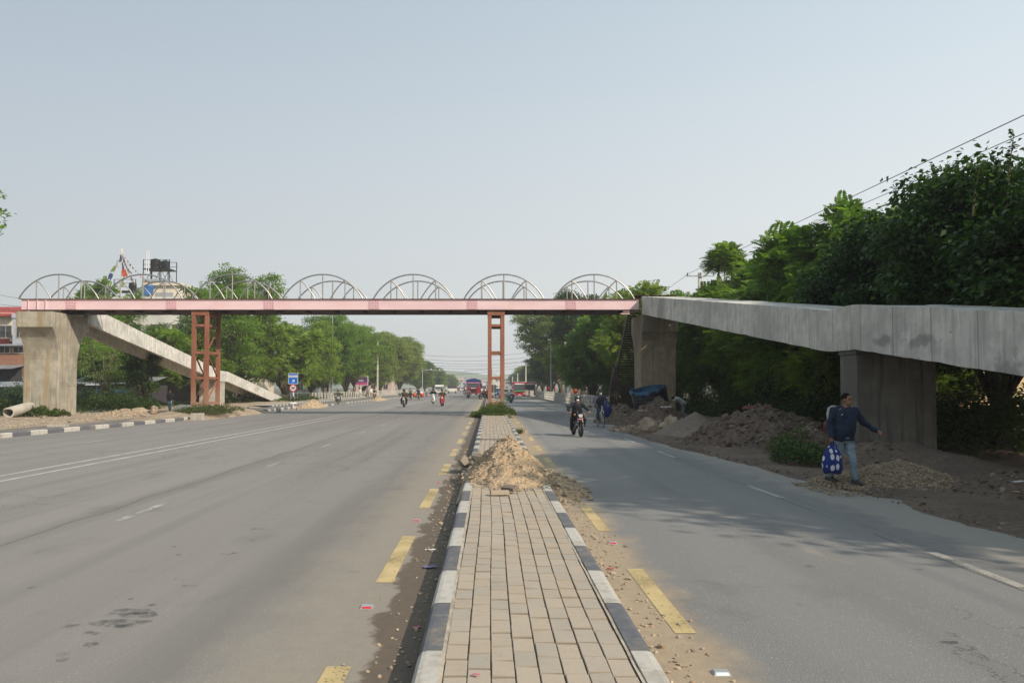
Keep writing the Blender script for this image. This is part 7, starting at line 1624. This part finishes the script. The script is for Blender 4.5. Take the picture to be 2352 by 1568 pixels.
# right side heaps
heap('gravel_heap', 'low spread heap of grey gravel beside the walking man', 'gravel heap', 7.75, 15.1, 1.55, 1.4, .42, .03, 'sand_grey', 4, 5200, 'pebbles_brown', (.013, .030), .08, 60, 60, power=.9)
heap('soil_heap', 'big dark heap of soil and broken stone in the middle under the right ramp', 'soil heap', 8.8, 25.6, 2.6, 3.0, 1.22, .0, 'earth_dark', 5, 1300, 'clods_dark', (.02, .09), .42, 110, 120, power=.8)
heap('sand_heap', 'smooth grey brown sand cone left of the dark soil heap', 'sand heap', 7.75, 30.0, 1.7, 2.7, .90, .0, 'sand_grey', 6, 60, 'pebbles_grey', (.015, .04), .10, 70, 80)
heap('soil_heap', 'dark soil heap with rubble in front of the cut black tank', 'soil heap', 7.95, 37.5, 1.5, 3.0, 1.28, .0, 'earth_dark', 7, 800, 'clods_dark', (.02, .08), .40, 90, 100, power=.8)
heap('soil_heap', 'dark lumpy soil heap just right of the cyclist', 'soil heap', 6.85, 41.5, 1.35, 2.8, 1.0, .0, 'earth_dark', 8, 700, 'clods_dark', (.02, .08), .42, 80, 100, power=.8)
heap('rubble_heap', 'spread of broken brown and grey rubble around the two boulders', 'rubble', 7.1, 33.6, 1.9, 2.9, .38, .0, 'sand_grey', 9, 1700, 'pebbles_brown', (.03, .08), .15, 60, 60)
heap('soil_heap', 'dark soil bank between the walking man and the thick pier', 'soil heap', 9.0, 18.3, 2.0, 2.6, .62, .0, 'earth_dark', 10, 250, 'clods_dark', (.02, .06), .2, 70, 80)
heap('soil_heap', 'dark churned soil bank at the right picture edge', 'soil heap', 9.6, 13.8, 2.4, 1.9, .40, .0, 'earth_dark', 11, 500, 'clods_dark', (.02, .06), .3, 80, 70)
heap('soil_heap', 'dark mound carrying the sacks left of the thick pier', 'soil heap', 8.7, 21.5, 1.3, 1.9, .85, .0, 'earth_dark', 12, 260, 'clods_dark', (.03, .10), .3, 60, 70)
# left side heaps
q = G(860 * 0 + 300, 960); heap('soil_heap', 'tan rubble heap right of the left pier foot', 'rubble', -22.8, 50.2, 2.3, 1.6, .42, .05, 'earth_pale', 13, 500, 'pebbles_tan', (.02, .08), .2, 60, 50)
heap('rubble_heap', 'dusty rubble along the path left of the left steel tower', 'rubble', -20.3, 53.5, 2.4, 1.6, .25, .03, 'earth_pale', 14, 500, 'pebbles_grey', (.02, .08), .15, 60, 50)
q = G(735, 936); heap('sand_heap', 'tan sand heap on the kerb just right of the speed limit sign', 'sand heap', q.x - .8, q.y + .5, 1.2, 4.5, .75, .0, 'sand_tan', 15, 400, 'pebbles_tan', (.02, .06), .2, 60, 60)
q = G(880, 920); heap('sand_heap', 'tan sand heap farther along the left kerb before the white fronted motorcycle', 'sand heap', q.x - .8, q.y + 2, 1.0, 6.5, .55, .0, 'sand_tan', 16, 200, 'pebbles_tan', (.03, .06), .2, 40, 50)
heap('gravel_heap', 'dark grey grit heap on the kerb right of the left steel tower', 'gravel heap', -17.3, 57.2, 1.2, 2.6, .38, .0, 'earth_dark', 17, 200, 'pebbles_grey', (.01, .03), .1, 40, 50)
def boulder(label, c, r, seed, mat='boulder', sq=(1, .9, .8)):
    mb = MB(); mb.rock((0, 0, 0), r, seed, 3, .42, sq); o = mb.build('boulder', mat, smooth=True, auto=28); o.location = c; return tag(o, label, 'boulder')
boulder('rounded brown boulder at the road edge, left of the two large ones', (6.25, 31.6, .25), .38, 3); q = G(1538, 996); boulder('larger angular brown boulder right beside the other one', (7.15, 31.4, .30), .44, 8, sq=(.9, .9, .95))
boulder('brown boulder on the left verge before the black shirted person', (-22.0, 50.4, .32), .38, 12, 'boulder', (1.2, .7, .6)); boulder('grey pointed rock next to the brown boulder on the left verge', (-21.1, 50.3, .34), .30, 13, 'boulder', (.8, .7, 1.0))
boulder('pale slab rock behind the left steel tower foot', (-19.6, 54.5, .25), .55, 14, 'wall_cream', (1.3, .8, .35)); boulder('pale flat stone by the path left of the steel tower', (-21.6, 56.5, .28), .65, 15, 'wall_cream', (1.4, .8, .35))
# stuff: pebbles along both sides of the median and along the verge
def scatter(label, pts, r, mat, seed, z=0.0, name='pebbles'):
    rr = random.Random(seed); sb = MB()
    for i, (x, y) in enumerate(pts): q_ = rr.uniform(*r) * (1 if rr.random() < .93 else 2.2); sb.rock((x, y, z + q_ * .3), q_, seed * 999 + i, 1, .5, (1, rr.uniform(.6, 1), rr.uniform(.4, .8)))
    o = sb.build(name, mat, fixn=False); return tag(o, label, 'gravel', kind='stuff')
rr = random.Random(91)
scatter('loose tan pebbles scattered along the right foot of the median kerb', [(1.08 + abs(rr.gauss(0, .22)), 3.3 + 15 * rr.random()) for i in range(620)], (.006, .02), 'pebbles_tan', 2)
scatter('loose stones in the wet silt along the left foot of the median kerb', [(-.5 - abs(rr.gauss(0, .17)), 4 + 20 * rr.random() ** .8) for i in range(520)], (.006, .019), 'pebbles_tan', 3)
scatter('small stones scattered over the dirt at the right road edge', [(redge(y) + .1 + abs(rr.gauss(0, .8)), y) for y in [8 + 36 * rr.random() for i in range(1300)]], (.008, .032), 'clods_dark', 4, .04)
scatter('stones scattered over the pale earth of the left verge', [(-21.2 - rr.random() * 5, 28 + 36 * rr.random()) for i in range(1400)], (.015, .06), 'pebbles_tan', 5, .06)
scatter('pale gravel grains around the shoes of the walking man', [(5.75 + abs(rr.gauss(0, .45)), 13.4 + 1.9 * rr.random()) for i in range(500)], (.008, .02), 'pebbles_brown', 6, .02)
# two loose pavers
for i, (u, v, rz, rx_, m_) in enumerate(((1148, 1137, 4, 0, 'paver'), (1172, 1131, -48, 14, 'paver_joint'))):
    q = G(u, v, MZ); mb = MB(); mb.bevbox(-.14, .14, -.07, .07, 0, .06, .008); o = mb.build('loose_paver', 'sand_grey' if i else 'paver'); o.location = (q.x + .0, q.y, MZ + (.012 if not i else .045)); o.rotation_euler = (R(rx_), R(0), R(rz))
    tag(o, ['loose tan paver lying flat in front of the median sand heap', 'darker loose paver leaning over the flat one'][i], 'paver')
# road studs
def stud(label, u, v, col='sign_red'):
    q = G(u, v); t = thing('road_stud', label, 'road stud', (q.x, q.y, 0), 0, 'reflective road studs along the median'); mb = MB(); mb.loft([[(-.055, -.05, 0), (.055, -.05, 0), (.055, .05, 0), (-.055, .05, 0)], [(-.045, -.028, .02), (.045, -.028, .02), (.045, .028, .02), (-.045, .028, .02)]]); mb.build('housing', 'galv', t)
    mb = MB(); mb._add([(-.043, -.0485, .004), (.043, -.0485, .004), (.037, -.034, .0175), (-.037, -.034, .0175)], [(0, 1, 2, 3)]); mb.build('reflector', col, t, fixn=False); return t
for i, (u, v, c) in enumerate(((843.8, 1394, 'sign_red'), (957.7, 1195.4, 'sign_red'), (1006, 1108, 'sign_red'), (1037, 1060, 'sign_red'), (1052, 1028, 'sign_red'), (1655.8, 1545.6, 'sign_white'), (1407, 1247, 'sign_red'), (1320.5, 1139.5, 'sign_red'), (1244.7, 1043, 'sign_red'), (1226, 1018, 'sign_red'), (1214, 1002, 'sign_red'))):
    stud(['red road stud nearest the camera on the left road', 'red road stud second nearest on the left road', 'red road stud third on the left road', 'red road stud fourth on the left road', 'red road stud fifth on the left road', 'white faced road stud near the bottom edge right of the median', 'red road stud beside the long near yellow dash on the right road', 'red road stud by the sand spill on the right road', 'red road stud beyond the sand spill on the right road', 'second red road stud beyond the sand spill', 'third red road stud beyond the sand spill'][i], u, v, c)
# litter
def wrapper(label, u, v, s, mat, seed, z=0.0, name='wrapper', cat='litter', rz=0, asp=.6):
    q = G(u, v, z); mb = MB(); vs = []; fs = []; n = 7; rr = random.Random(seed)
    for j in range(n):
        for i in range(n): vs.append(((i / (n - 1) - .5) * s, (j / (n - 1) - .5) * s * asp, .012 + .22 * s * abs(mnoise.noise(Vector((i * .6 + seed, j * .6, 0)))))) 
    for j in range(n - 1):
        for i in range(n - 1): a = j * n + i; fs.append((a, a + 1, a + n + 1, a + n))
    mb._add(vs, fs); o = mb.build(name, mat, smooth=True, fixn=False); o.location = (q.x, q.y, q.z); o.rotation_euler = (0, 0, R(rz)); return tag(o, label, cat)
wrapper('crumpled purple foil packet beside the left median kerb', 988, 1304, .13, 'foil_purple', 1, rz=20); wrapper('small pink wrapper lying on the median pavers near the bottom edge', 1093.5, 1553, .045, 'plastic_pink', 2, MZ, rz=-20)
wrapper('pink paper scrap in the silt by the left kerb', 957, 1443, .06, 'plastic_pink', 3, rz=30); wrapper('red packet at the foot of the right median kerb', 1402, 1308, .07, 'plate_red', 4, rz=-10, asp=.5)
wrapper('orange plastic bag on the dirt left of the walking man', 1803, 1061, .28, 'plastic_orange', 5, .04); wrapper('pink plastic bag on the dirt left of the walking man', 1822, 1065, .26, 'plastic_pink', 6, .04); wrapper('blue plastic scrap by the pink bag', 1846, 1066, .12, 'plastic_blue', 7, .04)
wrapper('white plastic scrap on the dirt further left of the bags', 1783, 1043, .2, 'plastic_white', 8, .06); wrapper('white paper scrap on the dark soil at the right edge', 2340, 1108, .2, 'plastic_white', 9, .35); wrapper('small yellow scrap under the white paper at the right edge', 2334, 1130, .08, 'line_yellow', 10, .3)
wrapper('white flat slip lying in the silt left of the median', 990, 1265, .13, 'plastic_white', 11, .0, rz=5, asp=.12)
wrapper('white cloth draped over the dark heap by the cut tank', 1530, 936, .42, 'sack', 12, 1.0, 'cloth'); wrapper('reddish cloth strip on top of the big dark heap', 1735, 940, .9, 'sack_red', 13, 1.12, 'cloth', asp=.22)
wrapper('white bag lump at the tank foot', 1476, 944, .35, 'sack', 14, .75, 'cloth')
# sacks by the pier
for i, (dx, dz, m_, s_) in enumerate(((0, .98, 'sack', 1.0), (-.16, .68, 'sack_red', .8), (.12, .72, 'sack', .8))):
    mb = MB(); mb.loft([ring(V3(0, 0, z), rx_, .14, V3(1, 0, 0), V3(0, 1, 0)) for z, rx_ in ((-.16, .16), (-.12, .27), (.0, .30), (.14, .27), (.20, .14))]); o = mb.build('sack', m_, smooth=True); o.location = (8.82 + dx * .8, 20.3, dz + .16); o.scale = (s_ * .82, 1, 1.15 if i == 0 else .8); o.rotation_euler = (0, R(6 - 9 * i), 0)
    tag(o, ['pale sack on top of the pile left of the thick pier', 'sack with a red patch at the bottom left of the pile', 'pale sack at the bottom right of the pile'][i], 'sack')
# cut black tank with blue sheet
t = thing('cut_water_tank', 'cut open black water tank tilted on the heap with torn blue lining', 'water tank', (8.70, 42.6, .62)); t.rotation_euler = (R(7), R(-12), 0)
mb = MB(); prof = []
for k_ in range(7): z = .10 + k_ * .17; prof += [(.93, z - .05), (.955, z), (.93, z + .05)]
vs = []; fs = []; n = 40; rgs = []
full = [(.85, 0), (.93, .04)] + prof
for r_, z in full: rgs.append([(r_ * math.cos(a), r_ * math.sin(a), z) for a in np.linspace(0, 2 * PI, n + 1)[:-1]])
for r_, z in reversed(full): rgs.append([((r_ - .04) * math.cos(a), (r_ - .04) * math.sin(a), z + (.03 if z < .05 else 0)) for a in np.linspace(0, 2 * PI, n + 1)[:-1]])
mb.loft(rgs); mb.build('shell', 'tank_plastic', t, smooth=True, auto=50)
mb = MB(); rgs = []
for r_, z in ((.90, .75), (.95, 1.20), (.985, 1.23), (.99, 1.05)):
    rgs.append([((r_ + (.02 * math.sin(a * 7))) * math.cos(a), (r_ + .02 * math.sin(a * 5)) * math.sin(a), z + (.07 * math.sin(a * 4) + .06 * math.sin(a * 11) if z < 1.2 and r_ > .96 else .03 * math.sin(a * 6)) ) for a in np.linspace(PI * .75, PI * 1.62, 26)])
vs = [q for r_ in rgs for q in r_]; fs = [(i * 26 + j, i * 26 + j + 1, (i + 1) * 26 + j + 1, (i + 1) * 26 + j) for i in range(3) for j in range(25)]; mb._add(vs, fs); mb.build('torn_lining', 'tank_blue', t, smooth=True, fixn=False)
mb = MB(); rgs = []
for r_, z in ((.88, .7), (.885, 1.16)): rgs.append([(r_ * math.cos(a), r_ * math.sin(a), z + .04 * math.sin(a * 9)) for a in np.linspace(0, 2 * PI, 41)])
vs = [q for r_ in rgs for q in r_]; fs = [(j, j + 1, 41 + j + 1, 41 + j) for j in range(40)]; mb._add(vs, fs); mb.build('lining', 'tank_blue', t, smooth=True, fixn=False)
# concrete pipe on the left
t = thing('concrete_pipe', 'short broken concrete drain pipe lying by the left pier', 'pipe', (-27.5, 46.6, .50)); t.rotation_euler = (R(7), 0, R(4)); t.scale = (.78, 1, .78)
mb = MB(); n = 28; rgs = []
for y, r_ in ((-1.2, .40), (-1.2, .32), (1.2, .32), (1.2, .40), (-1.2, .40)):
    rgs.append([(r_ * math.cos(a), y + (.10 * math.sin(a * 2 + 1) if y < 0 else .14 * math.sin(3 * a)), r_ * math.sin(a)) for a in np.linspace(0, 2 * PI, n + 1)[:-1]])
mb.loft(rgs, closed=False); mb.build('shell', 'concrete_plain', t, smooth=True, auto=40)
# concrete block by the left tower, broken kerb stones
q = G(450, 963, .05); mb = MB(); mb.bevbox(-.33, .33, -.2, .2, -.05, .36, .03); o = mb.build('concrete_block', 'concrete_plain'); o.location = (q.x, q.y + .2, .03); tag(o, 'rough concrete block on the kerb in front of the left steel tower', 'concrete block')
for i, (u, v) in enumerate(((121, 975), (146, 974.5))): q = G(u, v, .12); mb = MB(); mb.bevbox(-.22, .22, -.1, .1, 0, .12, .02); o = mb.build('kerb_stone', 'concrete_plain'); o.location = (q.x, q.y, .0); o.rotation_euler = (0, 0, R(8 * i)); tag(o, ['left', 'right'][i] + ' one of two loose kerb stones on the strip below the left pier', 'kerb stone')
q = G(683, 936, .17); mb = MB(); mb.rock((0, 0, .08), .16, 5, 2, .3); o = mb.build('stone', 'boulder', smooth=True); o.location = (q.x + .3, q.y - 1.0, .0); tag(o, 'small stone on the kerb near the speed limit sign pole', 'stone')
q = G(640, 941, .17); mb = MB(); mb.rock((0, 0, .08), .2, 6, 2, .3); o = mb.build('stone', 'concrete_plain', smooth=True); o.location = (q.x, q.y, .12); tag(o, 'round stone on the kerb left of the speed limit sign', 'stone')
mb = MB(); rr = random.Random(2)
mb.ell((0, 0, .35), (.35, .8, .14), None, 14, 8); o = mb.build('sack', 'plastic_white', smooth=True); q = G(768 * 0 + 712, 928, .3); o.location = (q.x - 3.0, q.y + 6, -.1); tag(o, 'white sheet lying behind the sand heap right of the speed limit sign', 'sheet')
# broken slab edge beside the middle tower
mb = MB(); mb.rock((0, 0, 0), .35, 44, 2, .4, (2.2, .5, .18)); o = mb.build('broken_slab', 'earth_dark', smooth=True, auto=30); q = G(1085, 957, 0); o.location = (q.x, q.y, .03); tag(o, 'dark broken slab on the road left of the middle tower weeds', 'slab')
# drain grate on the median
mb = MB(); mb.box(-.62, .62, -.05, .05, MZ - .01, MZ + .012); o = mb.build('drain_cover', 'black_steel'); q = G(1128, 1009, MZ); o.location = (.12, q.y, 0); tag(o, 'dark steel strip across the median behind the sand heap', 'drain cover')
# ---------------------------------------------------------------- haze
kz = bpy.data.materials.new('haze'); kz.use_nodes = True; zt = kz.node_tree; zt.nodes.clear(); vo = zt.nodes.new('ShaderNodeVolumePrincipled'); vo.inputs['Color'].default_value = (.86, .90, .95, 1); vo.inputs['Density'].default_value = HAZE; vo.inputs['Anisotropy'].default_value = 0.2
zo = zt.nodes.new('ShaderNodeOutputMaterial'); zt.links.new(vo.outputs[0], zo.inputs['Volume']); M['haze'] = kz
if HAZE > 0:
    mb = MB(); mb.box(-1300, 1300, -120, 1700, -6, 90); tag(mb.build('haze', 'haze'), kind='stuff')
